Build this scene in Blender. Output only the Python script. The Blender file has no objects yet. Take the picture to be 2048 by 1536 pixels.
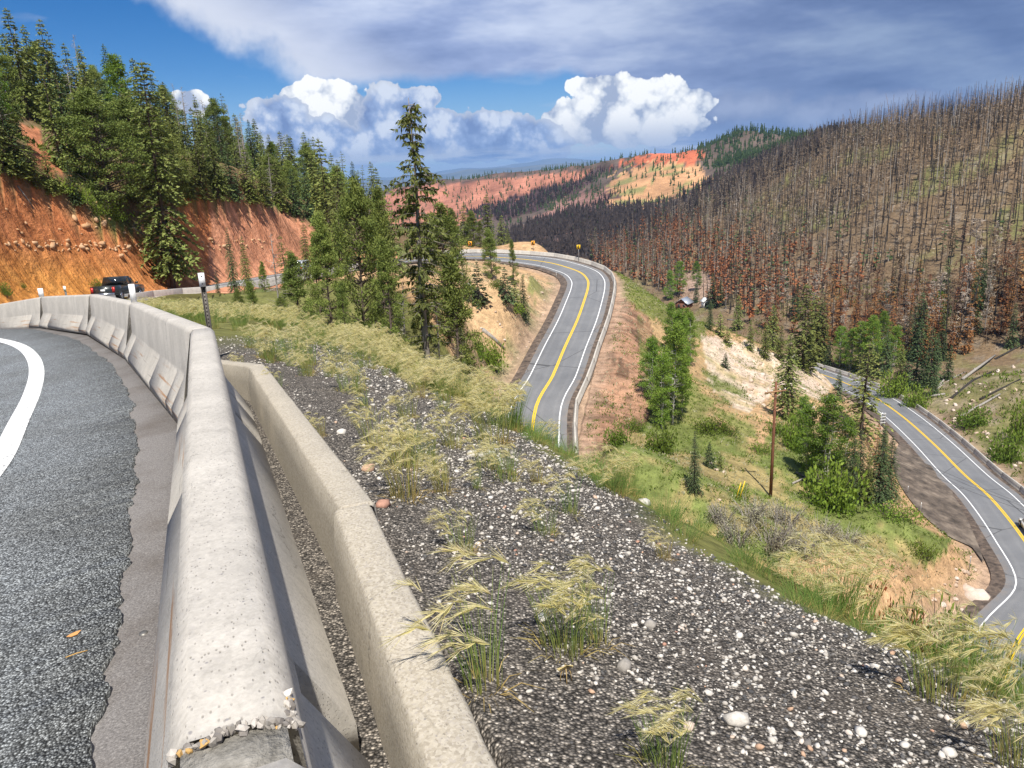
import bpy, math, random
import numpy as np
from mathutils import Vector, Matrix, noise as mnoise
random.seed(7); rng = np.random.default_rng(11)
scn = bpy.context.scene
COL = scn.collection

# ------------------------------------------------------------------ camera
F = 1540.0                                     # focal length in pixels of a 2048 px wide frame
PITCH = math.radians(15.4); ROLL = math.radians(2.6)
_f = np.array([0, math.cos(PITCH), -math.sin(PITCH)])
_r0 = np.array([1.0, 0, 0]); _u0 = np.array([0, math.sin(PITCH), math.cos(PITCH)])
_R = math.cos(ROLL)*_r0 - math.sin(ROLL)*_u0
_U = math.cos(ROLL)*_u0 + math.sin(ROLL)*_r0
cam_d = bpy.data.cameras.new('camera'); cam = bpy.data.objects.new('camera', cam_d); COL.objects.link(cam)
m = Matrix(((_R[0], _U[0], -_f[0], 0), (_R[1], _U[1], -_f[1], 0), (_R[2], _U[2], -_f[2], 0), (0, 0, 0, 1)))
cam.matrix_world = m
cam_d.sensor_fit = 'HORIZONTAL'; cam_d.sensor_width = 36.0; cam_d.lens = 36.0*F/2048.0
cam_d.clip_start = 0.05; cam_d.clip_end = 120000.0
scn.camera = cam

# ------------------------------------------------------------------ light
SUN_EL = math.radians(60); SUN_AZ = math.radians(175)   # azimuth from +Y (view direction), negative = left
sdir = np.array([math.sin(SUN_AZ)*math.cos(SUN_EL), math.cos(SUN_AZ)*math.cos(SUN_EL), math.sin(SUN_EL)])
sun_d = bpy.data.lights.new('sun', 'SUN'); sun_d.energy = 5.0; sun_d.angle = math.radians(0.55); sun_d.color = (1.0, 0.95, 0.87)
sun = bpy.data.objects.new('sun', sun_d); COL.objects.link(sun)
sun.rotation_euler = Vector(-sdir).to_track_quat('-Z', 'Y').to_euler()
scn.view_settings.view_transform = 'Standard'; scn.view_settings.look = 'None'
scn.view_settings.exposure = 0.52; scn.view_settings.gamma = 1.0
scn.view_settings.use_curve_mapping = False

# ------------------------------------------------------------------ node helper
class NT:
    def __init__(s, tree):
        s.t = tree; s.n = tree.nodes; s.l = tree.links
        for n in list(s.n): s.n.remove(n)
    def node(s, typ, **kw):
        n = s.n.new(typ)
        for k, v in kw.items(): setattr(n, k, v)
        return n
    def put(s, sock, v):
        if v is None: return
        if hasattr(v, 'is_output'): s.l.new(v, sock)
        else:
            try: sock.default_value = v
            except Exception:
                sock.default_value = (v, v, v) if len(sock.default_value) == 3 else (v, v, v, 1)
    def noise(s, vec, scale, detail=4, rough=0.6, dist=0.0, out='Fac'):
        n = s.node('ShaderNodeTexNoise'); s.put(n.inputs['Vector'], vec); s.put(n.inputs['Scale'], scale)
        n.inputs['Detail'].default_value = detail; n.inputs['Roughness'].default_value = rough; n.inputs['Distortion'].default_value = dist
        return n.outputs[out]
    def voro(s, vec, scale, out='Distance', feature='F1', rnd=1.0):
        n = s.node('ShaderNodeTexVoronoi', feature=feature); s.put(n.inputs['Vector'], vec); s.put(n.inputs['Scale'], scale)
        n.inputs['Randomness'].default_value = rnd
        return n.outputs[out]
    def ramp(s, fac, stops, interp='LINEAR'):
        n = s.node('ShaderNodeValToRGB'); s.put(n.inputs[0], fac); cr = n.color_ramp; cr.interpolation = interp
        while len(cr.elements) < len(stops): cr.elements.new(0.5)
        for e, (p, c) in zip(cr.elements, stops):
            e.position = p
            e.color = (c, c, c, 1) if not hasattr(c, '__len__') else (*c[:3], 1)
        return n.outputs[0]
    def mix(s, fac, a, b, blend='MIX'):
        n = s.node('ShaderNodeMix', data_type='RGBA', blend_type=blend)
        s.put(n.inputs[0], fac)
        for i, v in ((6, a), (7, b)):
            if hasattr(v, '__len__') and not hasattr(v, 'is_output'): v = (*v[:3], 1)
            s.put(n.inputs[i], v)
        return n.outputs[2]
    def math(s, op, a, b=None, c=None, clamp=False):
        n = s.node('ShaderNodeMath', operation=op, use_clamp=clamp)
        s.put(n.inputs[0], a); s.put(n.inputs[1], b); s.put(n.inputs[2], c)
        return n.outputs[0]
    def vmath(s, op, a, b=None):
        n = s.node('ShaderNodeVectorMath', operation=op); s.put(n.inputs[0], a); s.put(n.inputs[1], b)
        return n.outputs[0]
    def maprange(s, v, a, b, c=0.0, d=1.0, smooth=False):
        n = s.node('ShaderNodeMapRange', interpolation_type='SMOOTHSTEP' if smooth else 'LINEAR')
        s.put(n.inputs[0], v)
        for i, x in ((1, a), (2, b), (3, c), (4, d)): s.put(n.inputs[i], x)
        return n.outputs[0]
    def mapping(s, vec, scale=(1, 1, 1), loc=(0, 0, 0), rot=(0, 0, 0)):
        n = s.node('ShaderNodeMapping'); s.put(n.inputs[0], vec)
        n.inputs['Location'].default_value = loc; n.inputs['Rotation'].default_value = rot; n.inputs['Scale'].default_value = scale
        return n.outputs[0]
    def obj(s): return s.node('ShaderNodeTexCoord').outputs['Object']
    def pos(s): return s.node('ShaderNodeNewGeometry').outputs['Position']
    def attr(s, name, out='Color'): 
        n = s.node('ShaderNodeAttribute'); n.attribute_name = name; return n.outputs[out]
    def rand(s): return s.node('ShaderNodeObjectInfo').outputs['Random']
    def sep(s, v):
        n = s.node('ShaderNodeSeparateXYZ'); s.put(n.inputs[0], v); return n.outputs
    def comb(s, x, y, z):
        n = s.node('ShaderNodeCombineXYZ'); s.put(n.inputs[0], x); s.put(n.inputs[1], y); s.put(n.inputs[2], z); return n.outputs[0]
    def hsv(s, col, h=0.5, sat=1.0, val=1.0):
        n = s.node('ShaderNodeHueSaturation'); s.put(n.inputs['Hue'], h); s.put(n.inputs['Saturation'], sat); s.put(n.inputs['Value'], val)
        s.put(n.inputs['Color'], col); return n.outputs[0]
    def bump(s, h, strength=0.5, dist=0.02):
        n = s.node('ShaderNodeBump'); s.put(n.inputs['Height'], h); n.inputs['Strength'].default_value = strength; n.inputs['Distance'].default_value = dist
        return n.outputs[0]
    def bsdf(s, col, rough=0.8, normal=None, metal=0.0, spec=0.3, trans=None):
        n = s.node('ShaderNodeBsdfPrincipled')
        if hasattr(col, '__len__') and not hasattr(col, 'is_output'): col = (*col[:3], 1)
        s.put(n.inputs['Base Color'], col); s.put(n.inputs['Roughness'], rough); s.put(n.inputs['Metallic'], metal)
        s.put(n.inputs['Specular IOR Level'], spec)
        if normal is not None: s.put(n.inputs['Normal'], normal)
        sh = n.outputs[0]
        if trans:
            t = s.node('ShaderNodeBsdfTranslucent'); s.put(t.inputs[0], col)
            mx = s.node('ShaderNodeMixShader'); mx.inputs[0].default_value = trans
            s.l.new(sh, mx.inputs[1]); s.l.new(t.outputs[0], mx.inputs[2]); sh = mx.outputs[0]
        o = s.node('ShaderNodeOutputMaterial'); s.l.new(sh, o.inputs[0]); return n
def new_mat(name):
    mt = bpy.data.materials.new(name); mt.use_nodes = True
    return mt, NT(mt.node_tree)

# ------------------------------------------------------------------ pixel helpers (a pixel is only a direction; the distance comes from the ground)
def ray(u, v): return _f + (u-1024)/F*_R - (v-768)/F*_U
def at_z(u, v, z): d = ray(u, v); return d*(z/d[2])
def at_y(u, v, Y): d = ray(u, v); return d*(Y/d[1])
def proj(P):
    P = np.asarray(P, float); z = np.maximum(P@_f, 1e-3)
    return 1024+F*(P@_R)/z, 768-F*(P@_U)/z
def smooth(a, b, x):
    t = np.clip((x-a)/(b-a), 0, 1); return t*t*(3-2*t)

# ------------------------------------------------------------------ mesh helpers
def mesh_np(name, V, tris=None, quads=None, mats=(), midx=None, smooth_sh=False):
    V = np.asarray(V, np.float32).reshape(-1, 3)
    T = np.zeros((0, 3), np.int32) if tris is None or len(tris) == 0 else np.asarray(tris, np.int32).reshape(-1, 3)
    Q = np.zeros((0, 4), np.int32) if quads is None or len(quads) == 0 else np.asarray(quads, np.int32).reshape(-1, 4)
    me = bpy.data.meshes.new(name)
    me.vertices.add(len(V)); me.vertices.foreach_set('co', V.ravel())
    me.loops.add(3*len(T)+4*len(Q)); me.loops.foreach_set('vertex_index', np.concatenate([T.ravel(), Q.ravel()]))
    me.polygons.add(len(T)+len(Q))
    st = np.concatenate([np.arange(len(T))*3, 3*len(T)+np.arange(len(Q))*4]).astype(np.int32)
    me.polygons.foreach_set('loop_start', st)
    for mt in mats: me.materials.append(mt)
    if midx is not None: me.polygons.foreach_set('material_index', np.asarray(midx, np.int32))
    if smooth_sh: me.polygons.foreach_set('use_smooth', np.ones(len(T)+len(Q), bool))
    me.update(calc_edges=True); me.validate()
    return me
class MB:
    """collects triangles and quads for one mesh"""
    def __init__(s): s.v = []; s.t = []; s.q = []; s.n = 0
    def add(s, V, tris=None, quads=None):
        V = np.asarray(V, float).reshape(-1, 3); s.v.append(V)
        if tris is not None and len(tris): s.t.append(np.asarray(tris, int).reshape(-1, 3)+s.n)
        if quads is not None and len(quads): s.q.append(np.asarray(quads, int).reshape(-1, 4)+s.n)
        s.n += len(V); return s
    def box(s, c, d, rotz=0.0, M=None):
        sx, sy, sz = [k/2 for k in d]
        V = np.array([[x, y, z] for x in (-sx, sx) for y in (-sy, sy) for z in (-sz, sz)])
        if rotz: 
            cs, sn = math.cos(rotz), math.sin(rotz); V = V@np.array([[cs, sn, 0], [-sn, cs, 0], [0, 0, 1]])
        if M is not None: V = V@np.asarray(M).T
        return s.add(V+np.array(c), quads=[(0, 1, 3, 2), (4, 6, 7, 5), (0, 4, 5, 1), (2, 3, 7, 6), (0, 2, 6, 4), (1, 5, 7, 3)])
    def tube(s, pts, rad, n=6, cap=True):
        pts = np.asarray(pts, float); k = len(pts); rad = np.broadcast_to(np.asarray(rad, float), (k,))
        tg = np.gradient(pts, axis=0); tg /= np.linalg.norm(tg, axis=1, keepdims=True)+1e-9
        ref = np.array([1.0, 0, 0]) if abs(tg[0, 0]) < 0.8 else np.array([0, 1.0, 0])
        a = np.cross(tg, ref); a /= np.linalg.norm(a, axis=1, keepdims=True)+1e-9; b = np.cross(tg, a)
        th = np.arange(n)*2*math.pi/n
        V = (pts[:, None]+rad[:, None, None]*(np.cos(th)[None, :, None]*a[:, None]+np.sin(th)[None, :, None]*b[:, None])).reshape(-1, 3)
        i = np.arange(k-1)[:, None]*n; j = np.arange(n)[None]; j2 = (j+1) % n
        Q = np.stack([i+j, i+n+j, i+n+j2, i+j2], -1).reshape(-1, 4)
        base = s.n; s.add(V, quads=Q)
        if cap and n >= 3:
            c0 = len(V); T = []
            s.v.append(np.array([pts[0], pts[-1]])); 
            for q in range(n): T.append((base+c0, base+q, base+(q+1) % n)); T.append((base+c0+1, base+(k-1)*n+(q+1) % n, base+(k-1)*n+q))
            s.t.append(np.array(T)); s.n += 2
        return s
    def mesh(s, name, mats=(), sm=False):
        V = np.concatenate(s.v) if s.v else np.zeros((0, 3))
        return mesh_np(name, V, np.concatenate(s.t) if s.t else None, np.concatenate(s.q) if s.q else None, mats, smooth_sh=sm)
def link(name, me, parent=None, loc=None, rot=None):
    o = bpy.data.objects.new(name, me); COL.objects.link(o)
    if parent is not None: o.parent = parent
    if loc is not None: o.location = [float(x) for x in loc]
    if rot is not None: o.rotation_euler = rot
    return o
def tag(o, label=None, cat=None, group=None, kind=None):
    if label: o['label'] = label
    if cat: o['category'] = cat
    if group: o['group'] = group
    if kind: o['kind'] = kind
    return o
ORD = 'first second third fourth fifth sixth seventh eighth ninth tenth eleventh twelfth thirteenth fourteenth fifteenth sixteenth seventeenth eighteenth nineteenth twentieth'.split()
ORD += ['twenty-'+o for o in ORD[:9]]+['thirtieth']+['thirty-'+o for o in ORD[:9]]
def ranks(lst, key):
    o = sorted(range(len(lst)), key=lambda i: key(lst[i])); r = [0]*len(lst)
    for q, i in enumerate(o): r[i] = q
    return r
def thing(name, label, cat, loc=(0, 0, 0), rz=0.0, group=None):
    o = link(name, None, None, loc, (0, 0, rz)); o.empty_display_size = 0.2
    return tag(o, label, cat, group)
# ------------------------------------------------------------------ sky: physical sky with a storm anvil and cumulus, placed by compass direction and height
w = bpy.data.worlds.new('World'); scn.world = w; w.use_nodes = True; N = NT(w.node_tree)
sky = N.node('ShaderNodeTexSky', sky_type='NISHITA'); sky.sun_disc = False; sky.sun_elevation = SUN_EL; sky.sun_rotation = SUN_AZ; sky.altitude = 2700; sky.air_density = 1.0; sky.dust_density = 0.4; sky.ozone_density = 3.0
D = N.node('ShaderNodeTexCoord').outputs['Generated']; dx, dy, dz = N.sep(D)
DEG = 57.29578
AZ = N.math('MULTIPLY', N.math('ARCTAN2', dx, dy), DEG); EL = N.math('MULTIPLY', N.math('ARCSINE', dz), DEG)
def aze(u, v):
    d = _f + (u-1024)/F*_R - (v-768)/F*_U; d = d/np.linalg.norm(d); return math.degrees(math.atan2(d[0], d[1])), math.degrees(math.asin(d[2]))
def bill(scale, octs=3):
    """cauliflower texture: inverted cell distances summed over octaves"""
    tot = None; a = 1.0; pass
    for k in range(octs):
        vd = N.math('SUBTRACT', 1.0, N.voro(D, scale*2.1**k, 'Distance', 'F1')); vd = N.math('MULTIPLY', vd, a)
        tot = vd if tot is None else N.math('ADD', tot, vd); a *= 0.5
    return N.math('SUBTRACT', tot, 0.95)                          # about -0.4 .. 0.6
b1 = bill(26.0, 4); fb = N.math('SUBTRACT', N.noise(D, 30, 6, 0.68), 0.5); fb2 = N.math('SUBTRACT', N.noise(D, 9, 4, 0.6), 0.5)
def blobs(lst, amp_b=0.55, amp_f=0.6, lo=0.0, hi=0.06):
    fld = None
    for (u_, v_, ru, rv) in lst:
        a0, e0_ = aze(u_, v_); ka = ru*0.0372; ke = rv*0.0372
        qx = N.math('MULTIPLY', N.math('SUBTRACT', AZ, a0), 1/ka); qy = N.math('MULTIPLY', N.math('SUBTRACT', EL, e0_), 1/ke)
        dd = N.math('SQRT', N.math('ADD', N.math('MULTIPLY', qx, qx), N.math('MULTIPLY', qy, qy)))
        g = N.math('SUBTRACT', 1.0, dd); fld = g if fld is None else N.math('SMOOTH_MAX', fld, g, 0.12)
    fld = N.math('ADD', fld, N.math('ADD', N.math('MULTIPLY', b1, amp_b), N.math('MULTIPLY', fb, amp_f)))
    return N.maprange(fld, lo, hi, 0, 1, True), fld
col = N.hsv(sky.outputs[0], 0.507, 1.42, 0.86)
# pale haze towards the horizon
hz = N.maprange(EL, 0.0, 7.0, 1.0, 0.0, True); col = N.mix(N.math('MULTIPLY', hz, 0.55), col, (3.2, 4.6, 6.6))
# thin high wisps in the blue part
ws = N.noise(N.mapping(D, scale=(1.0, 2.2, 5.0), rot=(0, 0.4, 0.3)), 5.0, 4, 0.65); col = N.mix(N.maprange(ws, 0.60, 0.80, 0.0, 0.35), col, (5.5, 6.0, 7.0))
# anvil sheet: right of a slanting edge, its base a level line; it goes on overhead and to the right
(aA, eA), (aB, eB) = aze(300, 0), aze(575, 165); tx, ty = aB-aA, eB-eA; tl = math.hypot(tx, ty); nx_, ny_ = -ty/tl, tx/tl
if nx_ < 0: nx_, ny_ = -nx_, -ny_
f1 = N.math('ADD', N.math('MULTIPLY', N.math('SUBTRACT', AZ, aA), nx_), N.math('MULTIPLY', N.math('SUBTRACT', EL, eA), ny_))
_, eb0 = aze(700, 168); base_el = N.maprange(AZ, aze(1120, 200)[0], aze(1500, 200)[0], eb0, -4.0, True)
f2 = N.math('MULTIPLY', N.math('SUBTRACT', EL, base_el), 2.2)
fld = N.math('MINIMUM', f1, f2); fld = N.math('ADD', fld, N.math('ADD', N.math('MULTIPLY', fb2, 5.0), N.math('MULTIPLY', fb, 1.6)))
am = N.maprange(fld, -0.6, 1.7, 0, 1, True)
st = N.noise(N.mapping(D, scale=(1.0, 1.0, 3.4), rot=(0.0, 0.35, 0.2)), 4.2, 5, 0.6)
ac = N.ramp(st, [(0.32, (1.6, 2.3, 4.4)), (0.50, (3.1, 3.9, 6.2)), (0.68, (5.8, 6.5, 8.2))])
ac = N.mix(N.maprange(AZ, aze(900, 60)[0], aze(1900, 60)[0], 0, 1, True), ac, N.mix(1.0, ac, (0.42, 0.50, 0.60), 'MULTIPLY'))
ac = N.mix(N.maprange(EL, aze(1024, 240)[1], aze(1024, 20)[1], 0, 0.35), ac, (2.9, 3.4, 5.0)) if False else ac
ac = N.mix(N.maprange(f1, 0.0, 7.0, 0.8, 0.0, True), ac, (7.6, 7.9, 8.6))
col = N.mix(am, col, ac)
# pale lumps hanging on the dark right part
mk, fl = blobs([(1480, 215, 130, 40), (1640, 225, 150, 34), (1780, 200, 120, 26)], 0.5, 0.7, 0.0, 0.5)
col = N.mix(N.math('MULTIPLY', mk, 0.7), col, N.ramp(fl, [(0.1, (1.5, 2.0, 3.6)), (0.8, (3.4, 3.9, 5.4))]))
# sunlit cumulus behind
mk, fl = blobs([(655, 208, 90, 42), (705, 238, 62, 40), (600, 190, 40, 20), (378, 205, 38, 24), (405, 218, 26, 14), (1160, 240, 86, 42), (1225, 196, 76, 48), (1315, 212, 92, 52), (1385, 205, 46, 30), (1260, 258, 170, 34), (1180, 175, 42, 20)], 0.5, 0.6, 0.0, 0.06)
sh = N.math('ADD', N.math('MULTIPLY', b1, 1.1), N.math('MULTIPLY', fb, 1.0))
wc = N.ramp(N.math('ADD', sh, 0.45), [(0.10, (3.6, 4.2, 5.6)), (0.30, (6.8, 7.2, 7.8)), (0.55, (10.0, 10.0, 9.8))])
_, e_lo = aze(1250, 275); wc = N.mix(N.maprange(EL, e_lo-0.6, e_lo+2.0, 0.55, 0.0, True), wc, (3.0, 3.6, 5.0))
col = N.mix(mk, col, wc)
# blue-grey cumulus in front of it
mk, fl = blobs([(560, 240, 58, 46), (640, 282, 110, 44), (775, 232, 84, 52), (850, 262, 96, 50), (830, 200, 56, 22), (950, 268, 100, 46), (1040, 274, 80, 42), (740, 296, 190, 32), (1000, 300, 170, 26)], 0.55, 0.65, 0.0, 0.07)
gc = N.ramp(N.math('ADD', sh, 0.45), [(0.08, (1.6, 2.4, 4.6)), (0.4, (3.0, 4.0, 6.3)), (0.72, (6.6, 7.2, 8.3))])
rim = N.maprange(fl, 0.02, 0.34, 0.75, 0.0, True); gc = N.mix(rim, gc, (5.6, 6.0, 6.8))
_, e_lo = aze(900, 335); gc = N.mix(N.maprange(EL, e_lo-0.3, e_lo+1.9, 0.75, 0.0, True), gc, (0.75, 1.5, 3.6))
col = N.mix(mk, col, gc)
# low streaks over the horizon
sk = N.noise(N.mapping(D, scale=(1, 1, 9)), 12, 4, 0.6); _, eh = aze(1000, 322)
bnd = N.math('MULTIPLY', N.maprange(EL, eh-1.0, eh+0.1, 0, 1, True), N.maprange(EL, eh+0.3, eh+1.3, 1, 0, True))
col = N.mix(N.math('MULTIPLY', N.maprange(sk, 0.42, 0.6), N.math('MULTIPLY', bnd, 0.85)), col, (5.8, 6.2, 6.9))
bg = N.node('ShaderNodeBackground'); bg.inputs[1].default_value = 0.08; N.l.new(col, bg.inputs[0])
o = N.node('ShaderNodeOutputWorld'); N.l.new(bg.outputs[0], o.inputs[0])
w.cycles.sampling_method = 'MANUAL'; w.cycles.sample_map_resolution = 256
scn.cycles.max_bounces = 5; scn.cycles.diffuse_bounces = 2; scn.cycles.transparent_max_bounces = 8
# ------------------------------------------------------------------ layout of the place (metres, camera at the origin)
# tops of the joints of the near concrete barrier: six-metre segments measured one after another from the chipped end
JT = np.array([[-0.43, 0.95, -0.80], [-2.67, 6.61, -1.20], [-5.74, 11.86, -1.70], [-9.08, 16.94, -2.20], [-12.96, 21.61, -2.80], [-17.35, 25.77, -3.57]])
e0 = (JT[1]-JT[0])/np.linalg.norm(JT[1]-JT[0])
JBACK = JT[0]-e0*6.1+np.array([0.25, 0, 0.02])
JEXT = np.array([[-22.2, 29.3, -4.3], [-27.5, 32.0, -5.0]])
BLINE = np.vstack([JBACK-e0*30, JBACK, JT, JEXT])                 # barrier centre line, top heights
BH = 0.81
def inpoly(u, v, poly):
    r = np.zeros(u.shape, bool); n = len(poly); j = n-1
    for i in range(n):
        xi, yi = poly[i]; xj, yj = poly[j]
        c = ((yi > v) != (yj > v)) & (u < (xj-xi)*(v-yi)/((yj-yi) if yj != yi else 1e-9)+xi)
        r ^= c; j = i
    return r
def poly_dist(px, py, L):
    """distance to polyline L, signed lateral (right positive), arc length, interpolated z"""
    best = np.full(px.shape, 1e9); lat = np.zeros_like(px); al = np.zeros_like(px); zz = np.zeros_like(px); acc = 0.0
    for a, b in zip(L[:-1], L[1:]):
        dx, dy = b[0]-a[0], b[1]-a[1]; l2 = dx*dx+dy*dy; l = math.sqrt(l2)
        t = np.clip(((px-a[0])*dx+(py-a[1])*dy)/l2, 0, 1)
        qx = px-(a[0]+t*dx); qy = py-(a[1]+t*dy); d = np.hypot(qx, qy)
        k = d < best
        best = np.where(k, d, best); sgn = np.where(qx*dy-qy*dx >= 0, 1.0, -1.0)
        lat = np.where(k, d*sgn, lat); al = np.where(k, acc+t*l, al); zz = np.where(k, a[2]+t*(b[2]-a[2]), zz)
        acc += l
    return best, lat, al, zz
S0 = np.linalg.norm(BLINE[1, :2]-BLINE[0, :2])+np.linalg.norm(BLINE[2, :2]-BLINE[1, :2])   # arc length at the chipped end
def road_plane(x, y): return -1.525+0.1214*np.clip(x, -22, 9)-0.0241*np.clip(y, -25, 60)
def catmull(P, n=8):
    P = np.asarray(P, float); Q = np.vstack([2*P[0]-P[1], P, 2*P[-1]-P[-2]]); out = []
    for i in range(1, len(Q)-2):
        p0, p1, p2, p3 = Q[i-1:i+3]
        for t in np.arange(n)/n:
            out.append(0.5*((2*p1)+(-p0+p2)*t+(2*p0-5*p1+4*p2-p3)*t*t+(-p0+3*p1-3*p2+p3)*t**3))
    out.append(P[-1]); return np.array(out)
# the lower switchback: straight away past the pickup, right-hand hairpin, back towards the camera and down
R1 = [(-80, 660, -6.4), (90, 622, -7.6), (235, 597, -8.9), (400, 583, -10.0), (530, 561, -10.9), (672, 538, -12.2), (800, 522, -14.4), (890, 515, -16.2),
      (955, 513, -17.4), (1037, 518, -18.4), (1095, 525, -19.0), (1134, 535, -19.6), (1162, 546, -20.1), (1175, 560, -20.5), (1176, 575, -20.9), (1169, 600, -21.6), (1154, 642, -23.0),
      (1130, 694, -24.6), (1106, 751, -26.2), (1068, 833, -28.2)]
R1 = [at_z(*p) for p in R1]
R2v = [(2040, 1275, -42.0), (2105, 1180, -42.6), (2046, 1077, -43.3), (1982, 997, -44.2), (1928, 949, -45.0), (1864, 885, -46.2), (1802, 831, -47.6), (1743, 791, -49.0), (1685, 764, -50.4), (1640, 748, -51.6)]
R2v = [at_z(*p) for p in R2v]
mid = [np.array([1.5, 62, -31.0]), np.array([6.5, 50, -34.5]), np.array([18.0, 43.5, -37.8]), np.array([31, 46, -40.2])]
tail = [np.array([74.5, 198, -52.8]), np.array([69, 218, -54.2]), np.array([60, 245, -56.0])]
ROAD = catmull(np.array(R1+mid+R2v+tail), 6)
RW = 3.05                                     # half width between the edge lines
def road_frames(L):
    t = np.gradient(L[:, :2], axis=0); t /= np.linalg.norm(t, axis=1, keepdims=True)
    nrm = np.stack([t[:, 1], -t[:, 0]], 1)                       # to the right of travel
    ang = np.unwrap(np.arctan2(t[:, 1], t[:, 0])); ds = np.linalg.norm(np.gradient(L[:, :2], axis=0), axis=1)
    k = -np.gradient(ang)/np.maximum(ds, 1e-3)                   # positive = turning right
    k = np.convolve(np.pad(k, 6, mode='edge'), np.ones(13)/13, 'valid')
    bank = np.clip(k*1.8, -0.10, 0.10)                           # falls towards the inside of the bend
    s = np.concatenate([[0], np.cumsum(np.linalg.norm(np.diff(L[:, :2], axis=0), axis=1))])
    return nrm, bank, s
RN, RB, RS = road_frames(ROAD)
def road_pt(i, off, dz=0.0):
    return np.array([ROAD[i, 0]+RN[i, 0]*off, ROAD[i, 1]+RN[i, 1]*off, ROAD[i, 2]-RB[i]*off+dz])

# paved turnout inside the lower hairpin
tp = [at_z(*p) for p in [(1800, 880, -45.9), (1850, 905, -45.6), (1905, 985, -44.3), (1945, 1060, -43.4), (1968, 1120, -42.9), (1945, 1090, -43.0), (1895, 1068, -43.3), (1838, 1022, -43.9), (1798, 965, -44.7), (1786, 915, -45.3)]]
tp = catmull(np.array(tp+[tp[0]]), 5)
TURN = np.vstack([tp[:-1], [tp[:-1].mean(0)]])

# control points of the far terrain: image direction + distance along the view
CP = []
def cp(*a):
    for u, v, Y in a: CP.append(at_y(u, v, Y))
def cz(*a):
    for p in a: CP.append(np.array(p, float))
# below the near shoulder (out of sight)
cz((-12, 18, -8), (-18, 22, -9), (-10, 12, -7.5), (-17, 14, -9), (-6, 8, -7), (-5, 15, -7), (-22, 27, -9), (-15, 25, -7.5), (0, 4, -9), (5, 5, -10), (-4, 14, -6.0), (8, 13, -15), (16, 24, -23), (24, 14, -22), (14, 2, -14), (35, 5, -25), (35, 26, -31), (10, -20, -12), (-12, 34, -7.0),
   (-20, 38, -7.2), (-34, 28, -6.5), (-60, 30, -7), (-60, -20, -5), (-30, -40, -2), (60, 20, -42), (90, 40, -46), (60, -30, -40), (20, -60, -20), (-8, 2, -6), (-25, 8, -9))
# between the near shoulder and the road below, left of the second road
cp((345, 584, 37), (290, 598, 35), (440, 614, 33), (520, 600, 46), (480, 645, 27), (600, 672, 24), (700, 690, 25), (855, 742, 26), (760, 712, 26), (930, 770, 32), (520, 585, 60), (620, 570, 75), (720, 560, 90),
   (820, 548, 105), (900, 548, 120), (950, 560, 118), (950, 610, 92), (1000, 640, 88), (1000, 705, 72), (960, 800, 50), (1060, 600, 112), (1050, 660, 97), (1020, 760, 75), (1085, 560, 134), (1000, 545, 142), (1010, 780, 66))
# slope right of the second road, down to the lower one
cp((1240, 600, 128), (1235, 660, 112), (1222, 740, 98), (1205, 830, 86), (1270, 565, 150), (1300, 588, 150), (1400, 645, 152), (1480, 688, 155), (1560, 712, 157), (1620, 735, 160), (1300, 700, 112), (1280, 820, 90),
   (1330, 862, 86), (1400, 800, 100), (1400, 720, 122), (1500, 790, 118), (1500, 730, 136), (1560, 760, 132), (1450, 900, 84), (1545, 995, 74), (1600, 860, 98), (1640, 900, 92), (1690, 1000, 77), (1640, 800, 118), (1700, 830, 118),
   (1650, 1080, 66), (1800, 1120, 67), (1500, 1060, 59), (1400, 990, 63), (1300, 930, 66), (1880, 1180, 61), (1900, 1090, 70), (1750, 1040, 72), (1560, 1120, 57))
# valley floor, creek and toe of the burnt hill
cp((1780, 742, 172), (1860, 775, 152), (1930, 835, 130), (2010, 905, 112), (2100, 990, 98), (2060, 850, 122), (2060, 760, 140), (1960, 740, 162), (1900, 700, 182), (1800, 690, 200), (1700, 690, 210), (1600, 672, 235), (1500, 650, 262), (1420, 630, 292),
   (1365, 612, 322), (1300, 590, 355), (1240, 560, 400), (1180, 530, 450))
cz((40, 165, -52), (38, 200, -57), (30, 240, -59), (45, 280, -59.5), (22, 190, -45))
# burnt hillside up to its skyline
cp((2200, 700, 160), (2100, 600, 185), (2060, 520, 215), (2060, 420, 248), (2060, 330, 285), (2060, 245, 330), (1950, 600, 205), (1950, 480, 248), (1950, 360, 300), (1950, 265, 350), (1800, 600, 235), (1800, 500, 275), (1800, 400, 320),
   (1800, 320, 375), (1790, 285, 400), (1650, 580, 280), (1650, 480, 335), (1650, 380, 400), (1650, 300, 470), (1500, 560, 330), (1500, 480, 400), (1500, 400, 480), (1560, 345, 520), (1380, 540, 400), (1380, 470, 480), (1400, 430, 540), (1270, 520, 480), (1250, 490, 540), (1150, 505, 560),
   (2300, 400, 260), (2300, 230, 330))
cz((330, 380, 20), (420, 420, 30), (300, 480, 14))
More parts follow.
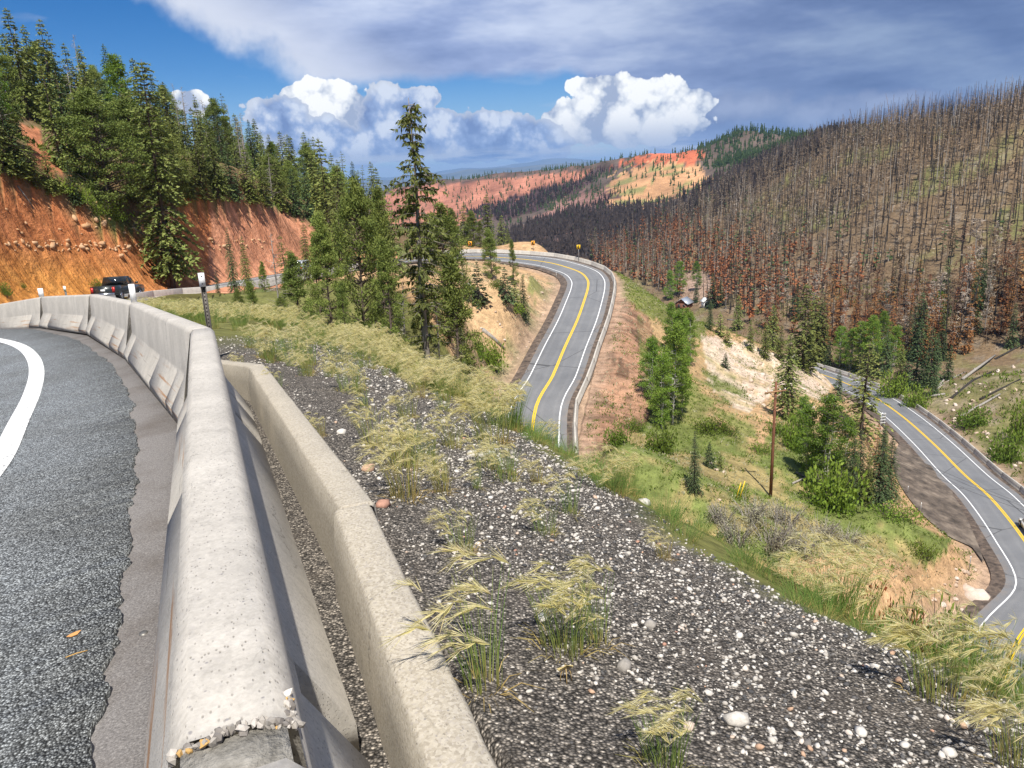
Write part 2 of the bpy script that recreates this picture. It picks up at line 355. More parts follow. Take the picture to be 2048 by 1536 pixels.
# dark spur, red mountain, red ridge
cp((1150, 470, 640), (1250, 455, 660), (1350, 410, 700), (1450, 360, 740), (1560, 310, 800), (1650, 278, 840), (1720, 262, 760))
cp((1080, 450, 800), (1200, 405, 860), (1300, 360, 920), (1400, 335, 960), (1480, 290, 1000), (1490, 272, 1050), (1560, 285, 1000), (1420, 303, 1080), (1340, 305, 1120), (1250, 318, 1180), (1180, 332, 1250), (1290, 405, 800), (1390, 370, 860))
cp((1050, 400, 1050), (1100, 380, 1150), (1100, 345, 1350), (1000, 352, 1400), (900, 362, 1420), (850, 368, 1420), (950, 395, 1200), (860, 410, 1180), (900, 440, 1000), (1000, 440, 900), (780, 378, 1450), (740, 430, 1200))
for a in (-40, -20, 0, 20, 40):
    r = 2300; cz((r*math.sin(math.radians(a)), r*math.cos(math.radians(a)), -190))
cz((-250, 900, -70), (-150, 500, -70), (0, 450, -66), (20, 330, -62), (-60, 330, -58), (40, 600, -60), (700, 700, 20), (900, 300, 30), (-30, 260, -42), (-300, 400, -60), (600, 1200, -30), (1400, 1500, -100), (-1000, 1500, -150))
# left: cut slope and the forested hill above it
cp((0, 606, 51), (-150, 640, 46), (0, 480, 58), (0, 362, 65), (-150, 330, 60), (120, 588, 60), (130, 412, 72), (230, 577, 70), (260, 460, 78), (330, 566, 80), (400, 406, 92), (470, 402, 98), (480, 545, 92), (540, 420, 105), (600, 440, 112),
   (600, 525, 106), (660, 480, 118), (720, 508, 132), (780, 500, 150), (860, 498, 178))
cp((-200, 120, 95), (0, 200, 112), (100, 225, 118), (200, 245, 124), (300, 275, 130), (400, 305, 138), (500, 340, 146), (600, 378, 158), (700, 415, 172), (780, 448, 188), (860, 476, 205), (0, 280, 88), (200, 330, 98), (400, 360, 112), (560, 395, 128), (680, 440, 145),
   (940, 492, 195), (1020, 500, 190), (1090, 500, 185))
cz((-120, 150, 16), (-90, 190, 8), (-120, 60, 18), (-70, 260, -6), (-180, 120, 22), (-200, 260, -5), (-40, 230, -20), (10, 220, -40), (40, 175, -38), (34, 150, -30))
# the road itself
for i in range(0, len(ROAD), 4):
    for o in (-4.5, 4.5): CP.append(road_pt(i, o))
CP = np.array(CP)
_d = np.hypot(CP[:, None, 0]-CP[None, :, 0], CP[:, None, 1]-CP[None, :, 1])
def kern(r): return np.sqrt(r*r+16.0)
_n = len(CP); A = np.zeros((_n+3, _n+3)); A[:_n, :_n] = -kern(_d)+np.eye(_n)*0.2; A[:_n, _n] = 1; A[:_n, _n+1:] = CP[:, :2]/100; A[_n:, :_n] = A[:_n, _n:].T
CW = np.linalg.solve(A, np.concatenate([CP[:, 2], np.zeros(3)]))
def far_h(x, y):
    out = np.zeros(x.size); xf = x.ravel(); yf = y.ravel()
    for i in range(0, x.size, 20000):
        s = slice(i, i+20000)
        r = np.hypot(xf[s, None]-CP[None, :, 0], yf[s, None]-CP[None, :, 1])
        out[s] = -kern(r)@CW[:_n]+CW[_n]+CW[_n+1]*xf[s]/100+CW[_n+2]*yf[s]/100
    return out.reshape(x.shape)
def vnoise(x, y, scale, seed=0):
    """smooth value noise on arrays"""
    x = x/scale+seed*17.3; y = y/scale+seed*9.7
    xi = np.floor(x).astype(np.int64); yi = np.floor(y).astype(np.int64); fx = x-xi; fy = y-yi
    fx = fx*fx*(3-2*fx); fy = fy*fy*(3-2*fy)
    def h(a, b):
        n = (a*374761393+b*668265263+seed*144665) & 0x7fffffff; n = ((n ^ (n >> 13))*1274126177) & 0x7fffffff
        return ((n ^ (n >> 16)) & 0xffff)/65535.0
    return (h(xi, yi)*(1-fx)*(1-fy)+h(xi+1, yi)*fx*(1-fy)+h(xi, yi+1)*(1-fx)*fy+h(xi+1, yi+1)*fx*fy)*2-1
def fbm(x, y, scale, seed=0, oct=4):
    s = 0; a = 1.0
    for k in range(oct): s = s+a*vnoise(x, y, scale, seed+k); a *= 0.5; scale *= 0.5
    return s
def crest_lat(al):
    s = al-S0
    return np.interp(s, [-6, 0, 1, 3.5, 6, 8, 10, 13, 18, 24, 32], [2.75, 2.7, 2.45, 2.38, 2.6, 2.9, 3.3, 4.0, 5.0, 5.5, 6.0])
def near_h(x, y):
    d, lat, al, zt = poly_dist(x, y, BLINE); edge = zt-BH
    shoulder = edge+0.18-0.17*(np.minimum(lat, 7)-0.65)
    gut = edge-0.03
    t = smooth(0.47, 0.62, lat); right = gut*(1-t)+shoulder*t
    sfall = lat-crest_lat(al)-0.25*fbm(x, y, 1.7, 3, 3)
    right = right-0.78*0.45*np.logaddexp(0, sfall/0.45)
    left = road_plane(x, y)-0.06
    left = left-0.9*np.logaddexp(0, (-lat-13))                   # inside of the curve falls away out of sight
    w = smooth(-0.25, 0.05, lat)
    return left*(1-w)+right*w, lat, al
def H(x, y, full=False):
    x = np.asarray(x, float); y = np.asarray(y, float)
    hf = far_h(x, y); r = np.hypot(x, y)
    hf = hf+np.clip(r/60, 0.1, 1)*0.35*fbm(x, y, 9.0, 5, 4)*smooth(8, 30, r)+smooth(120, 500, r)*3.5*fbm(x, y, 70.0, 9, 4)+smooth(400, 900, r)*5.0*fbm(x, y, 160.0, 12, 3)
    near = r < 60
    hn = np.full(x.shape, -1e3); lat = np.full(x.shape, 99.0); al = np.zeros(x.shape)
    if near.any():
        a, b, c = near_h(x[near], y[near]); hn[near] = a-smooth(40, 60, r[near])*30; lat[near] = b; al[near] = c
    k = 0.35; dlt = np.clip((hn-hf)/k, -30, 30)
    h = hf+k*np.logaddexp(0, dlt)
    h = np.where(hn-hf > 10, hn, h)
    # road corridor
    inb = (x > -90) & (x < 110) & (y > 30) & (y < 270)
    rd = np.full(x.shape, 99.0); roff = np.full(x.shape, 99.0)
    if inb.any():
        d, off, s, z = poly_dist(x[inb], y[inb], ROAD)
        bk = np.interp(s, RS, RB); zr = z-bk*np.clip(off, -6, 6)
        core = 4.9
        t = smooth(core, core+5.0, d)
        hh = h[inb]; hh = (zr-0.28)*(1-t)+hh*t
        k2 = (x[inb] > 30) & (x[inb] < 75) & (y[inb] > 55) & (y[inb] < 125)
        if k2.any():
            xx = x[inb][k2]; yy = y[inb][k2]; bd, _, _, _ = poly_dist(xx, yy, np.vstack([TURN[:-1], TURN[:1]])); ins = inpoly(xx, yy, [(p[0], p[1]) for p in TURN[:-1]])
            tt = np.where(ins, 0.0, smooth(0.3, 5.0, bd)); hk = hh[k2]
            zt_ = zr[k2]+bk[k2]*0-0.012*np.maximum(d[k2]-4, 0)-0.12
            hh[k2] = np.minimum(zt_, hk)*(1-tt)+hk*tt
        h[inb] = hh; rd[inb] = d; roff[inb] = off
    if full: return h, lat, al, rd, roff
    return h
def H1(x, y): return float(H(np.array([x]), np.array([y]))[0])
def ground_hit(u, v, tmin=1.0, tmax=1600.0):
    """where the view direction of a pixel first meets the ground"""
    d = ray(u, v); t = np.geomspace(tmin, tmax, 430); P = d[None]*t[:, None]
    below = P[:, 2] < H(P[:, 0], P[:, 1])
    if not below.any(): return None
    i = int(np.argmax(below))
    lo, hi = (t[i-1] if i else t[0]), t[i]
    tt = np.linspace(lo, hi, 40); P = d[None]*tt[:, None]; b = P[:, 2] < H(P[:, 0], P[:, 1]); j = int(np.argmax(b)) if b.any() else -1
    return P[j]
# ------------------------------------------------------------------ terrain mesh: one polar sheet, fine where the camera looks
th = np.radians(np.concatenate([np.arange(-180, -38, 2.0), np.arange(-38, 38, 0.16), np.arange(38, 180, 2.0)]))
rr = np.concatenate([np.geomspace(0.45, 2500, 545), [3500, 6000, 12000, 30000, 60000]])
TH, RR = np.meshgrid(th, rr)
gx = RR*np.sin(TH); gy = RR*np.cos(TH)
gz, glat, gal, grd, groff = H(gx, gy, True)
gs_ = np.zeros(gx.shape); _k = (gx > -95) & (gx < 60) & (gy > 25) & (gy < 200); _, _, gs_[_k], _ = poly_dist(gx[_k], gy[_k], ROAD)
_far = smooth(1700, 3000, RR); gz = gz*(1-_far)+(-240)*_far; gz = np.where(RR > 2600, -240.0, gz)
nr, nt = gx.shape
V = np.stack([gx, gy, gz], -1).reshape(-1, 3)
# soil colours by place
u, v = proj(V); u = u.reshape(gx.shape); v = v.reshape(gx.shape)
j1 = fbm(gx, gy, 14, 21, 3)*np.clip(RR/90, 0.15, 2.2)/np.maximum(RR, 1)*F*0.06
ju = u+np.clip(RR*0+fbm(gx, gy, np.maximum(RR*0.05, 0.4).mean(), 31, 3)*14, -20, 20); jv = v+fbm(gx, gy, 6.0, 41, 3)*9
front = gy > 1
C = np.zeros(gx.shape+(3,)); C[:] = (0.20, 0.15, 0.09)
def paint(mask, col, soft=None):
    c = np.array(col)
    if soft is None: C[mask] = c
    else: C[...] = np.where(mask[..., None], C*(1-soft[..., None])+c*soft[..., None], C)
nA = fbm(gx, gy, 7.0, 51, 4); nB = fbm(gx, gy, 22.0, 61, 4); nC = fbm(gx, gy, 2.2, 71, 4)
# forest floor of the left hill
leftz = front & (gx < -8) & (RR > 30)
paint(leftz, (0.17, 0.115, 0.06)); paint(leftz, (0.12, 0.14, 0.045), smooth(-0.1, 0.5, nA))
# mid slope (tan earth with green)
midz = front & (RR > 12) & (gy < 215) & (gx > -12)
paint(midz, (0.42, 0.27, 0.145)); 
grn = smooth(-0.1, 0.5, nA+0.5*nC)
bench = inpoly(ju, jv, [(1180, 890), (1260, 830), (1420, 850), (1500, 900), (1600, 820), (1680, 860), (1720, 1000), (1900, 1080), (1850, 1130), (1700, 1090), (1560, 1130), (1300, 1020)])
paint(midz & bench, (0.13, 0.165, 0.045), np.clip(grn*0.7+0.5, 0, 0.95))
strip = inpoly(ju, jv, [(1225, 535), (1300, 580), (1420, 640), (1400, 680), (1300, 640), (1260, 620)])
paint(midz & strip, (0.17, 0.175, 0.055))
pink = inpoly(ju, jv, [(1225, 580), (1300, 640), (1320, 700), (1290, 850), (1200, 900), (1150, 900), (1190, 760)])
paint(midz & pink, (0.33, 0.195, 0.125)); paint(midz & pink & (nC > 0.35), (0.16, 0.10, 0.065))
white = inpoly(ju, jv, [(1400, 660), (1480, 690), (1580, 715), (1660, 750), (1640, 800), (1560, 770), (1500, 830), (1420, 770)])
paint(midz & white, (0.56, 0.44, 0.34))
paint(midz & white & (nC > 0.2), (0.47, 0.36, 0.22))
slope2 = inpoly(ju, jv, [(1280, 640), (1420, 680), (1520, 820), (1500, 900), (1320, 900), (1290, 800)])
paint(midz & slope2, (0.15, 0.175, 0.05), np.clip(grn*0.9+0.15, 0, 0.85))
leftslope = inpoly(ju, jv, [(900, 520), (1120, 560), (1110, 640), (1010, 850), (880, 800), (900, 640)])
paint(midz & leftslope, (0.46, 0.31, 0.17)); paint(midz & leftslope & (nA+0.6*nC > 0.45), (0.22, 0.21, 0.08))
# valley and burnt hill
valz = front & (gx > 0) & (gy > 100) & ((gx > 62+0.08*(gy-100)) & (grd > 5.5) & (groff > 0) | (gy > 215))
paint(valz, (0.175, 0.122, 0.072)); paint(valz, (0.16, 0.175, 0.058), smooth(0.3, 0.85, nB)*0.65); paint(valz, (0.22, 0.185, 0.14), smooth(0.4, 0.9, nC)*0.6)
creek = valz & (RR < 230) & (nA > -0.1) & (jv > 690); paint(creek & (jv > 700), (0.16, 0.165, 0.06), np.clip(0.3+0.5*nA, 0, 0.8)); paint(valz & (jv > 720), (0.30, 0.235, 0.17), smooth(0.1, 0.8, nC)*0.6)
bald = inpoly(ju, jv, [(1330, 560), (1420, 545), (1430, 600), (1370, 610)]); paint(valz & bald, (0.33, 0.23, 0.17))
# farther ridges
farz = front & (RR > 560)
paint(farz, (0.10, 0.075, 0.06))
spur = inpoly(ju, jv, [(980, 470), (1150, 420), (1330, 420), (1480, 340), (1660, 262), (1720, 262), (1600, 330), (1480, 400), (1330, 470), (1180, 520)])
paint(front & (RR > 430) & spur, (0.040, 0.034, 0.034))  # charred ground; the near-black also paints in a cloud shadow over the spur
redm = inpoly(ju, jv, [(1180, 425), (1230, 350), (1310, 320), (1400, 330), (1420, 370), (1350, 400), (1250, 420)])
paint(farz & redm, (0.42, 0.235, 0.12)); paint(farz & redm & (nB > 0.3), (0.22, 0.2, 0.08))
redt = inpoly(ju, jv, [(1190, 345), (1300, 305), (1330, 296), (1400, 296), (1415, 322), (1330, 325), (1250, 330)])
paint(farz & redt, (0.38, 0.11, 0.055))
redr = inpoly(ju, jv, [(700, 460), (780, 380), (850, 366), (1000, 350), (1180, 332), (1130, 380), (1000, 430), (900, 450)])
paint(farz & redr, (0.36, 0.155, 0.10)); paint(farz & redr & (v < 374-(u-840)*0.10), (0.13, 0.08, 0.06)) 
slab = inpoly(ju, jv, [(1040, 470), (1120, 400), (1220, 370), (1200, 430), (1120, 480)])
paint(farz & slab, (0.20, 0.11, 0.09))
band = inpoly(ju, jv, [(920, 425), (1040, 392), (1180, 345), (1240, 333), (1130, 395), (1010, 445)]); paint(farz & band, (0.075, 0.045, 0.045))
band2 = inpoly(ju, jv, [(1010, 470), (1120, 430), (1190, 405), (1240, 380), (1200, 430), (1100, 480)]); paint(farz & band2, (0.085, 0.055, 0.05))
mead = inpoly(ju, jv, [(1640, 262), (1760, 235), (1790, 260), (1700, 275)]); paint(front & (RR > 330) & mead, (0.26, 0.27, 0.09))
C[farz] *= np.clip(1+0.30*fbm(gx, gy, 45.0, 101, 4)+0.25*fbm(gx*1.0, gy*0.15, 14.0, 111, 3), 0.4, 1.7)[farz][:, None]
paint(RR > 2400, (0.16, 0.17, 0.14))
# red road cut
cut = inpoly(u+nA*3, v+nA*4, [(-300, 250), (0, 362), (60, 380), (130, 412), (200, 455), (290, 480), (330, 470), (370, 400), (400, 402), (470, 402), (540, 420), (600, 438), (650, 470), (720, 500), (800, 512), (800, 530), (640, 560), (380, 600), (0, 660), (-300, 700)]) & front & (RR > 38) & (RR < 175) & (gx < -12)
t = smooth(470, 560, v-0.06*u)*smooth(420, 120, u)
paint(cut, (0.52, 0.205, 0.085)); paint(cut, (0.64, 0.29, 0.075), t)
paint(cut & (u > 420), (0.58, 0.275, 0.16))
bareslope = inpoly(ju, jv, [(40, 250), (75, 260), (110, 330), (150, 350), (80, 340)]); paint(bareslope & leftz, (0.40, 0.16, 0.08))
# road verges
vg = (grd < 8.5) & (grd > 3.5) & (gy > 40)
paint(vg & ~cut, (0.34, 0.24, 0.17), smooth(8.5, 5.5, grd)*0.85)
# near shoulder
sh = (glat > -0.4) & (glat < 40) & (RR < 45) & (gz > -14)
paint(sh, (0.15, 0.15, 0.05)); 
gm = np.where(sh, smooth(0.2, -0.25, glat-crest_lat(gal)+0.25*fbm(gx, gy, 0.9, 81, 3)), 0.0)*smooth(13.0, 9.0, gal-S0+1.5*nA)
gm = np.where(glat < 0.5, 1.0, gm)*np.where(sh, 1, 0)
paint(sh, (0.042, 0.042, 0.043), gm)
paint((glat < -0.2) & (RR < 30), (0.09, 0.085, 0.08))
idx = np.arange(nr*nt).reshape(nr, nt)
a = idx[:-1, :-1].ravel(); b = idx[:-1, 1:].ravel(); c = idx[1:, 1:].ravel(); d = idx[1:, :-1].ravel()
Q = np.stack([a, b, c, d], 1)
Qw = np.stack([idx[:-1, -1], idx[:-1, 0], idx[1:, 0], idx[1:, -1]], 1)
cen = len(V); V = np.vstack([V, [[0, 0, H1(0, 0)]]])
T = np.stack([np.full(nt, cen), np.roll(idx[0], -1), idx[0]], 1)
# dirt-crumble relief on the cut: rills down the slope
rill = np.where(cut, 1.0, np.where(midz & pink, 0.8, 0.0))
mt, N = new_mat('earth')
P = N.obj(); col = N.attr('soil'); gmask = N.attr('masks'); gs = N.node('ShaderNodeSeparateColor'); N.l.new(gmask, gs.inputs[0])
n1 = N.noise(P, 0.9, 4, 0.65); n2 = N.noise(P, 6.0, 3, 0.7); n3 = N.noise(P, 0.11, 3, 0.6)
var = N.math('MULTIPLY', N.maprange(n1, 0.25, 0.75, 0.55, 1.45), N.maprange(n2, 0.25, 0.75, 0.65, 1.35))
var = N.math('MULTIPLY', var, N.maprange(n3, 0.3, 0.7, 0.8, 1.2))
cc = N.mix(1.0, col, var, 'MULTIPLY')
# cut slope: rills (streaks running down the face) and pebbles
sx, sy, sz = N.sep(P); arc = N.math('ADD', N.math('MULTIPLY', gs.outputs[2], 100.0), N.math('MULTIPLY', sz, 0.22))
rl = N.noise(N.comb(N.math('MULTIPLY', arc, 1.15), N.math('MULTIPLY', sz, 0.10), 0.0), 1.0, 5, 0.62, 0.25)
ccut = N.mix(N.maprange(rl, 0.36, 0.66), N.mix(1.0, cc, (0.74, 0.66, 0.62), 'MULTIPLY'), N.mix(1.0, cc, (1.15, 1.15, 1.15), 'MULTIPLY'))
peb = N.voro(P, 3.2, 'Distance'); pebm = N.maprange(peb, 0.10, 0.16, 1, 0)
pebm = N.math('MULTIPLY', pebm, N.maprange(N.noise(P, 0.35, 2, 0.5), 0.5, 0.62))
ccut = N.mix(pebm, ccut, (0.55, 0.36, 0.22))
cc = N.mix(gs.outputs[1], cc, ccut)
# gravel shoulder: dark crushed stone with pale chips
vg1 = N.voro(P, 95, 'Color'); vgs = N.node('ShaderNodeSeparateColor'); N.l.new(vg1, vgs.inputs[0])
chip = N.ramp(vgs.outputs[0], [(0, (0.065, 0.063, 0.061)), (0.45, (0.14, 0.134, 0.127)), (0.75, (0.25, 0.235, 0.215)), (0.9, (0.40, 0.375, 0.34)), (1, (0.56, 0.53, 0.48))])
vd = N.voro(P, 95, 'Distance'); edge_d = N.maprange(vd, 0.25, 0.7, 1.0, 0.25)
chip = N.mix(1.0, chip, edge_d, 'MULTIPLY'); chip = N.mix(1.0, chip, (1.06, 1.0, 0.93), 'MULTIPLY')
dirt = N.mix(N.maprange(N.noise(P, 2.2, 4, 0.7), 0.52, 0.75, 0.0, 0.5), chip, (0.13, 0.108, 0.088))
cc = N.mix(gs.outputs[0], cc, dirt)
hb = N.math('ADD', N.math('MULTIPLY', N.math('MULTIPLY', N.math('SUBTRACT', 1.0, vd), gs.outputs[0]), 0.35), N.math('MULTIPLY', n2, N.math('SUBTRACT', 1.0, gs.outputs[0])))
bm_ = N.bump(hb, 0.9, 0.03)
hb2 = N.math('ADD', N.math('MULTIPLY', n1, 1.0), N.math('MULTIPLY', N.math('MULTIPLY', rl, gs.outputs[1]), 2.2))
nb = N.node('ShaderNodeBump'); N.put(nb.inputs['Height'], N.math('MULTIPLY', hb2, N.math('SUBTRACT', 1.0, gs.outputs[0]))); nb.inputs['Strength'].default_value = 0.8; nb.inputs['Distance'].default_value = 0.35; N.l.new(bm_, nb.inputs['Normal'])
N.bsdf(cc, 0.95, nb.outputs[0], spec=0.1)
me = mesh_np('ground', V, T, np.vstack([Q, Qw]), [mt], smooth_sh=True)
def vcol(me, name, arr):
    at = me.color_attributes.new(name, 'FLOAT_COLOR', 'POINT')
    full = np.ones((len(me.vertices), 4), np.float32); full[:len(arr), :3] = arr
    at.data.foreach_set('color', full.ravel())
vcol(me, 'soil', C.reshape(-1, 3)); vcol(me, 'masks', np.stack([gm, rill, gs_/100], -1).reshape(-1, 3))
ground = tag(link('ground', me), kind='structure')

# ------------------------------------------------------------------ roads
def strip(L, offs, zs, name, mat, kind='structure'):
    """ribbon along a list of points; offs = lateral offsets, zs = lifts"""
    n = len(L); k = len(offs); V = np.array([[road_pt(i, o, z) for o, z in zip(offs, zs)] for i in L]).reshape(-1, 3)
    i = np.arange(n-1)[:, None]*k; j = np.arange(k-1)[None]
    Q = np.stack([i+j, i+j+1, i+k+j+1, i+k+j], -1).reshape(-1, 4)
    me = mesh_np(name, V, None, Q, [mat], smooth_sh=True); at = me.attributes.new('lane', 'FLOAT', 'POINT'); at.data.foreach_set('value', np.tile(np.asarray(offs, np.float32), n))
    return tag(link(name, me), kind=kind)
def ribbon(pts, w, lift, name, mat, zf=None):
    """flat painted line along xy points lying on a height function"""
    P = np.asarray(pts, float); t = np.gradient(P, axis=0); t /= np.linalg.norm(t, axis=1, keepdims=True); nn = np.stack([t[:, 1], -t[:, 0]], 1)
    V = []
    for o in (-w/2, w/2):
        q = P+nn*o; V.append(np.column_stack([q, zf(q[:, 0], q[:, 1])+lift]))
    V = np.vstack(V); n = len(P); i = np.arange(n-1)
    return tag(link(name, mesh_np(name, V, None, np.stack([i, i+n, i+n+1, i+1], 1), [mat])), kind='structure')
mt, N = new_mat('asphalt'); P = N.obj()
n1 = N.noise(P, 0.35, 5, 0.6); n2 = N.noise(P, 14, 3, 0.7); n4 = N.noise(N.mapping(P, scale=(1, 1, 1)), 0.06, 3, 0.5)
c = N.ramp(n1, [(0.25, (0.135, 0.14, 0.148)), (0.75, (0.20, 0.205, 0.212))]); c = N.mix(0.35, c, N.ramp(n2, [(0.3, 0.09), (0.7, 0.24)]))
c = N.mix(N.maprange(n4, 0.45, 0.65), c, N.mix(1.0, c, (0.85, 0.86, 0.88), 'MULTIPLY'))
ln = N.math('ABSOLUTE', N.attr('lane', 'Fac')); wob = N.math('MULTIPLY', N.math('SUBTRACT', N.noise(P, 0.12, 3, 0.6), 0.5), 0.9); ln = N.math('ADD', ln, wob)
trk = N.math('ADD', N.maprange(N.math('ABSOLUTE', N.math('SUBTRACT', ln, 0.85)), 0.0, 0.4, 1, 0, True), N.maprange(N.math('ABSOLUTE', N.math('SUBTRACT', ln, 2.35)), 0.0, 0.4, 1, 0, True))
c = N.mix(N.math('MULTIPLY', trk, 0.5), c, N.mix(1.0, c, (1.22, 1.2, 1.17), 'MULTIPLY'))
ck = N.voro(N.mix(0.03, P, N.noise(P, 0.6, 4, 0.7, out='Color')), 0.075, 'Distance', 'DISTANCE_TO_EDGE'); c = N.mix(N.maprange(ck, 0.002, 0.005, 0.75, 0), c, (0.035, 0.035, 0.037))
dirtm = N.math('MULTIPLY', N.maprange(ln, 3.1, 3.9), N.maprange(N.noise(P, 0.8, 4, 0.7), 0.4, 0.65)); c = N.mix(N.math('MULTIPLY', dirtm, 0.6), c, (0.24, 0.19, 0.15))
N.bsdf(c, 0.85, N.bump(n2, 0.3, 0.02), spec=0.25); M_ASPH = mt
mt, N = new_mat('gutter_dirt'); P = N.obj()
c = N.ramp(N.noise(P, 1.4, 6, 0.7), [(0.3, (0.035, 0.03, 0.027)), (0.55, (0.13, 0.10, 0.08)), (0.75, (0.25, 0.19, 0.14))]); N.bsdf(c, 0.95, spec=0.1); M_GUT = mt
def paint_mat(name, col, wear=0.3):
    mt, N = new_mat(name); P = N.obj(); n = N.noise(P, 30, 4, 0.75); n2 = N.noise(P, 1.5, 3, 0.6)
    f = N.math('MULTIPLY', N.maprange(n, 0.52, 0.62), N.maprange(n2, 0.4, 0.62, 0.0, wear*3)); f = N.math('MINIMUM', f, 0.85)
    N.bsdf(N.mix(f, col, (0.16, 0.16, 0.16)), 0.6, N.bump(n, 0.2, 0.003), spec=0.3); return mt
M_WHITE = paint_mat('white_road_paint', (0.80, 0.80, 0.78), 0.25); M_YEL = paint_mat('yellow_road_paint', (0.78, 0.50, 0.01), 0.12)
LI = list(range(len(ROAD)))
strip(LI, [-5.2, -4.4, -3.9], [-0.08, 0.02, 0.02], 'lower_road_verge', M_GUT); strip(LI, [3.9, 4.4, 5.2], [0.02, 0.02, -0.08], 'lower_road_verge', M_GUT)
strip(LI, [-3.95, -3, -2, -1, 0, 1, 2, 3, 3.95], [0.035]*9, 'lower_road', M_ASPH)
strip(LI, [-RW-0.07, -RW+0.07], [0.047]*2, 'edge_line', M_WHITE); strip(LI, [RW-0.07, RW+0.07], [0.047]*2, 'edge_line', M_WHITE)
for o in (-0.115, 0.115): strip(LI, [o-0.075, o+0.075], [0.047]*2, 'centre_line', M_YEL)
# paved turnout inside the lower hairpin
mt, N = new_mat('turnout_gravel'); P = N.obj()
c = N.ramp(N.noise(N.mapping(P, scale=(1, 0.35, 1), rot=(0, 0, 0.5)), 0.9, 6, 0.7), [(0.3, (0.04, 0.035, 0.03)), (0.5, (0.13, 0.105, 0.085)), (0.72, (0.27, 0.22, 0.17))]); N.bsdf(c, 0.95, spec=0.1); M_TURN = mt
Vt = TURN.copy()
d_, off_, s_, z_ = poly_dist(Vt[:, 0], Vt[:, 1], ROAD); Vt[:, 2] = z_-np.interp(s_, RS, RB)*np.clip(off_, -6, 6)-0.012*np.maximum(d_-4, 0)
n = len(Vt)-1
tag(link('roadside_turnout', mesh_np('roadside_turnout', Vt+np.array([0, 0, 0.025]), [(n, i, (i+1) % n) for i in range(n)], None, [M_TURN])), kind='structure')

# camera road: coarse chip seal with a ragged edge beside the barrier, older pavement strip under it
mt, N = new_mat('chip_seal'); P = N.obj()
vc = N.voro(P, 105, 'Color'); vs = N.node('ShaderNodeSeparateColor'); N.l.new(vc, vs.inputs[0]); vd = N.voro(P, 105, 'Distance')
c = N.ramp(vs.outputs[0], [(0, 0.10), (0.4, 0.24), (0.75, 0.43), (1, 0.72)])
c = N.mix(1.0, c, N.maprange(vd, 0.2, 0.75, 1.1, 0.18), 'MULTIPLY')
c = N.mix(N.maprange(N.noise(P, 0.8, 5, 0.65), 0.42, 0.7), c, N.mix(1.0, c, (0.72, 0.7, 0.67), 'MULTIPLY'))
c = N.mix(1.0, c, (0.93, 1.0, 1.03), 'MULTIPLY')
N.bsdf(c, 0.75, N.bump(N.math('SUBTRACT', 1.0, vd), 0.9, 0.006), spec=0.3); M_CHIP = mt
mt, N = new_mat('old_pavement'); P = N.obj(); n2 = N.noise(P, 110, 3, 0.7)
c = N.ramp(n2, [(0.3, (0.12, 0.112, 0.108)), (0.6, (0.26, 0.245, 0.235)), (0.75, (0.42, 0.40, 0.38))])
c = N.mix(N.maprange(N.noise(P, 1.3, 5, 0.7), 0.45, 0.7), c, N.mix(1.0, c, (0.7, 0.66, 0.62), 'MULTIPLY')); N.bsdf(c, 0.9, N.bump(n2, 0.5, 0.004), spec=0.2); M_OLD = mt
def curve_off(L, off, step=0.06, s0=None, s1=None):
    """points parallel to polyline L (xy), rounded at the corners"""
    S = np.concatenate([[0], np.cumsum(np.linalg.norm(np.diff(L[:, :2], axis=0), axis=1))])
    s = np.arange(S[0] if s0 is None else s0, S[-1] if s1 is None else s1, step)
    x = np.interp(s, S, L[:, 0]); y = np.interp(s, S, L[:, 1])
    k = max(3, int(2.4/step)) | 1; ker = np.hanning(k+2)[1:-1]; ker /= ker.sum()
    x = np.convolve(np.pad(x, k//2, mode='reflect', reflect_type='odd'), ker, 'valid'); y = np.convolve(np.pad(y, k//2, mode='reflect', reflect_type='odd'), ker, 'valid')
    t = np.stack([np.gradient(x), np.gradient(y)], 1); t /= np.linalg.norm(t, axis=1, keepdims=True)
    return np.stack([x, y], 1)+np.stack([t[:, 1], -t[:, 0]], 1)*off, s
zf = lambda x, y: road_plane(x, y)
def sheet(offL, offR, lift, name, mat, s0, s1, step=0.05, cols=10):
    A_, s = curve_off(BLINE, 0.0, step, s0, s1); t = np.gradient(A_, axis=0); t /= np.linalg.norm(t, axis=1, keepdims=True); nn = np.stack([t[:, 1], -t[:, 0]], 1)
    oL = offL(s) if callable(offL) else np.full(len(s), offL); oR = offR(s) if callable(offR) else np.full(len(s), offR)
    w = np.linspace(0, 1, cols)[None]; off = oL[:, None]*(1-w)+oR[:, None]*w
    X = A_[:, 0:1]+nn[:, 0:1]*off; Y = A_[:, 1:2]+nn[:, 1:2]*off; Z = zf(X, Y)+lift
    V = np.stack([X, Y, Z], -1).reshape(-1, 3); n = len(s); i = np.arange(n-1)[:, None]*cols; j = np.arange(cols-1)[None]
    Q = np.stack([i+j, i+j+1, i+cols+j+1, i+cols+j], -1).reshape(-1, 4)
    # skirt along the ragged right edge
    e = np.arange(n)*cols+cols-1; sk = V[e]-np.array([0, 0, 0.05]); b0 = len(V); V = np.vstack([V, sk])
    k = np.arange(n-1); Q = np.vstack([Q, np.stack([e[:-1], b0+k, b0+k+1, e[1:]], 1)])
    return tag(link(name, mesh_np(name, V, None, Q, [mat])), kind='structure')
sheet(-9.5, -0.02, -0.012, 'old_pavement', M_OLD, S0-4, S0+31, 0.2, 8)
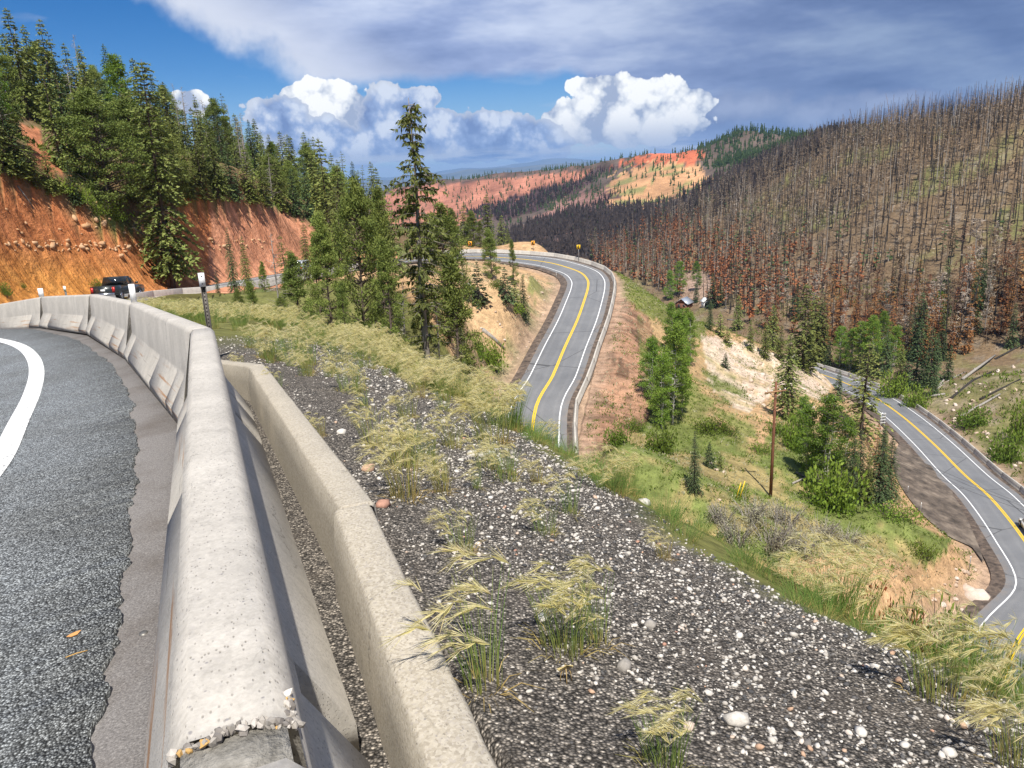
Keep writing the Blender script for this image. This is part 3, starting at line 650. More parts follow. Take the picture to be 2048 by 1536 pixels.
def rag(s):
    q = s-S0; base = -np.interp(q, [-3, 0, 2, 4.5, 6, 8, 10, 12.5, 15, 18, 24, 40], [0.43, 0.44, 0.50, 0.57, 0.66, 0.56, 0.50, 0.53, 0.52, 0.58, 0.5, 0.5])
    return base+0.03*fbm(s, s*0, 0.55, 7, 4)+0.02*fbm(s, s*0, 0.09, 9, 3)
sheet(-9.0, rag, 0.018, 'upper_road', M_CHIP, S0-3, S0+31, 0.02, 10)
# broad worn white edge line of the camera road
LN = catmull(np.array([list(at_z(*p)[:2]) for p in []]+[]), 4) if False else None
def on_road(u, v):
    d = ray(u, v); A_ = d[2]-0.1214*d[0]+0.0241*d[1]; return d*(-1.51/A_)
lc = [on_road(*p)[:2] for p in [(-60, 985), (-10, 920), (25, 850), (55, 790), (66, 745), (58, 715), (36, 695), (0, 683), (-60, 673), (-130, 670)]]
lc = catmull(np.array(lc), 8)
ribbon(lc, 0.11, 0.026, 'edge_line', M_WHITE, zf)
off = np.gradient(lc, axis=0); off /= np.linalg.norm(off, axis=1, keepdims=True)
mtw = paint_mat('worn_white_paint', (0.78, 0.78, 0.75), 0.75)
ribbon(lc+np.stack([off[:, 1], -off[:, 0]], 1)*0.105, 0.105, 0.0245, 'edge_line', mtw, zf)
# ------------------------------------------------------------------ concrete barriers
def concrete(name, base, rough_agg=0.0, rust=0.0, streak=0.5):
    mt, N = new_mat(name); P = N.obj(); x, y, z = N.sep(P)
    n1 = N.noise(P, 2.2, 6, 0.65); n2 = N.noise(P, 60, 4, 0.7); st = N.noise(N.mapping(P, scale=(9, 9, 0.5)), 1.0, 4, 0.7)
    c = N.mix(1.0, base, N.maprange(n1, 0.25, 0.75, 0.78, 1.18), 'MULTIPLY')
    c = N.mix(1.0, c, N.maprange(n2, 0.3, 0.7, 0.86, 1.12), 'MULTIPLY')
    if streak: c = N.mix(N.math('MULTIPLY', N.maprange(st, 0.52, 0.72), streak), c, N.mix(1.0, c, (0.62, 0.62, 0.62), 'MULTIPLY'))
    # air-bubble pits
    pv = N.voro(N.mapping(P, scale=(0.4, 1, 1)), 105, 'Distance'); pm = N.math('MULTIPLY', N.maprange(pv, 0.08, 0.24, 1, 0), N.maprange(N.noise(P, 7, 3, 0.6), 0.36, 0.52))
    c = N.mix(N.math('MULTIPLY', pm, 0.65), c, (0.14, 0.12, 0.10))
    if rough_agg:
        vc = N.voro(P, 120, 'Color'); vs = N.node('ShaderNodeSeparateColor'); N.l.new(vc, vs.inputs[0])
        ag = N.ramp(vs.outputs[0], [(0, (0.20, 0.17, 0.14)), (0.4, (0.38, 0.34, 0.275)), (0.8, (0.52, 0.48, 0.41)), (1, (0.30, 0.27, 0.26))])
        c = N.mix(rough_agg, c, ag)
        sp = N.voro(P, 28, 'Distance'); c = N.mix(N.math('MULTIPLY', N.maprange(sp, 0.06, 0.12, 1, 0), 0.7), c, (0.16, 0.15, 0.16))
    # hairline cracks
    cr = N.voro(N.mix(0.18, P, N.noise(P, 5, 4, 0.7, out='Color')), 1.1, 'Distance', 'DISTANCE_TO_EDGE')
    c = N.mix(N.math('MULTIPLY', N.maprange(cr, 0.0015, 0.005, 0.6, 0), N.maprange(N.noise(P, 1.3, 2, 0.5), 0.5, 0.6)), c, (0.13, 0.12, 0.10))
    if rust:
        rs = N.noise(N.mapping(P, scale=(0.5, 4, 16)), 1.0, 5, 0.7, 0.4)
        low = N.math('MULTIPLY', N.maprange(z, 0.36, 0.2), N.maprange(y, 0.0, 0.05))
        c = N.mix(N.math('MULTIPLY', N.math('MULTIPLY', N.maprange(rs, 0.55, 0.66), low), rust), c, (0.30, 0.13, 0.035))
        sc = N.noise(N.mapping(P, scale=(0.8, 4, 22), rot=(0, 0.12, 0)), 1.0, 4, 0.7, 0.6)
        c = N.mix(N.math('MULTIPLY', N.math('MULTIPLY', N.maprange(sc, 0.62, 0.66), low), 0.7), c, (0.09, 0.08, 0.075))
    h = N.math('ADD', N.math('MULTIPLY', n2, 0.6), N.math('MULTIPLY', pm, -1.0))
    N.bsdf(c, 0.85, N.bump(h, 0.5, 0.004), spec=0.25); return mt
M_CON = concrete('weathered_concrete', (0.47, 0.44, 0.39), 0.14, 0.8, 0.5)
M_CON2 = concrete('rough_concrete', (0.40, 0.355, 0.275), 0.45, 0.0, 0.2)
M_CONF = concrete('far_concrete', (0.48, 0.45, 0.40), 0.0, 0.0, 0.3)
def barrier_mesh(name, L, mat, prof=None, notches=(), top=0.088, detail=True, jag=False, z0=-0.02):
    """precast safety-shape barrier along local +x, y to the left, notches = (position, width, side, kind)"""
    ht = BH
    half = [(0.30, z0), (0.30, 0.07), (0.145, 0.335), (0.128, 0.375), (top+0.009, ht-0.034), (top-0.022, ht)]
    left = half; right = [(-a, b) for a, b in half[::-1]]
    base = np.array(left+right); n = len(base)
    xs = [0.0, 0.012]; pr = ['end', 'b']
    for (p, w, sd) in sorted(notches):
        xs += [p-w/2, p-w/2+0.002, p+w/2-0.002, p+w/2]; pr += ['b', sd, sd, 'b']
    xs += [L-0.012, L]; pr += ['b', 'end']
    secs = []
    for x, k in zip(xs, pr):
        q = base.copy()
        if k == 'end': q[:, 0] *= 0.965; q[:, 1] = np.where(q[:, 1] > 0.5, q[:, 1]-0.008, q[:, 1])
        if k in ('l', 'lr'): q[:2, 0] = 0.16
        if k in ('r', 'lr'): q[-2:, 0] = -0.16
        secs.append(np.column_stack([np.full(n, x), q]))
    V = np.vstack(secs); m_ = len(secs); i = np.arange(m_-1)[:, None]*n; j = np.arange(n)[None]; j2 = (j+1) % n
    Q = np.stack([i+j, i+j2, i+n+j2, i+n+j], -1).reshape(-1, 4)
    b = MB(); b.add(V, quads=Q)
    # end caps as fans
    for s, fl in ((0, 1), (m_-1, 0)):
        o = s*n; T = [(o, o+k, o+k+1) if fl else (o, o+k+1, o+k) for k in range(1, n-1)]
        b.t.append(np.array(T))
    return b.mesh(name, [mat])
def orient(a, bpt):
    """matrix putting local x from a to b, z up-ish"""
    x = np.asarray(bpt, float)-np.asarray(a, float); L = np.linalg.norm(x); x /= L
    z = np.array([0, 0, 1.0]); y = np.cross(z, x); y /= np.linalg.norm(y); z = np.cross(x, y)
    return Matrix(((x[0], y[0], z[0], a[0]), (x[1], y[1], z[1], a[1]), (x[2], y[2], z[2], a[2]), (0, 0, 0, 1))), L
def place_barrier(a, b, name, mat, label, group=None, notches=(), gap=0.012, top=0.088):
    M, L = orient(a, b); 
    o = link(name, barrier_mesh(name, L-2*gap, mat, notches=notches, top=top)); o.matrix_world = M@Matrix.Translation((gap, 0, 0))
    return tag(o, label, 'barrier', group)
DZ = np.array([0, 0, -BH])
lab = ['long pale concrete barrier with chipped near end running up the foreground', 'scratched concrete barrier past the first joint, with rust stains along its foot',
       'concrete barrier with long wavy crack just beyond the first white reflector plate', 'short-looking concrete barrier facing the camera in the bend, below the pickup', 'farthest concrete barrier of the curve at the left picture edge']
notch = [[(0.45, 0.05, 'r'), (0.9, 0.18, 'r'), (3.2, 0.04, 'l'), (4.6, 0.14, 'r'), (5.4, 0.05, 'lr')], [(0.5, 0.045, 'l'), (0.95, 0.03, 'l'), (2.4, 0.03, 'l'), (5.3, 0.05, 'l')], [(0.7, 0.04, 'l'), (1.9, 0.05, 'l'), (5.2, 0.06, 'l')], [(0.8, 0.06, 'l'), (4.7, 0.06, 'l')], [(1.0, 0.06, 'l'), (4.9, 0.06, 'l')]]
for i in range(5): place_barrier(JT[i]+DZ, JT[i+1]+DZ, 'concrete_barrier', M_CON, lab[i], 'barriers along the upper road', notch[i])
place_barrier(JT[5]+DZ, JEXT[0]+DZ, 'concrete_barrier', M_CON, 'concrete barrier just outside the left picture edge in the bend', 'barriers along the upper road', notch[3])
# the segment behind the chipped end and the grout in the joint
place_barrier(JBACK+DZ, JT[0]+DZ-e0*0.0, 'concrete_barrier', M_CON, 'concrete barrier under the photographer before the chipped joint', 'barriers along the upper road', [(5.2, 0.1, 'r')], gap=0.10)
mt, N = new_mat('joint_grout'); P = N.obj(); n = N.noise(P, 40, 4, 0.7)
N.bsdf(N.ramp(n, [(0.3, (0.14, 0.13, 0.11)), (0.7, (0.33, 0.31, 0.27))]), 0.9, N.bump(n, 0.8, 0.01), spec=0.2); M_GROUT = mt
M, L = orient(JT[0]+DZ-e0*0.16, JT[0]+DZ+e0*0.08)
gb = MB(); gb.box((L/2, 0, 0.392), (L, 0.155, 0.80)); o = link('joint_grout_block', gb.mesh('joint_grout_block', [M_GROUT])); o.matrix_world = M
tag(o, 'grey mortar filling the broken joint at the chipped barrier end', 'mortar')
# chipped concrete crumbs round the broken joint
mt, N = new_mat('exposed_aggregate'); r = N.rand(); N.bsdf(N.ramp(r, [(0, (0.33, 0.30, 0.26)), (0.35, (0.46, 0.42, 0.37)), (0.55, (0.20, 0.18, 0.16)), (0.80, (0.50, 0.31, 0.11)), (0.9, (0.58, 0.54, 0.48))], 'CONSTANT'), 0.8, spec=0.3); M_AGG = mt
def stone_mesh(seed, flat=0.7, jag=0.22, sub=1):
    import bmesh
    bm = bmesh.new(); bmesh.ops.create_icosphere(bm, subdivisions=sub, radius=1.0); rg = np.random.default_rng(seed)
    for v_ in bm.verts: v_.co = v_.co*(1+rg.uniform(-jag, jag)); 
    for v_ in bm.verts: v_.co.z *= flat
    me = bpy.data.meshes.new('stone'); bm.to_mesh(me); bm.free(); return me
crumb = [stone_mesh(50+k, 0.8, 0.3) for k in range(4)]
for me in crumb: me.materials.append(M_AGG)
rg = np.random.default_rng(5)
e2 = np.array([e0[1], -e0[0], 0])
MCH = orient(JT[0]+DZ, JT[1]+DZ)[0]
for k in range(110):
    w = rg.uniform(-0.092, 0.092); s = 0.010+0.007*math.sin(w*45+1)+rg.normal(0, 0.006)
    if k > 78: w = 0.087+rg.normal(0, 0.005); s = rg.uniform(0.0, 0.16)**1.3
    p = MCH@Vector((s, -w, BH-0.006-0.022*abs(w/0.1)**4-rg.uniform(0, 0.010)))
    r_ = rg.uniform(0.004, 0.011)
    o = link('concrete_chip', crumb[k % 4], None, p, (rg.uniform(0, 6), rg.uniform(0, 6), rg.uniform(0, 6))); o.scale = (r_, r_*rg.uniform(0.6, 1), r_*0.8)
    tag(o, 'small loose chip of broken concrete at the chipped barrier end', 'chip', 'chips at the broken barrier joint')
# second, half-buried barrier line beside it (only its rough top shows above the gravel)
SB = np.array([[0.505, -0.36, -1.31], [-0.735, 3.15, -1.385], [-2.525, 7.44, -1.74], [-4.9, 11.0, -2.37]])
E2 = [(0.10, -1.2)]
def buried(a, b, label, top=0.074):
    M, L = orient(a, b); L -= 0.02
    half = [(top+0.05, -0.55), (top+0.022, -0.16), (top+0.006, -0.012), (top-0.008, 0)]
    base = np.array(half+[(-p, q) for p, q in half[::-1]]); n = len(base); xs = np.concatenate([[0, 0.015, 0.03], np.linspace(0.2, L-0.2, 24), [L-0.03, L-0.015, L]])
    rg = np.random.default_rng(int(abs(a[0])*100)+3); V = []
    for k, x in enumerate(xs):
        q = base.copy(); q += rg.normal(0, 0.0012, q.shape)
        if k in (0, len(xs)-1): q[:, 0] *= 0.93; q[:, 1] -= np.where(q[:, 1] > -0.1, 0.014, 0)
        V.append(np.column_stack([np.full(n, x), q]))
    V = np.vstack(V); i = np.arange(len(xs)-1)[:, None]*n; j = np.arange(n-1)[None]
    Q = np.stack([i+j, i+j+1, i+n+j+1, i+n+j], -1).reshape(-1, 4); b_ = MB(); b_.add(V, quads=Q)
    b_.t.append(np.array([(0, k, k+1) for k in range(1, n-1)])); o_ = (len(xs)-1)*n; b_.t.append(np.array([(o_, o_+k+1, o_+k) for k in range(1, n-1)]))
    o = link('buried_barrier', b_.mesh('buried_barrier', [M_CON2])); o.matrix_world = M
    return tag(o, label, 'barrier', 'half-buried barriers beside the gravel')
buried(SB[0], SB[1], 'rough half-buried concrete barrier beside the gravel, nearest the camera')
buried(SB[1]+np.array([0.02, 0.03, -0.02]), SB[2], 'half-buried concrete barrier beyond the joint with the dark hole')
buried(SB[2], SB[3], 'half-buried concrete barrier angling behind the foreground barrier')
mt, N = new_mat('dark_hole'); N.bsdf((0.03, 0.028, 0.025), 0.95, spec=0.05); M_DARK = mt
# far barriers along the lower roads: six-metre segments
def seq_on_road(i0, i1, off, L=6.1):
    P = np.array([road_pt(i, off, 0.0) for i in range(i0, i1)]); S = np.concatenate([[0], np.cumsum(np.linalg.norm(np.diff(P, axis=0), axis=1))])
    s = np.arange(0, S[-1], L); return np.stack([np.interp(s, S, P[:, k]) for k in range(3)], 1)
def near_idx(x, y): return int(np.argmin(np.hypot(ROAD[:, 0]-x, ROAD[:, 1]-y)))
BSEQ = {}
for nm, (p0, p1, off, lb) in {'pickup': ((-31.5, 54), (-22, 122), 4.75, 'low concrete barrier beside the pickup road'),
                              'hairpin': ((-14, 153), (1.8, 70), -4.85, 'pale concrete barrier outside the middle hairpin'),
                              'lower': ((56, 74), (74, 200), 4.75, 'creek-side concrete barrier of the lowest road')}.items():
    Q_ = seq_on_road(near_idx(*p0), near_idx(*p1), off); BSEQ[nm] = Q_
    for q, (a, b) in enumerate(zip(Q_[:-1], Q_[1:])): place_barrier(a, b, 'concrete_barrier', M_CONF, '%s, %s from its %s end' % (lb, ORD[q], {'pickup': 'pickup', 'hairpin': 'far left', 'lower': 'near right'}[nm]), 'barriers: '+lb, gap=0.02)
# ------------------------------------------------------------------ vegetation materials
def leaf_mat(name, stops, trans=0.25, var=0.25, rough=0.7, noise=1.2):
    mt, N = new_mat(name); r = N.rand(); P = N.obj(); n = N.noise(P, noise, 2, 0.6); t = N.attr('tint', 'Fac')
    f = N.math('ADD', N.math('MULTIPLY', t, 0.62), N.math('MULTIPLY', N.math('ADD', n, N.math('MULTIPLY', r, 0.5)), 0.38))
    c = N.ramp(f, stops); c = N.hsv(c, N.maprange(r, 0, 1, 0.485, 0.515), 1.0, N.maprange(N.math('FRACT', N.math('MULTIPLY', r, 7.3)), 0, 1, 1-var, 1+var))
    N.bsdf(c, rough, spec=0.2, trans=trans); return mt
def bark_mat(name, a, b, scale=8):
    mt, N = new_mat(name); P = N.obj(); n = N.noise(N.mapping(P, scale=(1, 1, 0.25)), scale, 4, 0.7)
    N.bsdf(N.ramp(n, [(0.3, a), (0.7, b)]), 0.9, N.bump(n, 0.5, 0.02), spec=0.15); return mt
M_FIR = leaf_mat('fir_needles', [(0.05, (0.045, 0.065, 0.022)), (0.4, (0.115, 0.15, 0.042)), (0.75, (0.23, 0.265, 0.07)), (1, (0.34, 0.36, 0.11))])
M_PINE = leaf_mat('pine_needles', [(0.05, (0.05, 0.07, 0.02)), (0.4, (0.125, 0.17, 0.04)), (0.75, (0.24, 0.28, 0.065)), (1, (0.36, 0.38, 0.11))])
M_BLUE = leaf_mat('spruce_needles', [(0.05, (0.022, 0.048, 0.026)), (0.5, (0.07, 0.115, 0.048)), (1, (0.16, 0.21, 0.08))])
M_ASP = leaf_mat('aspen_leaves', [(0.05, (0.07, 0.13, 0.02)), (0.5, (0.16, 0.26, 0.04)), (1, (0.32, 0.42, 0.07))], 0.4)
M_BUSH = leaf_mat('bush_leaves', [(0.05, (0.055, 0.10, 0.014)), (0.5, (0.13, 0.20, 0.025)), (1, (0.24, 0.31, 0.05))], 0.3)
M_RUST = leaf_mat('scorched_needles', [(0.05, (0.12, 0.055, 0.022)), (0.5, (0.26, 0.115, 0.042)), (1, (0.42, 0.20, 0.08))], 0.15)
M_TWIG = leaf_mat('dead_twigs', [(0.05, (0.15, 0.12, 0.09)), (0.5, (0.30, 0.245, 0.19)), (1, (0.50, 0.42, 0.34))], 0.0)
M_BRN = leaf_mat('singed_twigs', [(0.05, (0.08, 0.052, 0.032)), (0.5, (0.20, 0.13, 0.08)), (1, (0.35, 0.24, 0.15))], 0.0)
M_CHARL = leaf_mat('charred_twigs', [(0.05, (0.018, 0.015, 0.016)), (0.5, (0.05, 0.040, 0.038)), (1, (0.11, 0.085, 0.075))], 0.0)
M_SAGE = leaf_mat('dry_shrub', [(0.05, (0.14, 0.14, 0.08)), (0.5, (0.28, 0.27, 0.165)), (1, (0.42, 0.40, 0.27))], 0.1)
M_REDL = leaf_mat('red_leaves', [(0.05, (0.14, 0.03, 0.012)), (0.5, (0.30, 0.075, 0.025)), (1, (0.42, 0.15, 0.05))], 0.3)
M_BARK = bark_mat('conifer_bark', (0.055, 0.042, 0.033), (0.19, 0.15, 0.12)); M_GREY = bark_mat('dead_grey_wood', (0.17, 0.15, 0.13), (0.42, 0.39, 0.35))
M_CHAR = bark_mat('charred_wood', (0.012, 0.011, 0.011), (0.07, 0.062, 0.056)); M_ASPB = bark_mat('aspen_bark', (0.30, 0.29, 0.25), (0.62, 0.60, 0.54), 3)
M_TANW = bark_mat('singed_bark', (0.095, 0.068, 0.048), (0.31, 0.23, 0.16))
def tinted(name, V, T, tint, mat):
    me = mesh_np(name, V, T, None, [mat]); at = me.attributes.new('tint', 'FLOAT', 'POINT'); at.data.foreach_set('value', np.asarray(tint, np.float32)); return me
class Leaves:
    def __init__(s): s.V = []; s.T = []; s.t = []; s.n = 0
    def cards(s, base, d, side, L, W, tint):
        """kite-shaped sprays: base point, direction, side vector, length, width (arrays)"""
        k = len(base)
        if k == 0: return
        a = base; b = base+d*L[:, None]*0.45+side*W[:, None]*0.5; c = base+d*L[:, None]; e = base+d*L[:, None]*0.45-side*W[:, None]*0.5
        s.V.append(np.stack([a, b, c, e], 1).reshape(-1, 3)); i = s.n+np.arange(k)*4
        s.T.append(np.concatenate([np.stack([i, i+1, i+2], 1), np.stack([i, i+2, i+3], 1)])); s.t.append(np.repeat(tint, 4)); s.n += 4*k
    def mesh(s, name, mat): return tinted(name, np.concatenate(s.V), np.concatenate(s.T), np.concatenate(s.t), mat)
def unit(v): return v/(np.linalg.norm(v, axis=-1, keepdims=True)+1e-9)
def conifer(seed, h=10.0, rad=1.6, cb=0.08, whorls=34, nb=6, spr=8, ls=0.36, droop=0.35, taper=0.85, mat=None, bark=None, gaps=0.12, trunk_r=0.14, ragged=0.3, bare=0.0, curve=1.0, hang=0.25):
    """tapered trunk with whorled limbs; sprays of needles along every limb. unit: metres, base at origin"""
    rg = np.random.default_rng(seed); lv = Leaves(); tb = MB()
    bend = rg.normal(0, 0.012, 2)*h
    def axis(z): return np.array([bend[0]*(z/h)**2, bend[1]*(z/h)**2, z])
    tb.tube([axis(z) for z in np.linspace(-0.4, h, 9)], trunk_r*np.clip(1.02-np.linspace(0, 1, 9), 0.05, 1)**0.9, 7)
    for w in range(whorls):
        f = cb+(1-cb)*((w+rg.uniform(-0.3, 0.3))/whorls); f = min(max(f, cb), 0.985)
        if rg.random() < gaps: continue
        z = f*h; g = (f-cb)/(1-cb); R_ = rad*((1-g)**taper)*(0.35+0.65*min(1, g/0.12+0.35))
        asym = rg.uniform(0, 2*math.pi); 
        for b in range(nb):
            if rg.random() < gaps: continue
            az = b*2*math.pi/nb+w*1.9+rg.uniform(-0.4, 0.4); L = R_*rg.uniform(1-ragged, 1+ragged*0.7)*(1+0.2*math.cos(az-asym))+0.06
            up = (0.45*g-0.25*(1-g)) ; n = max(3, int(spr*L/rad)+2)
            t = np.linspace(0, 1, 5); o = np.array([math.cos(az), math.sin(az), 0]); sd = np.array([-o[1], o[0], 0])
            pts = axis(z)+o*(L*t)[:, None]+np.array([0, 0, 1.0])*((up*L*t-droop*L*t**2*curve)[:, None])
            tb.tube(pts[[0, 2, 4]], [0.018*h/10+0.012*L, 0.012, 0.004], 3, cap=False)
            if rg.random() < bare: continue
            tt = np.clip(rg.uniform(0.12, 1.0, n)**0.8, 0, 1); p = np.stack([np.interp(tt, t, pts[:, k]) for k in range(3)], 1)
            sgn = rg.choice([-1, 1], n)[:, None]; 
            d = unit(o*rg.uniform(0.35, 1.0, (n, 1))+sd*sgn*rg.uniform(0.2, 1.0, (n, 1))+np.array([0, 0, 1.0])*rg.uniform(-0.5-hang, 0.35, (n, 1)))
            side = unit(np.cross(d, unit(np.array([0, 0, 1.0])+rg.normal(0, 0.6, (n, 3)))))
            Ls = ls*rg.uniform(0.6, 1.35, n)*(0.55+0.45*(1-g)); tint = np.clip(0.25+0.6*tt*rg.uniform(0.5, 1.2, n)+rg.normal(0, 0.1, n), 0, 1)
            lv.cards(p-d*Ls[:, None]*0.15, d, side, Ls, Ls*rg.uniform(0.38, 0.6, n), tint)
    # leader tip
    n = 5; p = np.tile(axis(h*0.97), (n, 1)); d = unit(np.array([0, 0, 1.0])+rg.normal(0, 0.3, (n, 3))); lv.cards(p, d, unit(np.cross(d, rg.normal(0, 1, (n, 3)))), np.full(n, ls*0.8), np.full(n, ls*0.25), np.full(n, 0.6))
    return dict(trunk=tb.mesh('trunk', [bark or M_BARK], True), crown=lv.mesh('crown', mat or M_FIR), h=h)
def limbtree(seed, h=8.0, rad=2.2, base=0.25, clumps=60, per=40, ls=0.22, mat=None, bark=None, trunk_r=0.13, shape='round', spread=0.42, dead=0.0, stems=1):
    """broad tree: trunk, limbs and clumps of leaf-sized faces through the crown volume"""
    rg = np.random.default_rng(seed); lv = Leaves(); tb = MB()
    for st in range(stems):
        off = rg.normal(0, 0.25*(stems > 1), 2); lean = rg.normal(0, 0.04, 2)*h
        ax = lambda z: np.array([off[0]+lean[0]*z/h+0.05*math.sin(z*1.3+st), off[1]+lean[1]*z/h, z])
        tb.tube([ax(z) for z in np.linspace(-0.4, h*0.95, 9)], trunk_r*np.linspace(1, 0.12, 9), 6)
        for c in range(clumps//stems):
            g = rg.random()**0.85; z = h*(base+(1-base)*g)
            prof = {'round': math.sqrt(max(0.02, 1-(2*g-0.85)**2/1.35)), 'cone': (1-g)**0.75*min(1, 0.5+g*3)+0.06, 'tall': (1-g**2.2)**0.8*min(1, 0.45+g*2.2)+0.05}[shape]
            R_ = rad*prof*math.sqrt(rg.uniform(0.08, 1.0)); az = rg.uniform(0, 2*math.pi); cpt = ax(z*0.97)+np.array([math.cos(az)*R_, math.sin(az)*R_, rg.normal(0, 0.1)])
            zs = max(z-R_*rg.uniform(0.3, 0.7), h*base*0.6); m_ = (ax(zs)+cpt)/2+np.array([0, 0, -0.06*R_])
            tb.tube([ax(zs), m_, cpt], [0.03+0.012*R_, 0.018, 0.006], 3, cap=False)
            if rg.random() < dead: continue
            k = int(per*rg.uniform(0.6, 1.3)); cr = rad*spread*rg.uniform(0.55, 1.1)
            q = rg.normal(0, 1, (k, 3)); q = unit(q)*(rg.random((k, 1))**0.5)*cr*np.array([1, 1, 0.62]); p = cpt+q
            d = unit(q/cr+rg.normal(0, 0.8, (k, 3))+np.array([0, 0, -0.1])); side = unit(np.cross(d, rg.normal(0, 1, (k, 3))))
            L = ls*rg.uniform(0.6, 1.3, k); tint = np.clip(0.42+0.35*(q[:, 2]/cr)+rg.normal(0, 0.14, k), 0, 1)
            lv.cards(p, d, side, L, L*rg.uniform(0.32, 0.55, k), tint)
    if not lv.V: lv.cards(np.zeros((1, 3)), np.array([[0, 0, 1.]]), np.array([[1., 0, 0]]), np.array([0.01]), np.array([0.01]), np.array([0.5]))
    return dict(trunk=tb.mesh('trunk', [bark or M_BARK], True), crown=lv.mesh('crown', mat), h=h)
def snag(seed, h=14.0, r=0.13, nbr=26, bl=0.9, up=0.2, bark=None, lean=0.02, base=0.25, fine=0, sides=5, mat=None):
    """burnt or dead trunk with bare limbs; fine = number of twig faces"""
    rg = np.random.default_rng(seed); tb = MB(); ln = rg.normal(0, lean, 2)*h
    ax = lambda z: np.array([ln[0]*(z/h)**1.5, ln[1]*(z/h)**1.5, z])
    tb.tube([ax(z) for z in np.linspace(-0.4, h, 6)], r*np.linspace(1, 0.12, 6), sides); bb = MB(); lv = Leaves()
    for k in range(nbr):
        f = base+(1-base)*rg.random(); z = f*h; az = rg.uniform(0, 6.28); L = bl*rg.uniform(0.35, 1.2)*(1.25-f)
        o = np.array([math.cos(az), math.sin(az), rg.normal(up, 0.25)]); p0 = ax(z); p1 = p0+o*L*0.55+np.array([0, 0, -0.05]); p2 = p0+o*L
        bb.tube([p0, p1, p2], [r*0.24, r*0.16, r*0.05], 3, cap=False)
        if fine:
            n = max(1, fine//nbr); t = rg.uniform(0.2, 1, (n, 1)); p = p0+o*L*t; d = unit(o+rg.normal(0, 0.7, (n, 3))); Ls = bl*rg.uniform(0.25, 0.5, n)
            lv.cards(p, d, unit(np.cross(d, rg.normal(0, 1, (n, 3)))), Ls, Ls*0.16, np.clip(rg.normal(0.5, 0.2, n), 0, 1))
    out = dict(trunk=tb.mesh('trunk', [bark or M_CHAR], True), h=h)
    if fine: 
        out['crown'] = lv.mesh('crown', mat or M_TWIG); out['limb'] = bb.mesh('limbs', [bark or M_CHAR])
    else: out['crown'] = bb.mesh('crown', [bark or M_CHAR])
    return out
def put_tree(proto, loc, h, name, label, group=None, cat='tree', wide=1.0, rz=None, rg=random):
    k = h/proto['h']; z = rg.uniform(0, 6.28) if rz is None else rz
    r_ = thing(name, label, cat, loc, z, group); r_.scale = (k*wide, k*wide, k)
    for part in ('trunk', 'crown', 'limb'):
        if part in proto:
            o_ = link({'limb': 'branches'}.get(part, part), proto[part], r_)
            if part != 'trunk': o_['kind'] = 'stuff'
    return r_
# prototypes
FIRN = [conifer(1, 11, 1.75, 0.03, 58, 9, 24, 0.27, 0.45, 0.62, gaps=0.08, ragged=0.35), conifer(2, 10, 1.5, 0.03, 52, 8, 20, 0.25, 0.5, 0.72, gaps=0.05, mat=M_BLUE), conifer(3, 9, 1.9, 0.05, 40, 7, 24, 0.28, 0.4, 0.65, gaps=0.16, ragged=0.45)]
FIRM = [conifer(11, 10, 1.55, 0.03, 38, 8, 15, 0.40, 0.45, 0.66, gaps=0.06, ragged=0.35), conifer(12, 10, 1.3, 0.04, 38, 7, 14, 0.38, 0.5, 0.6, gaps=0.09), conifer(13, 10, 1.8, 0.03, 34, 8, 16, 0.44, 0.35, 0.64, gaps=0.12, ragged=0.4), conifer(14, 10, 1.4, 0.04, 40, 7, 14, 0.38, 0.55, 0.75, gaps=0.04, mat=M_BLUE), conifer(15, 10, 1.1, 0.1, 30, 6, 10, 0.40, 0.4, 0.55, gaps=0.2, bare=0.15)]
SAPL = [conifer(21, 3, 0.85, 0.02, 18, 7, 7, 0.30, 0.2, 0.9, gaps=0.03, trunk_r=0.05, mat=M_BLUE), conifer(22, 3, 0.7, 0.02, 18, 7, 6, 0.28, 0.15, 0.85, gaps=0.05, trunk_r=0.05)]
PINE = [limbtree(31, 7, 1.9, 0.05, 150, 105, 0.135, M_PINE, shape='cone', spread=0.23), limbtree(32, 7, 2.2, 0.06, 170, 105, 0.135, M_PINE, shape='tall', spread=0.20), limbtree(33, 7, 1.5, 0.04, 120, 95, 0.13, M_PINE, shape='cone', spread=0.25, dead=0.12)]
ASPEN = [limbtree(41, 9, 1.5, 0.10, 120, 80, 0.17, M_ASP, M_ASPB, 0.09, 'tall', 0.34, stems=2), limbtree(42, 9, 1.3, 0.15, 110, 80, 0.17, M_ASP, M_ASPB, 0.09, 'tall', 0.36), limbtree(43, 9, 1.7, 0.06, 130, 76, 0.18, M_ASP, M_ASPB, 0.08, 'tall', 0.32, stems=3)]
DEADG = [snag(51, 9, 0.12, 60, 1.7, -0.05, M_GREY, 0.01, 0.15), snag(52, 8, 0.11, 70, 1.5, 0.1, M_GREY, 0.03, 0.1)]
BSNAG = [snag(61, 15, 0.21, 20, 0.8, 0.0, M_CHAR, 0.015, 0.3), snag(62, 15, 0.18, 26, 1.0, 0.15, M_CHAR, 0.03, 0.35), snag(63, 15, 0.22, 14, 0.6, 0.0, M_CHAR, 0.05, 0.4), snag(64, 15, 0.17, 22, 0.9, 0.0, M_TANW, 0.02, 0.3)]
BTWIG = [snag(71, 14, 0.16, 36, 1.5, 0.25, M_TANW, 0.02, 0.22, 420, mat=M_TWIG), snag(72, 14, 0.16, 40, 1.3, -0.05, M_TANW, 0.02, 0.12, 520, mat=M_BRN), snag(73, 13, 0.15, 40, 1.7, 0.4, M_GREY, 0.03, 0.30, 420, mat=M_TWIG), snag(74, 14, 0.17, 44, 1.4, -0.1, M_CHAR, 0.02, 0.10, 520, mat=M_BRN)]
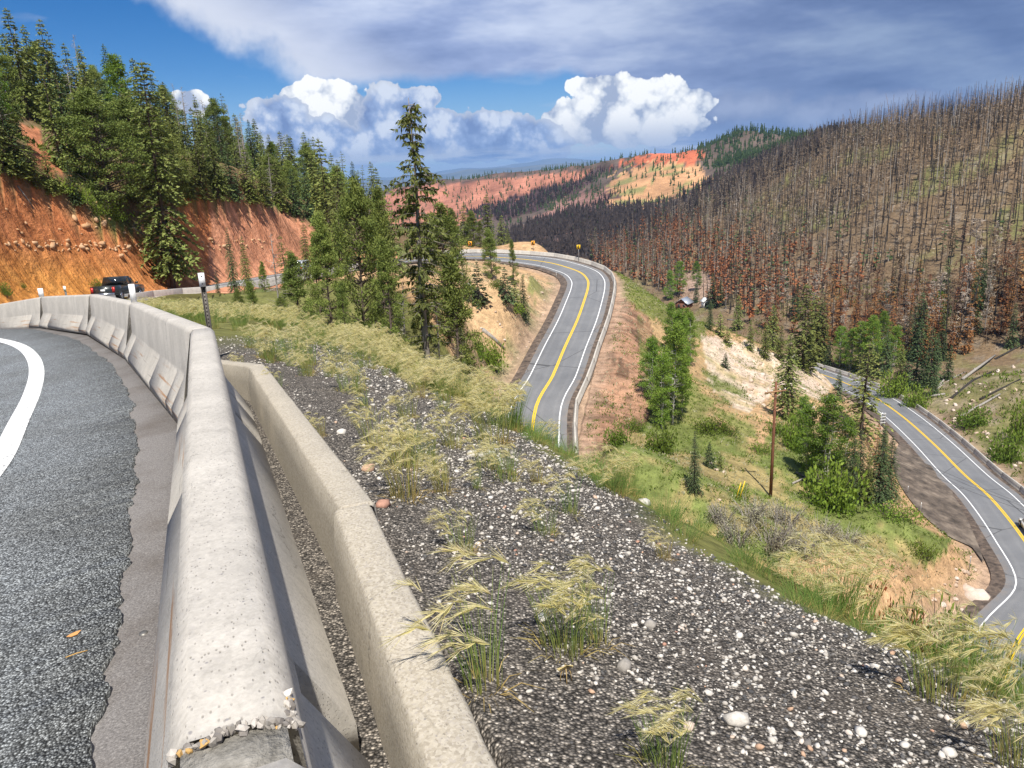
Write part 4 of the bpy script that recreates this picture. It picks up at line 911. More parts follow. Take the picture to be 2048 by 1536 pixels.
RUST = [conifer(81, 12, 1.35, 0.06, 30, 6, 10, 0.5, 0.35, 0.7, mat=M_RUST, bark=M_CHAR, gaps=0.2), conifer(82, 12, 1.15, 0.08, 28, 6, 9, 0.5, 0.35, 0.7, mat=M_RUST, bark=M_TANW, gaps=0.25)]
# the tall spruce with the thin drooping top
def hero_spruce():
    rg = np.random.default_rng(99); h = 10.4; lv = Leaves(); tb = MB(); ax = lambda z: np.array([0.12*(z/h)**2+0.03*math.sin(z), 0.05*math.sin(z*0.7), z])
    tb.tube([ax(z) for z in np.linspace(-0.5, h, 14)], 0.17*np.linspace(1, 0.06, 14)**0.9, 8)
    prof = [(0.05, 0.9), (0.14, 1.2), (0.24, 1.3), (0.33, 1.5), (0.42, 1.55), (0.50, 1.5), (0.565, 1.45), (0.62, 1.15), (0.665, 1.25), (0.70, 1.55), (0.735, 1.25), (0.775, 0.75), (0.81, 0.15), (0.835, 0.25), (0.855, 0.9), (0.89, 0.8), (0.915, 1.05), (0.94, 0.6), (0.97, 0.45), (0.99, 0.25)]
    fz = np.array([p[0] for p in prof]); fr = np.array([p[1] for p in prof])
    for w in range(64):
        f = 0.10+0.89*(w+rg.uniform(-0.4, 0.4))/64; R_ = np.interp(f, fz, fr); nb = 6 if f < 0.6 else 5
        if f < 0.22 and rg.random() < 0.45: continue
        for b in range(nb):
            if rg.random() < 0.30: continue
            az = rg.uniform(0, 6.28); L = R_*rg.uniform(0.45, 1.1); o = np.array([math.cos(az), math.sin(az), 0]); sd = np.array([-o[1], o[0], 0]); t = np.linspace(0, 1, 5)
            pts = ax(f*h)+o*(L*t)[:, None]+np.array([0, 0, 1.0])*((0.25*L*t-0.45*L*t*t+0.1*L*t**3)[:, None]); tb.tube(pts[[0, 2, 4]], [0.022, 0.013, 0.004], 3, cap=False)
            if f < 0.5 and rg.random() < 0.35: continue
            n = int(20*L+5); tt = rg.uniform(0.15, 1, n); p = np.stack([np.interp(tt, t, pts[:, k]) for k in range(3)], 1)
            d = unit(o*rg.uniform(0.1, 0.8, (n, 1))+sd*rg.uniform(-0.8, 0.8, (n, 1))+np.array([0, 0, 1.0])*rg.uniform(-1.3, 0.15, (n, 1))); Ls = rg.uniform(0.13, 0.32, n)
            lv.cards(p, d, unit(np.cross(d, rg.normal(0, 1, (n, 3)))), Ls, Ls*0.36, np.clip(rg.normal(0.5, 0.2, n), 0, 1))
    return dict(trunk=tb.mesh('trunk', [M_GREYB], True), crown=lv.mesh('crown', M_FIR), h=h)
M_GREYB = bark_mat('grey_spruce_bark', (0.13, 0.11, 0.095), (0.33, 0.30, 0.27), 6)
HERO = hero_spruce()
FIRB = conifer(5, 11, 1.25, 0.10, 54, 9, 24, 0.26, 0.45, 0.36, gaps=0.10, ragged=0.4)

def base_top(ub, vb, ut, vt, Ymin=1.0):
    """ground point seen at the base pixel and the height that reaches the top pixel"""
    P = ground_hit(ub, vb, Ymin); d = ray(ut, vt); k = P[1]/d[1]; return P, float(d[2]*k-P[2])
def y_top(ut, vt, Y):
    d = ray(ut, vt); P = d*(Y/d[1]); g = H1(P[0], P[1]); return np.array([P[0], P[1], g]), float(P[2]-g)
# ---- trees near and in the middle distance, each from its base and top in the photograph
def tr(proto, ub, vb, ut, vt, name, label, group=None, wide=1.0, Ymin=6.0):
    P, h = base_top(ub, vb, ut, vt, Ymin); 
    return put_tree(proto, P-np.array([0, 0, 0.05]), max(h, 0.6), name, label, group, wide=wide)
def trY(proto, ut, vt, Y, name, label, group=None, wide=1.0):
    P, h = y_top(ut, vt, Y); return put_tree(proto, P-np.array([0, 0, 0.05]), max(h, 0.6), name, label, group, wide=wide)
tr(FIRB, 348, 580, 272, 118, 'fir_tree', 'big leaning green fir with bare lower trunk right of the dark pickup', wide=1.0, Ymin=25)
trY(HERO, 815, 192, 28.5, 'spruce_tree', 'tall thin spruce with drooping ragged top against the clouds', wide=0.82)
MIDT = [(PINE[1], 700, 352, 33, 'pine_tree', 'broad bushy green pine left of the tall thin spruce', 0.72), (PINE[0], 745, 372, 40, 'pine_tree', 'bright green pine directly behind the tall thin spruce', 0.7), (PINE[0], 640, 420, 30, 'pine_tree', 'dense pine left of the broad bushy pine, above the foxtail grass', 0.8), (FIRN[2], 668, 372, 45, 'fir_tree', 'ragged fir rising behind the dense left pine', 0.8), (FIRN[0], 727, 400, 52, 'fir_tree', 'fir peeping between the two central pines', 0.8),
        (PINE[2], 768, 470, 27, 'pine_tree', 'dark low pine at the foot of the tall thin spruce', 0.9), (PINE[1], 880, 405, 46, 'pine_tree', 'yellow-green pine right of the tall thin spruce', 0.9), (PINE[2], 905, 500, 40, 'pine_tree', 'shorter pine just left of the tan road bank', 1.0), (PINE[0], 835, 560, 31, 'pine_tree', 'low pine tucked behind the trunk of the tall spruce', 0.8),
        (FIRN[1], 452, 452, 40, 'fir_tree', 'small dark fir in front of the red cut right of the big leaning fir', 0.8), (PINE[2], 500, 560, 34, 'pine_tree', 'low scrubby pine above the grass near the steel post', 1.2), (PINE[0], 585, 500, 36, 'pine_tree', 'pine right of the bare grey dead tree', 1.0), (PINE[1], 560, 590, 30, 'pine_tree', 'low spreading pine under the bare grey dead tree', 1.2), (PINE[2], 680, 560, 27, 'pine_tree', 'yellowish low pine behind the grass crest', 1.0),
        (FIRN[0], 482, 470, 50, 'fir_tree', 'fir between the small dark fir and the bare dead tree', 0.8), (PINE[0], 522, 520, 42, 'pine_tree', 'pine just left of the bare dead tree', 0.8), (FIRN[2], 562, 468, 55, 'fir_tree', 'ragged fir behind the bare dead tree', 0.8), (FIRN[0], 604, 430, 48, 'fir_tree', 'fir rising right of the bare dead tree, before the red cut', 0.75), (PINE[2], 622, 470, 38, 'pine_tree', 'pine right of the fir beside the silver car', 0.8), (FIRN[1], 430, 540, 40, 'fir_tree', 'short dark fir beside the steel post', 0.9), (PINE[1], 470, 575, 32, 'pine_tree', 'low pine at the edge of the grass right of the steel post', 0.9),
        (FIRM[0], 640, 275, 118, 'fir_tree', 'tall fir standing over the silver car on the road', 1.1), (FIRM[2], 665, 330, 110, 'fir_tree', 'broad fir at the right end of the red cut', 1.2), (FIRN[2], 705, 420, 70, 'fir_tree', 'fir between the bushy pine and the red cut', 1.1), (FIRN[0], 780, 400, 75, 'fir_tree', 'fir showing just left of the tall spruce trunk', 1.0)]
for p_, u_, v_, Y_, nm, lb, wd in MIDT: trY(p_, u_, v_, Y_, nm, lb, wide=wd*0.88)
trY(DEADG[1], 540, 465, 33, 'dead_tree', 'bare grey dead tree with pale branches before the red cut')
trY(DEADG[0], 870, 590, 29, 'dead_tree', 'low dead tree with bleached side branches right of the spruce trunk', wide=1.4)
trY(DEADG[1], 800, 560, 30, 'dead_tree', 'tangle of pale dead branches left of the spruce trunk', wide=1.2)
for k, (ub, vb, ut, vt, nm, lb, pr, wd) in enumerate([
    (985, 560, 984, 455, 'pine_tree', 'dark pine left of the pair standing inside the hairpin road', PINE[0], 0.9), (1028, 572, 1022, 478, 'pine_tree', 'slim pine right of the pair standing inside the hairpin road', PINE[2], 0.7),
    (957, 605, 955, 525, 'fir_tree', 'small conical fir on the tan slope inside the hairpin', SAPL[0], 1.0), (1012, 602, 1010, 535, 'fir_tree', 'blue-green fir in the middle of the tan slope', SAPL[0], 1.1), (1048, 640, 1043, 548, 'fir_tree', 'lowest fir on the tan slope next to the road ditch', FIRN[1], 1.1),
    (1030, 610, 1028, 560, 'fir_tree', 'little fir between the two taller firs on the tan slope', SAPL[1], 1.1), (930, 600, 925, 520, 'fir_tree', 'fir at the left edge of the tan slope', FIRN[1], 1.2), (905, 640, 900, 560, 'fir_tree', 'shaggy fir left of the pale fallen log', FIRN[2], 1.2),
    (925, 755, 920, 640, 'fir_tree', 'dark fir below the tan slope right of the dead branches', FIRN[1], 1.2), (1388, 985, 1386, 862, 'fir_tree', 'slender dark fir standing alone left of the utility pole', FIRN[1], 0.9), (1418, 935, 1417, 885, 'fir_tree', 'small fir just right of the slender dark fir', SAPL[0], 0.9), (1440, 935, 1439, 905, 'fir_tree', 'tiny fir between the small fir and the utility pole', SAPL[1], 1.0),
    (1450, 735, 1449, 706, 'fir_tree', 'round little fir on the tan slope above the green mat', SAPL[0], 1.3), (1455, 690, 1453, 655, 'fir_tree', 'small fir at the upper edge of the pale outcrop', SAPL[1], 1.2), (1420, 660, 1418, 600, 'fir_tree', 'young green fir right of the aspen grove', FIRN[1], 1.0), (1440, 672, 1438, 625, 'fir_tree', 'young fir between the aspens and the pale outcrop', SAPL[1], 1.1),
    (1572, 838, 1585, 668, 'fir_tree', 'layered fir behind the crossarm of the utility pole', FIRN[0], 1.35), (1722, 870, 1722, 682, 'fir_tree', 'open layered fir in front of the lowest road', FIRN[2], 1.25), (1675, 800, 1674, 742, 'fir_tree', 'small fir at the edge of the lowest road', SAPL[0], 0.9),
    (1700, 1005, 1698, 870, 'fir_tree', 'dark fir in the clump beside the turnout', FIRN[1], 1.0), (1755, 1015, 1768, 850, 'fir_tree', 'rightmost dark fir of the clump, leaning over the turnout', FIRN[1], 1.1), (1732, 1012, 1730, 905, 'fir_tree', 'short fir in the middle of the clump by the turnout', FIRN[0], 1.0),
    (1775, 1000, 1778, 870, 'fir_tree', 'dark fir overhanging the gravel turnout, behind the rightmost fir', FIRN[1], 1.1), (1715, 990, 1712, 860, 'fir_tree', 'dark fir between the aspens and the rust-brown dead fir', FIRN[1], 1.1), (1765, 940, 1768, 850, 'fir_tree', 'upper fir of the clump below the road sign', FIRN[0], 1.0),
    (1612, 960, 1610, 800, 'aspen_tree', 'pale-stemmed aspen left of the clump by the turnout', ASPEN[1], 1.0), (1655, 985, 1660, 782, 'aspen_tree', 'tall dark aspen in the clump right of the utility pole', ASPEN[0], 1.1), (1640, 975, 1636, 830, 'aspen_tree', 'aspen between the pole and the tall dark aspen', ASPEN[2], 0.9), (1680, 990, 1690, 830, 'aspen_tree', 'aspen right of the tall dark aspen in the clump', ASPEN[1], 1.0), (1600, 900, 1600, 790, 'aspen_tree', 'bright aspen under the layered fir', ASPEN[2], 1.0)]):
    tr(pr, ub, vb, ut, vt, nm, lb, wide=wd, Ymin=20)
tr(RUST[1], 1742, 1000, 1732, 848, 'dead_fir', 'rust-brown dead fir in the clump beside the turnout', wide=0.8, Ymin=40)
_asp = [(1322, 855, 1318, 700, 1.0), (1345, 850, 1340, 640, 1.0), (1300, 800, 1296, 672, 1.0), (1335, 790, 1332, 655, 1.0), (1362, 770, 1360, 612, 1.0), (1380, 730, 1382, 622, 0.9), (1345, 720, 1345, 600, 0.9), (1365, 830, 1366, 700, 1.0), (1310, 760, 1306, 680, 1.1), (1375, 690, 1376, 612, 1.0)]
_rk = ranks(_asp, lambda p: p[0])
for k, (ub, vb, ut, vt, wd) in enumerate(_asp):
    tr(ASPEN[k % 3], ub, vb, ut, vt, 'aspen_tree', 'bright aspen of the grove below the middle road, %s from the left' % ORD[_rk[k]], 'aspens below the middle road', wd, 40)
_con = [(925, 405, 190), (945, 420, 188), (972, 388, 192), (958, 440, 185), (1000, 430, 192), (1015, 455, 188), (905, 415, 185), (1035, 478, 186), (880, 440, 182), (985, 460, 186), (940, 455, 186), (862, 430, 180), (840, 440, 176), (1060, 488, 184), (1085, 492, 182)]
_rk = ranks(_con, lambda p: p[0])
for k, (ut, vt, Y) in enumerate(_con):
    trY([FIRM[0], PINE[0], FIRM[1], PINE[2], FIRM[2]][k % 5], ut, vt, Y, 'conifer', 'green conifer behind the far bend of the middle road, %s from the left' % ORD[_rk[k]], 'conifers behind the far bend', 1.15)
# ---- forest on the left hill
SKY_L = np.array([(-150, -40), (0, 15), (75, 35), (130, 85), (205, 88), (270, 118), (340, 160), (440, 188), (505, 235), (600, 265), (690, 305), (750, 332), (800, 372), (900, 430)])
CUT_T = np.array([(-150, 318), (0, 352), (60, 372), (130, 402), (200, 440), (280, 470), (330, 455), (370, 392), (470, 396), (540, 414), (600, 432), (650, 466), (720, 492), (800, 498)])
_sk = [(14, 14, 104), (75, 36, 112), (98, 62, 116), (205, 86, 120), (235, 122, 122), (268, 116, 126), (322, 162, 130), (388, 198, 136), (440, 186, 134), (495, 238, 142), (508, 236, 146), (560, 262, 150), (605, 263, 152), (626, 272, 156), (682, 302, 164), (702, 322, 168), (742, 322, 172), (752, 334, 176), (45, 48, 108), (128, 84, 118), (165, 110, 120), (300, 148, 128), (412, 225, 138), (470, 226, 140), (535, 268, 148), (660, 305, 160), (722, 330, 170)]
_rk = ranks(_sk, lambda p: p[0])
for k, (ut, vt, Y) in enumerate(_sk):
    trY(FIRM[[0, 1, 4, 3, 0, 2][k % 6]], ut, vt, Y, 'fir_tree', 'tall fir breaking the skyline of the left hill, %s from the left' % ORD[_rk[k]], 'skyline firs on the left hill', 1.05)
for k, (ut, vt, Y) in enumerate([(145, 68, 118), (288, 132, 126), (345, 166, 132), (252, 150, 122), (430, 215, 138), (365, 190, 132), (475, 230, 140)]):
    trY(BSNAG[3] if k % 2 else DEADG[0], ut, vt, Y, 'dead_tree', 'bare dead snag sticking up among the skyline firs', 'skyline snags on the left hill', 0.7)
rgf = np.random.default_rng(77); cnt = 0; pts_f = []
fx = rgf.uniform(-125, -8, 9000); fy = rgf.uniform(58, 185, 9000); fz = H(fx, fy); fu, fv = proj(np.stack([fx, fy, fz], 1))
_gap = np.interp(fu, CUT_T[:, 0], CUT_T[:, 1])-fv; _o = np.argsort(np.where((_gap > 0) & (_gap < 75), 0, 1), kind='stable'); fx, fy, fz, fu, fv = fx[_o], fy[_o], fz[_o], fu[_o], fv[_o]
for x_, y_, z_, u_, v_ in zip(fx, fy, fz, fu, fv):
    if u_ < -140 or u_ > 800: continue
    ct = np.interp(u_, CUT_T[:, 0], CUT_T[:, 1])
    if v_ > ct-4 or y_ > 178 or (u_ > 690 and v_ > 470): continue
    if 40 < u_ < 115 and 250 < v_ < 345 and rgf.random() < 0.8: continue
    if any((x_-a)**2+(y_-b)**2 < 3.3**2 for a, b in pts_f): continue
    dist = y_; st = np.interp(u_, SKY_L[:, 0], SKY_L[:, 1]); hmax = (v_-st-rgf.uniform(8, 70))*dist/F*1.02
    h_ = min(rgf.uniform(6.5, 12.5), hmax)
    if h_ < 2.5: continue
    pts_f.append((x_, y_)); cnt += 1
    if cnt > 205: break
    kk = rgf.random(); pr = FIRM[int(rgf.integers(0, 5))] if kk < 0.70 else (ASPEN[1] if kk < 0.75 else (DEADG[int(rgf.integers(0, 2))] if kk < 0.90 else PINE[1]))
    nm = 'fir_tree' if kk < 0.70 else ('aspen_tree' if kk < 0.75 else ('dead_tree' if kk < 0.90 else 'pine_tree'))
    lb = {'fir_tree': 'green fir in the thick forest above the red cut', 'aspen_tree': 'light green broadleaf among the firs above the red cut', 'dead_tree': 'bare grey dead tree among the firs above the red cut', 'pine_tree': 'bushy pine among the firs above the red cut'}[nm]
    put_tree(pr, (x_, y_, z_-0.1), h_, nm, lb, nm.replace('_tree', '')+' trees in the forest above the red cut', wide=rgf.uniform(0.85, 1.2), rz=rgf.uniform(0, 6))
print('forest', cnt)
_lip = [(8, 346, 8, 205), (40, 356, 38, 232), (72, 374, 70, 268), (104, 388, 101, 290), (150, 408, 146, 318), (24, 338, 22, 170), (380, 397, 377, 296), (408, 400, 405, 284), (438, 399, 436, 262), (466, 399, 465, 280), (500, 404, 500, 296), (530, 411, 531, 312), (562, 421, 563, 318), (590, 430, 590, 335)]
for k, (ub, vb, ut, vt) in enumerate(sorted(_lip)): tr(FIRM[[0, 3, 2, 1][k % 4]], ub, vb, ut, vt, 'fir_tree', 'fir rooted at the lip of the red cut, %s from the left' % ORD[k], 'firs at the lip of the red cut', 1.3, 40)
tr(DEADG[0], 213, 335, 216, 195, 'dead_tree', 'large bare grey tree with spreading limbs at the lip of the red cut', wide=1.5, Ymin=40)

# ---- valley and burnt hill
VALT = [(FIRM[3], 1830, 775, 1828, 640), (FIRM[3], 1858, 772, 1856, 655), (FIRM[0], 1800, 765, 1798, 690), (FIRM[3], 1895, 760, 1894, 690), (FIRM[1], 1880, 700, 1880, 610), (FIRM[3], 1840, 720, 1842, 600), (FIRM[0], 1640, 725, 1634, 600), (FIRM[2], 1605, 735, 1600, 565), (FIRM[0], 1625, 728, 1622, 590), (FIRM[3], 1770, 750, 1772, 660),
        (ASPEN[0], 1720, 740, 1722, 640), (ASPEN[1], 1745, 740, 1744, 628), (ASPEN[2], 1700, 738, 1700, 655), (ASPEN[1], 1765, 720, 1763, 620), (ASPEN[0], 1680, 735, 1680, 650), (FIRM[1], 1560, 720, 1556, 650), (FIRM[0], 1530, 715, 1528, 645), (FIRM[1], 1500, 700, 1498, 640), (FIRM[0], 1545, 700, 1540, 610), (ASPEN[2], 1785, 735, 1790, 650),
        (FIRM[3], 1815, 700, 1815, 620), (FIRM[3], 1750, 752, 1752, 690), (FIRM[3], 1845, 778, 1846, 700), (FIRM[3], 1812, 772, 1813, 705), (FIRM[3], 1868, 790, 1868, 730), (FIRM[0], 1735, 745, 1733, 668), (FIRM[3], 1655, 735, 1656, 680), (FIRM[3], 1870, 740, 1872, 665), (ASPEN[0], 1360, 590, 1360, 520), (ASPEN[1], 1395, 580, 1400, 520), (ASPEN[2], 1340, 600, 1335, 540), (FIRM[3], 1392, 605, 1390, 560), (FIRM[3], 1425, 615, 1424, 545), (FIRM[3], 1440, 612, 1440, 560), (FIRM[0], 1475, 660, 1474, 590), (ASPEN[0], 1875, 660, 1876, 580), (ASPEN[0], 1960, 610, 1960, 560)]
_fi = [t_ for t_ in VALT if t_[0] not in ASPEN]; _as = [t_ for t_ in VALT if t_[0] in ASPEN]; _rf = ranks(_fi, lambda p: p[1]); _ra = ranks(_as, lambda p: p[1]); _rk = [ORD[r] for r in _rf]+[ORD[r] for r in _ra]
for k, (p_, ub, vb, ut, vt) in enumerate(_fi+_as):
    nm = 'aspen_tree' if k >= len(_fi) else 'fir_tree'
    tr(p_, ub, vb, ut, vt, nm, {'aspen_tree': 'green aspen in the valley beyond the lowest road, %s from the left' % _rk[k], 'fir_tree': 'dark fir in the valley beyond the lowest road, %s from the left' % _rk[k]}[nm], nm.replace('_tree', 's')+' in the valley', 1.2, 120)
rgb = np.random.default_rng(123)
bx = rgb.uniform(20, 330, 80000); by = rgb.uniform(120, 560, 80000); bz = H(bx, by); bu, bv = proj(np.stack([bx, by, bz], 1)); br = np.hypot(bx, by)
zone = (bu > 1180) & (bu < 2150) & (bx > 66+0.10*(by-110)-np.clip(by-215, 0, 60)*1.2) & (br < 590)
pd, _, _, _ = poly_dist(bx, by, ROAD); zone &= pd > 11
hill_line = np.interp(bu, [1180, 1300, 1420, 1520, 1640, 1760, 1860, 1960, 2150], [525, 575, 615, 655, 690, 705, 735, 700, 690]); zone &= bv < hill_line
mead_ = inpoly(bu, bv, [(1640, 262), (1760, 235), (1790, 260), (1700, 275)]); zone &= ~mead_
bald_ = inpoly(bu, bv, [(1340, 555), (1420, 545), (1430, 600), (1370, 612)]); zone &= ~bald_
ii = np.where(zone)[0]; cell = {}; keep = []
for i in ii:
    sp = 2.9 if br[i] < 300 else 3.6; key = (int(bx[i]/sp), int(by[i]/sp))
    if key in cell: continue
    cell[key] = 1; keep.append(i)
keep = np.array(keep); keep = keep[np.argsort(br[keep])]
print('burnt trees', len(keep))
nz = fbm(bx, by, 30, 91, 3)
def burnt_kind(i):
    lowness = (hill_line[i]-bv[i])
    r_ = rgb.random(); left = (1750-bu[i])/500
    if lowness < 130 and r_ < 0.45: return RUST[int(rgb.integers(0, 2))], 'rust'
    if lowness < 170 and nz[i] > 0.1 and r_ < 0.5: return RUST[int(rgb.integers(0, 2))], 'rust'
    if r_ > 0.93 and lowness < 230: return FIRM[3], 'green'
    if rgb.random() < 0.30+0.38*np.clip(left, -0.4, 1): return BTWIG[[0, 2][int(rgb.integers(0, 2))]], 'twig'
    if rgb.random() < 0.62: return BTWIG[[1, 3][int(rgb.integers(0, 2))]], 'brown'
    return BSNAG[int(rgb.integers(0, 4))], 'snag'
LBL = {'rust': ('scorched_tree', 'rust-brown scorched conifer on the burnt hillside', 'scorched conifers on the burnt hillside'), 'twig': ('dead_aspen', 'grey-tan dead tree with fine twigs on the burnt hillside', 'grey dead trees on the burnt hillside'),
       'brown': ('singed_tree', 'brown singed tree with drooping twigs on the burnt hillside', 'singed trees on the burnt hillside'), 'snag': ('burnt_snag', 'thin charred bare trunk on the burnt hillside', 'charred trunks on the burnt hillside'), 'green': ('fir_tree', 'surviving green fir on the burnt hillside', 'green firs on the burnt hillside')}
rest = []; nind = 0
for i in keep:
    pr, kd = burnt_kind(i); h_ = rgb.uniform(9.0, 22.0)*rgb.uniform(0.7, 1.05)*(0.8 if kd in ('rust', 'green') else 1.0)
    if nind < 300 and bu[i] < 2080:
        nm, lb, gp = LBL[kd]; put_tree(pr, (bx[i], by[i], bz[i]-0.2), h_, nm, lb, gp, wide=rgb.uniform(0.85, 1.3), rz=rgb.uniform(0, 6)); nind += 1
    else: rest.append((i, kd, h_))
# the many farther trunks, as one mass: light meshes joined together
def far_tree(kd, rg):
    """about 40 faces: trunk blade prism plus ragged limbs"""
    if kd in ('snag',): return 5, 0.55, 0.10
    if kd == 'rust': return 30, 1.5, 0.10
    return 26, 1.5, 0.09
acc = {'snag': Leaves(), 'brown': Leaves(), 'twig': Leaves(), 'rust': Leaves(), 'green': Leaves()}; tbk = {'char': MB(), 'tan': MB(), 'grey': MB()}
for i, kd, h_ in rest:
    nl, R_, tr_ = far_tree(kd, rgb); p0 = np.array([bx[i], by[i], bz[i]-0.3]); ln = rgb.normal(0, 0.025 if rgb.random() < 0.85 else 0.16, 2)*h_
    top = p0+np.array([ln[0], ln[1], h_]); tk = 'char' if (kd in ('snag', 'rust') or rgb.random() < 0.45) else ('tan' if rgb.random() < 0.78 else 'grey')
    tbk[tk].tube([p0, top], [0.25, 0.05], 3, cap=False)
    n = nl; f = rgb.uniform(0.2 if kd != 'snag' else 0.4, 0.98, n); az = rgb.uniform(0, 6.28, n); base = p0+(top-p0)*f[:, None]
    upv = {'twig': 0.45, 'brown': -0.1, 'rust': -0.15, 'snag': 0.1, 'green': -0.1}[kd]
    d = unit(np.stack([np.cos(az), np.sin(az), rgb.normal(upv, 0.25, n)], 1)); L = R_*(1.2-f)*rgb.uniform(0.6, 1.3, n)*1.1+0.25
    W = L*(0.5 if kd in ('rust', 'green') else 0.17)
    acc[kd].cards(base, d, unit(np.cross(d, rgb.normal(0, 1, (n, 3)))), L, W, np.clip(rgb.normal(0.5, 0.2, n), 0, 1))
wood = thing('distant_burnt_wood', 'dense stand of distant burnt trees covering the upper hillside', 'burnt wood'); wood['kind'] = 'stuff'
for kd, mt_ in (('snag', M_CHAR), ('brown', M_BRN), ('twig', M_TWIG), ('rust', M_RUST), ('green', M_BLUE)):
    if acc[kd].V: tag(link('twigs', acc[kd].mesh('twigs', mt_), wood), kind='stuff')
for tk, mt_ in (('char', M_CHAR), ('tan', M_TANW), ('grey', M_GREY)): tag(link('trunks', tbk[tk].mesh('trunks', [mt_]), wood), kind='stuff')
# ---- small far conifers on the red mountain, the dark spur and the skylines
def far_conifers(name, label, pred, n, hr, mat, seed, jitter=1.0, xr=(-420, 620), yr=(520, 1500)):
    rg = np.random.default_rng(seed); x = rg.uniform(*xr, n); y = rg.uniform(*yr, n); z = H(x, y); u_, v_ = proj(np.stack([x, y, z], 1)); k = pred(u_, v_, x, y, rg); lv = Leaves()
    for xx, yy, zz in zip(x[k], y[k], z[k]):
        h_ = rg.uniform(*hr); m_ = 7; f = np.linspace(0.05, 0.9, m_); az = rg.uniform(0, 6.28, m_); b_ = np.array([xx, yy, zz-0.5])+np.array([0, 0, 1.0])*(f*h_)[:, None]
        d = unit(np.stack([np.cos(az), np.sin(az), np.full(m_, 0.1)], 1)); L = 0.26*h_*(1.05-f)+0.2; lv.cards(b_-d*L[:, None]*0.6, d, np.tile([0, 0, 1.0], (m_, 1)), L*1.6, np.full(m_, h_*0.26), np.clip(rg.normal(0.4, 0.2, m_), 0, 1))
        az2 = rg.uniform(0, 3.14); sd = np.array([[math.cos(az2), math.sin(az2), 0]]); lv.cards(np.array([[xx, yy, zz-0.5]]), np.array([[0, 0, 1.0]]), sd, np.array([h_]), np.array([h_*0.16]), np.array([0.3]))
    print(name, int(k.sum()))
    return tag(link(name, lv.mesh(name, mat)), label, 'trees', kind='stuff')
far_conifers('far_conifers', 'far-off scatter of dark green conifers over the red mountain', lambda u_, v_, x, y, rg: (v_ > 285) & (v_ < 440) & (u_ > 1080) & (u_ < 1500) & (rg.random(len(u_)) < 0.45), 9000, (5, 10), M_BLUE, 201)
far_conifers('far_conifers', 'far-off dark conifers covering the round knoll on the skyline', lambda u_, v_, x, y, rg: (u_ > 1395) & (u_ < 1780) & (v_ > 250) & (v_ < 335) & (rg.random(len(u_)) < 0.7), 6000, (7, 13), M_BLUE, 204, xr=(150, 620), yr=(780, 1200))
far_conifers('far_conifers', 'far-off green conifers dotted over the long red ridge', lambda u_, v_, x, y, rg: (u_ > 760) & (u_ < 1200) & (v_ > 345) & (v_ < 470) & (rg.random(len(u_)) < 0.4), 9000, (4, 9), M_BLUE, 202)
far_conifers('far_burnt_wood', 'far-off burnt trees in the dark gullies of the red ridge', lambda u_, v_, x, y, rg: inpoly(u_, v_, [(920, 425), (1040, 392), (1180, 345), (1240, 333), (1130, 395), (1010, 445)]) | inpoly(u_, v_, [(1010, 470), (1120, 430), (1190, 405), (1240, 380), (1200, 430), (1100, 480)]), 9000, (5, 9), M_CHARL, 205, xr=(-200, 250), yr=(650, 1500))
far_conifers('far_burnt_wood', 'far-off black burnt wood covering the dark spur, its colour partly painted cloud shadow', lambda u_, v_, x, y, rg: inpoly(u_, v_, [(980, 480), (1150, 425), (1330, 420), (1480, 340), (1660, 266), (1720, 262), (1600, 335), (1480, 410), (1330, 480), (1180, 525)]), 9000, (8, 14), M_CHARL, 203, yr=(480, 950), xr=(-50, 560))
# ------------------------------------------------------------------ distant blue ranges and the air in between
def range_mesh(name, Y0, prof, seed, depth=2500, mat=None):
    """a ridge of real depth: crest heights along x, front and back slopes"""
    xs = np.linspace(-1.0, 1.0, 160)*Y0*0.75; cr = np.interp(xs/Y0, [p[0] for p in prof], [p[1] for p in prof])*Y0+fbm(xs, xs*0, Y0*0.05, seed, 5)*Y0*0.0022
    rows = [(-depth, -1.0), (-depth*0.5, 0.55), (-depth*0.15, 0.85), (0, 1.0), (depth*0.5, 0.6), (depth, -1.0)]; V = []
    for dy, f in rows:
        z = np.where(f < 0, -300.0, -300+(cr+300)*f)+(fbm(xs, xs*0+dy, Y0*0.03, seed+3, 4)*Y0*0.002 if 0 < f < 1 else 0); V.append(np.column_stack([xs, np.full(len(xs), Y0+dy), z]))
    V = np.vstack(V); n = len(xs); i = np.arange(len(rows)-1)[:, None]*n; j = np.arange(n-1)[None]
    return tag(link(name, mesh_np(name, V, None, np.stack([i+j, i+j+1, i+n+j+1, i+n+j], -1).reshape(-1, 4), [mat], smooth_sh=True)), kind='structure')
mt, N = new_mat('far_forest_hills'); n = N.noise(N.obj(), 0.0016, 5, 0.65); N.bsdf(N.ramp(n, [(0.3, (0.05, 0.06, 0.045)), (0.7, (0.15, 0.14, 0.10))]), 0.95, spec=0.05); M_HILL = mt
range_mesh('mountains', 15000, [(-1, -0.004), (-0.3, -0.006), (-0.12, -0.003), (-0.08, 0.0012), (-0.04, 0.0042), (0.017, 0.006), (0.05, 0.0082), (0.115, 0.0085), (0.3, 0.009), (1, 0.006)], 5, 2500, M_HILL)
range_mesh('mountains', 24000, [(-1, -0.002), (-0.2, -0.001), (-0.1, 0.0015), (-0.06, 0.005), (-0.02, 0.0062), (0.02, 0.0095), (0.06, 0.0115), (0.1, 0.0105), (0.18, 0.0125), (0.4, 0.008), (1, 0.006)], 8, 3500, M_HILL)
hz = MB(); hz.box((0, 13000, 0), (44000, 34000, 720)); o = link('haze', hz.mesh('haze'))
mt = bpy.data.materials.new('haze_air'); mt.use_nodes = True; N = NT(mt.node_tree)
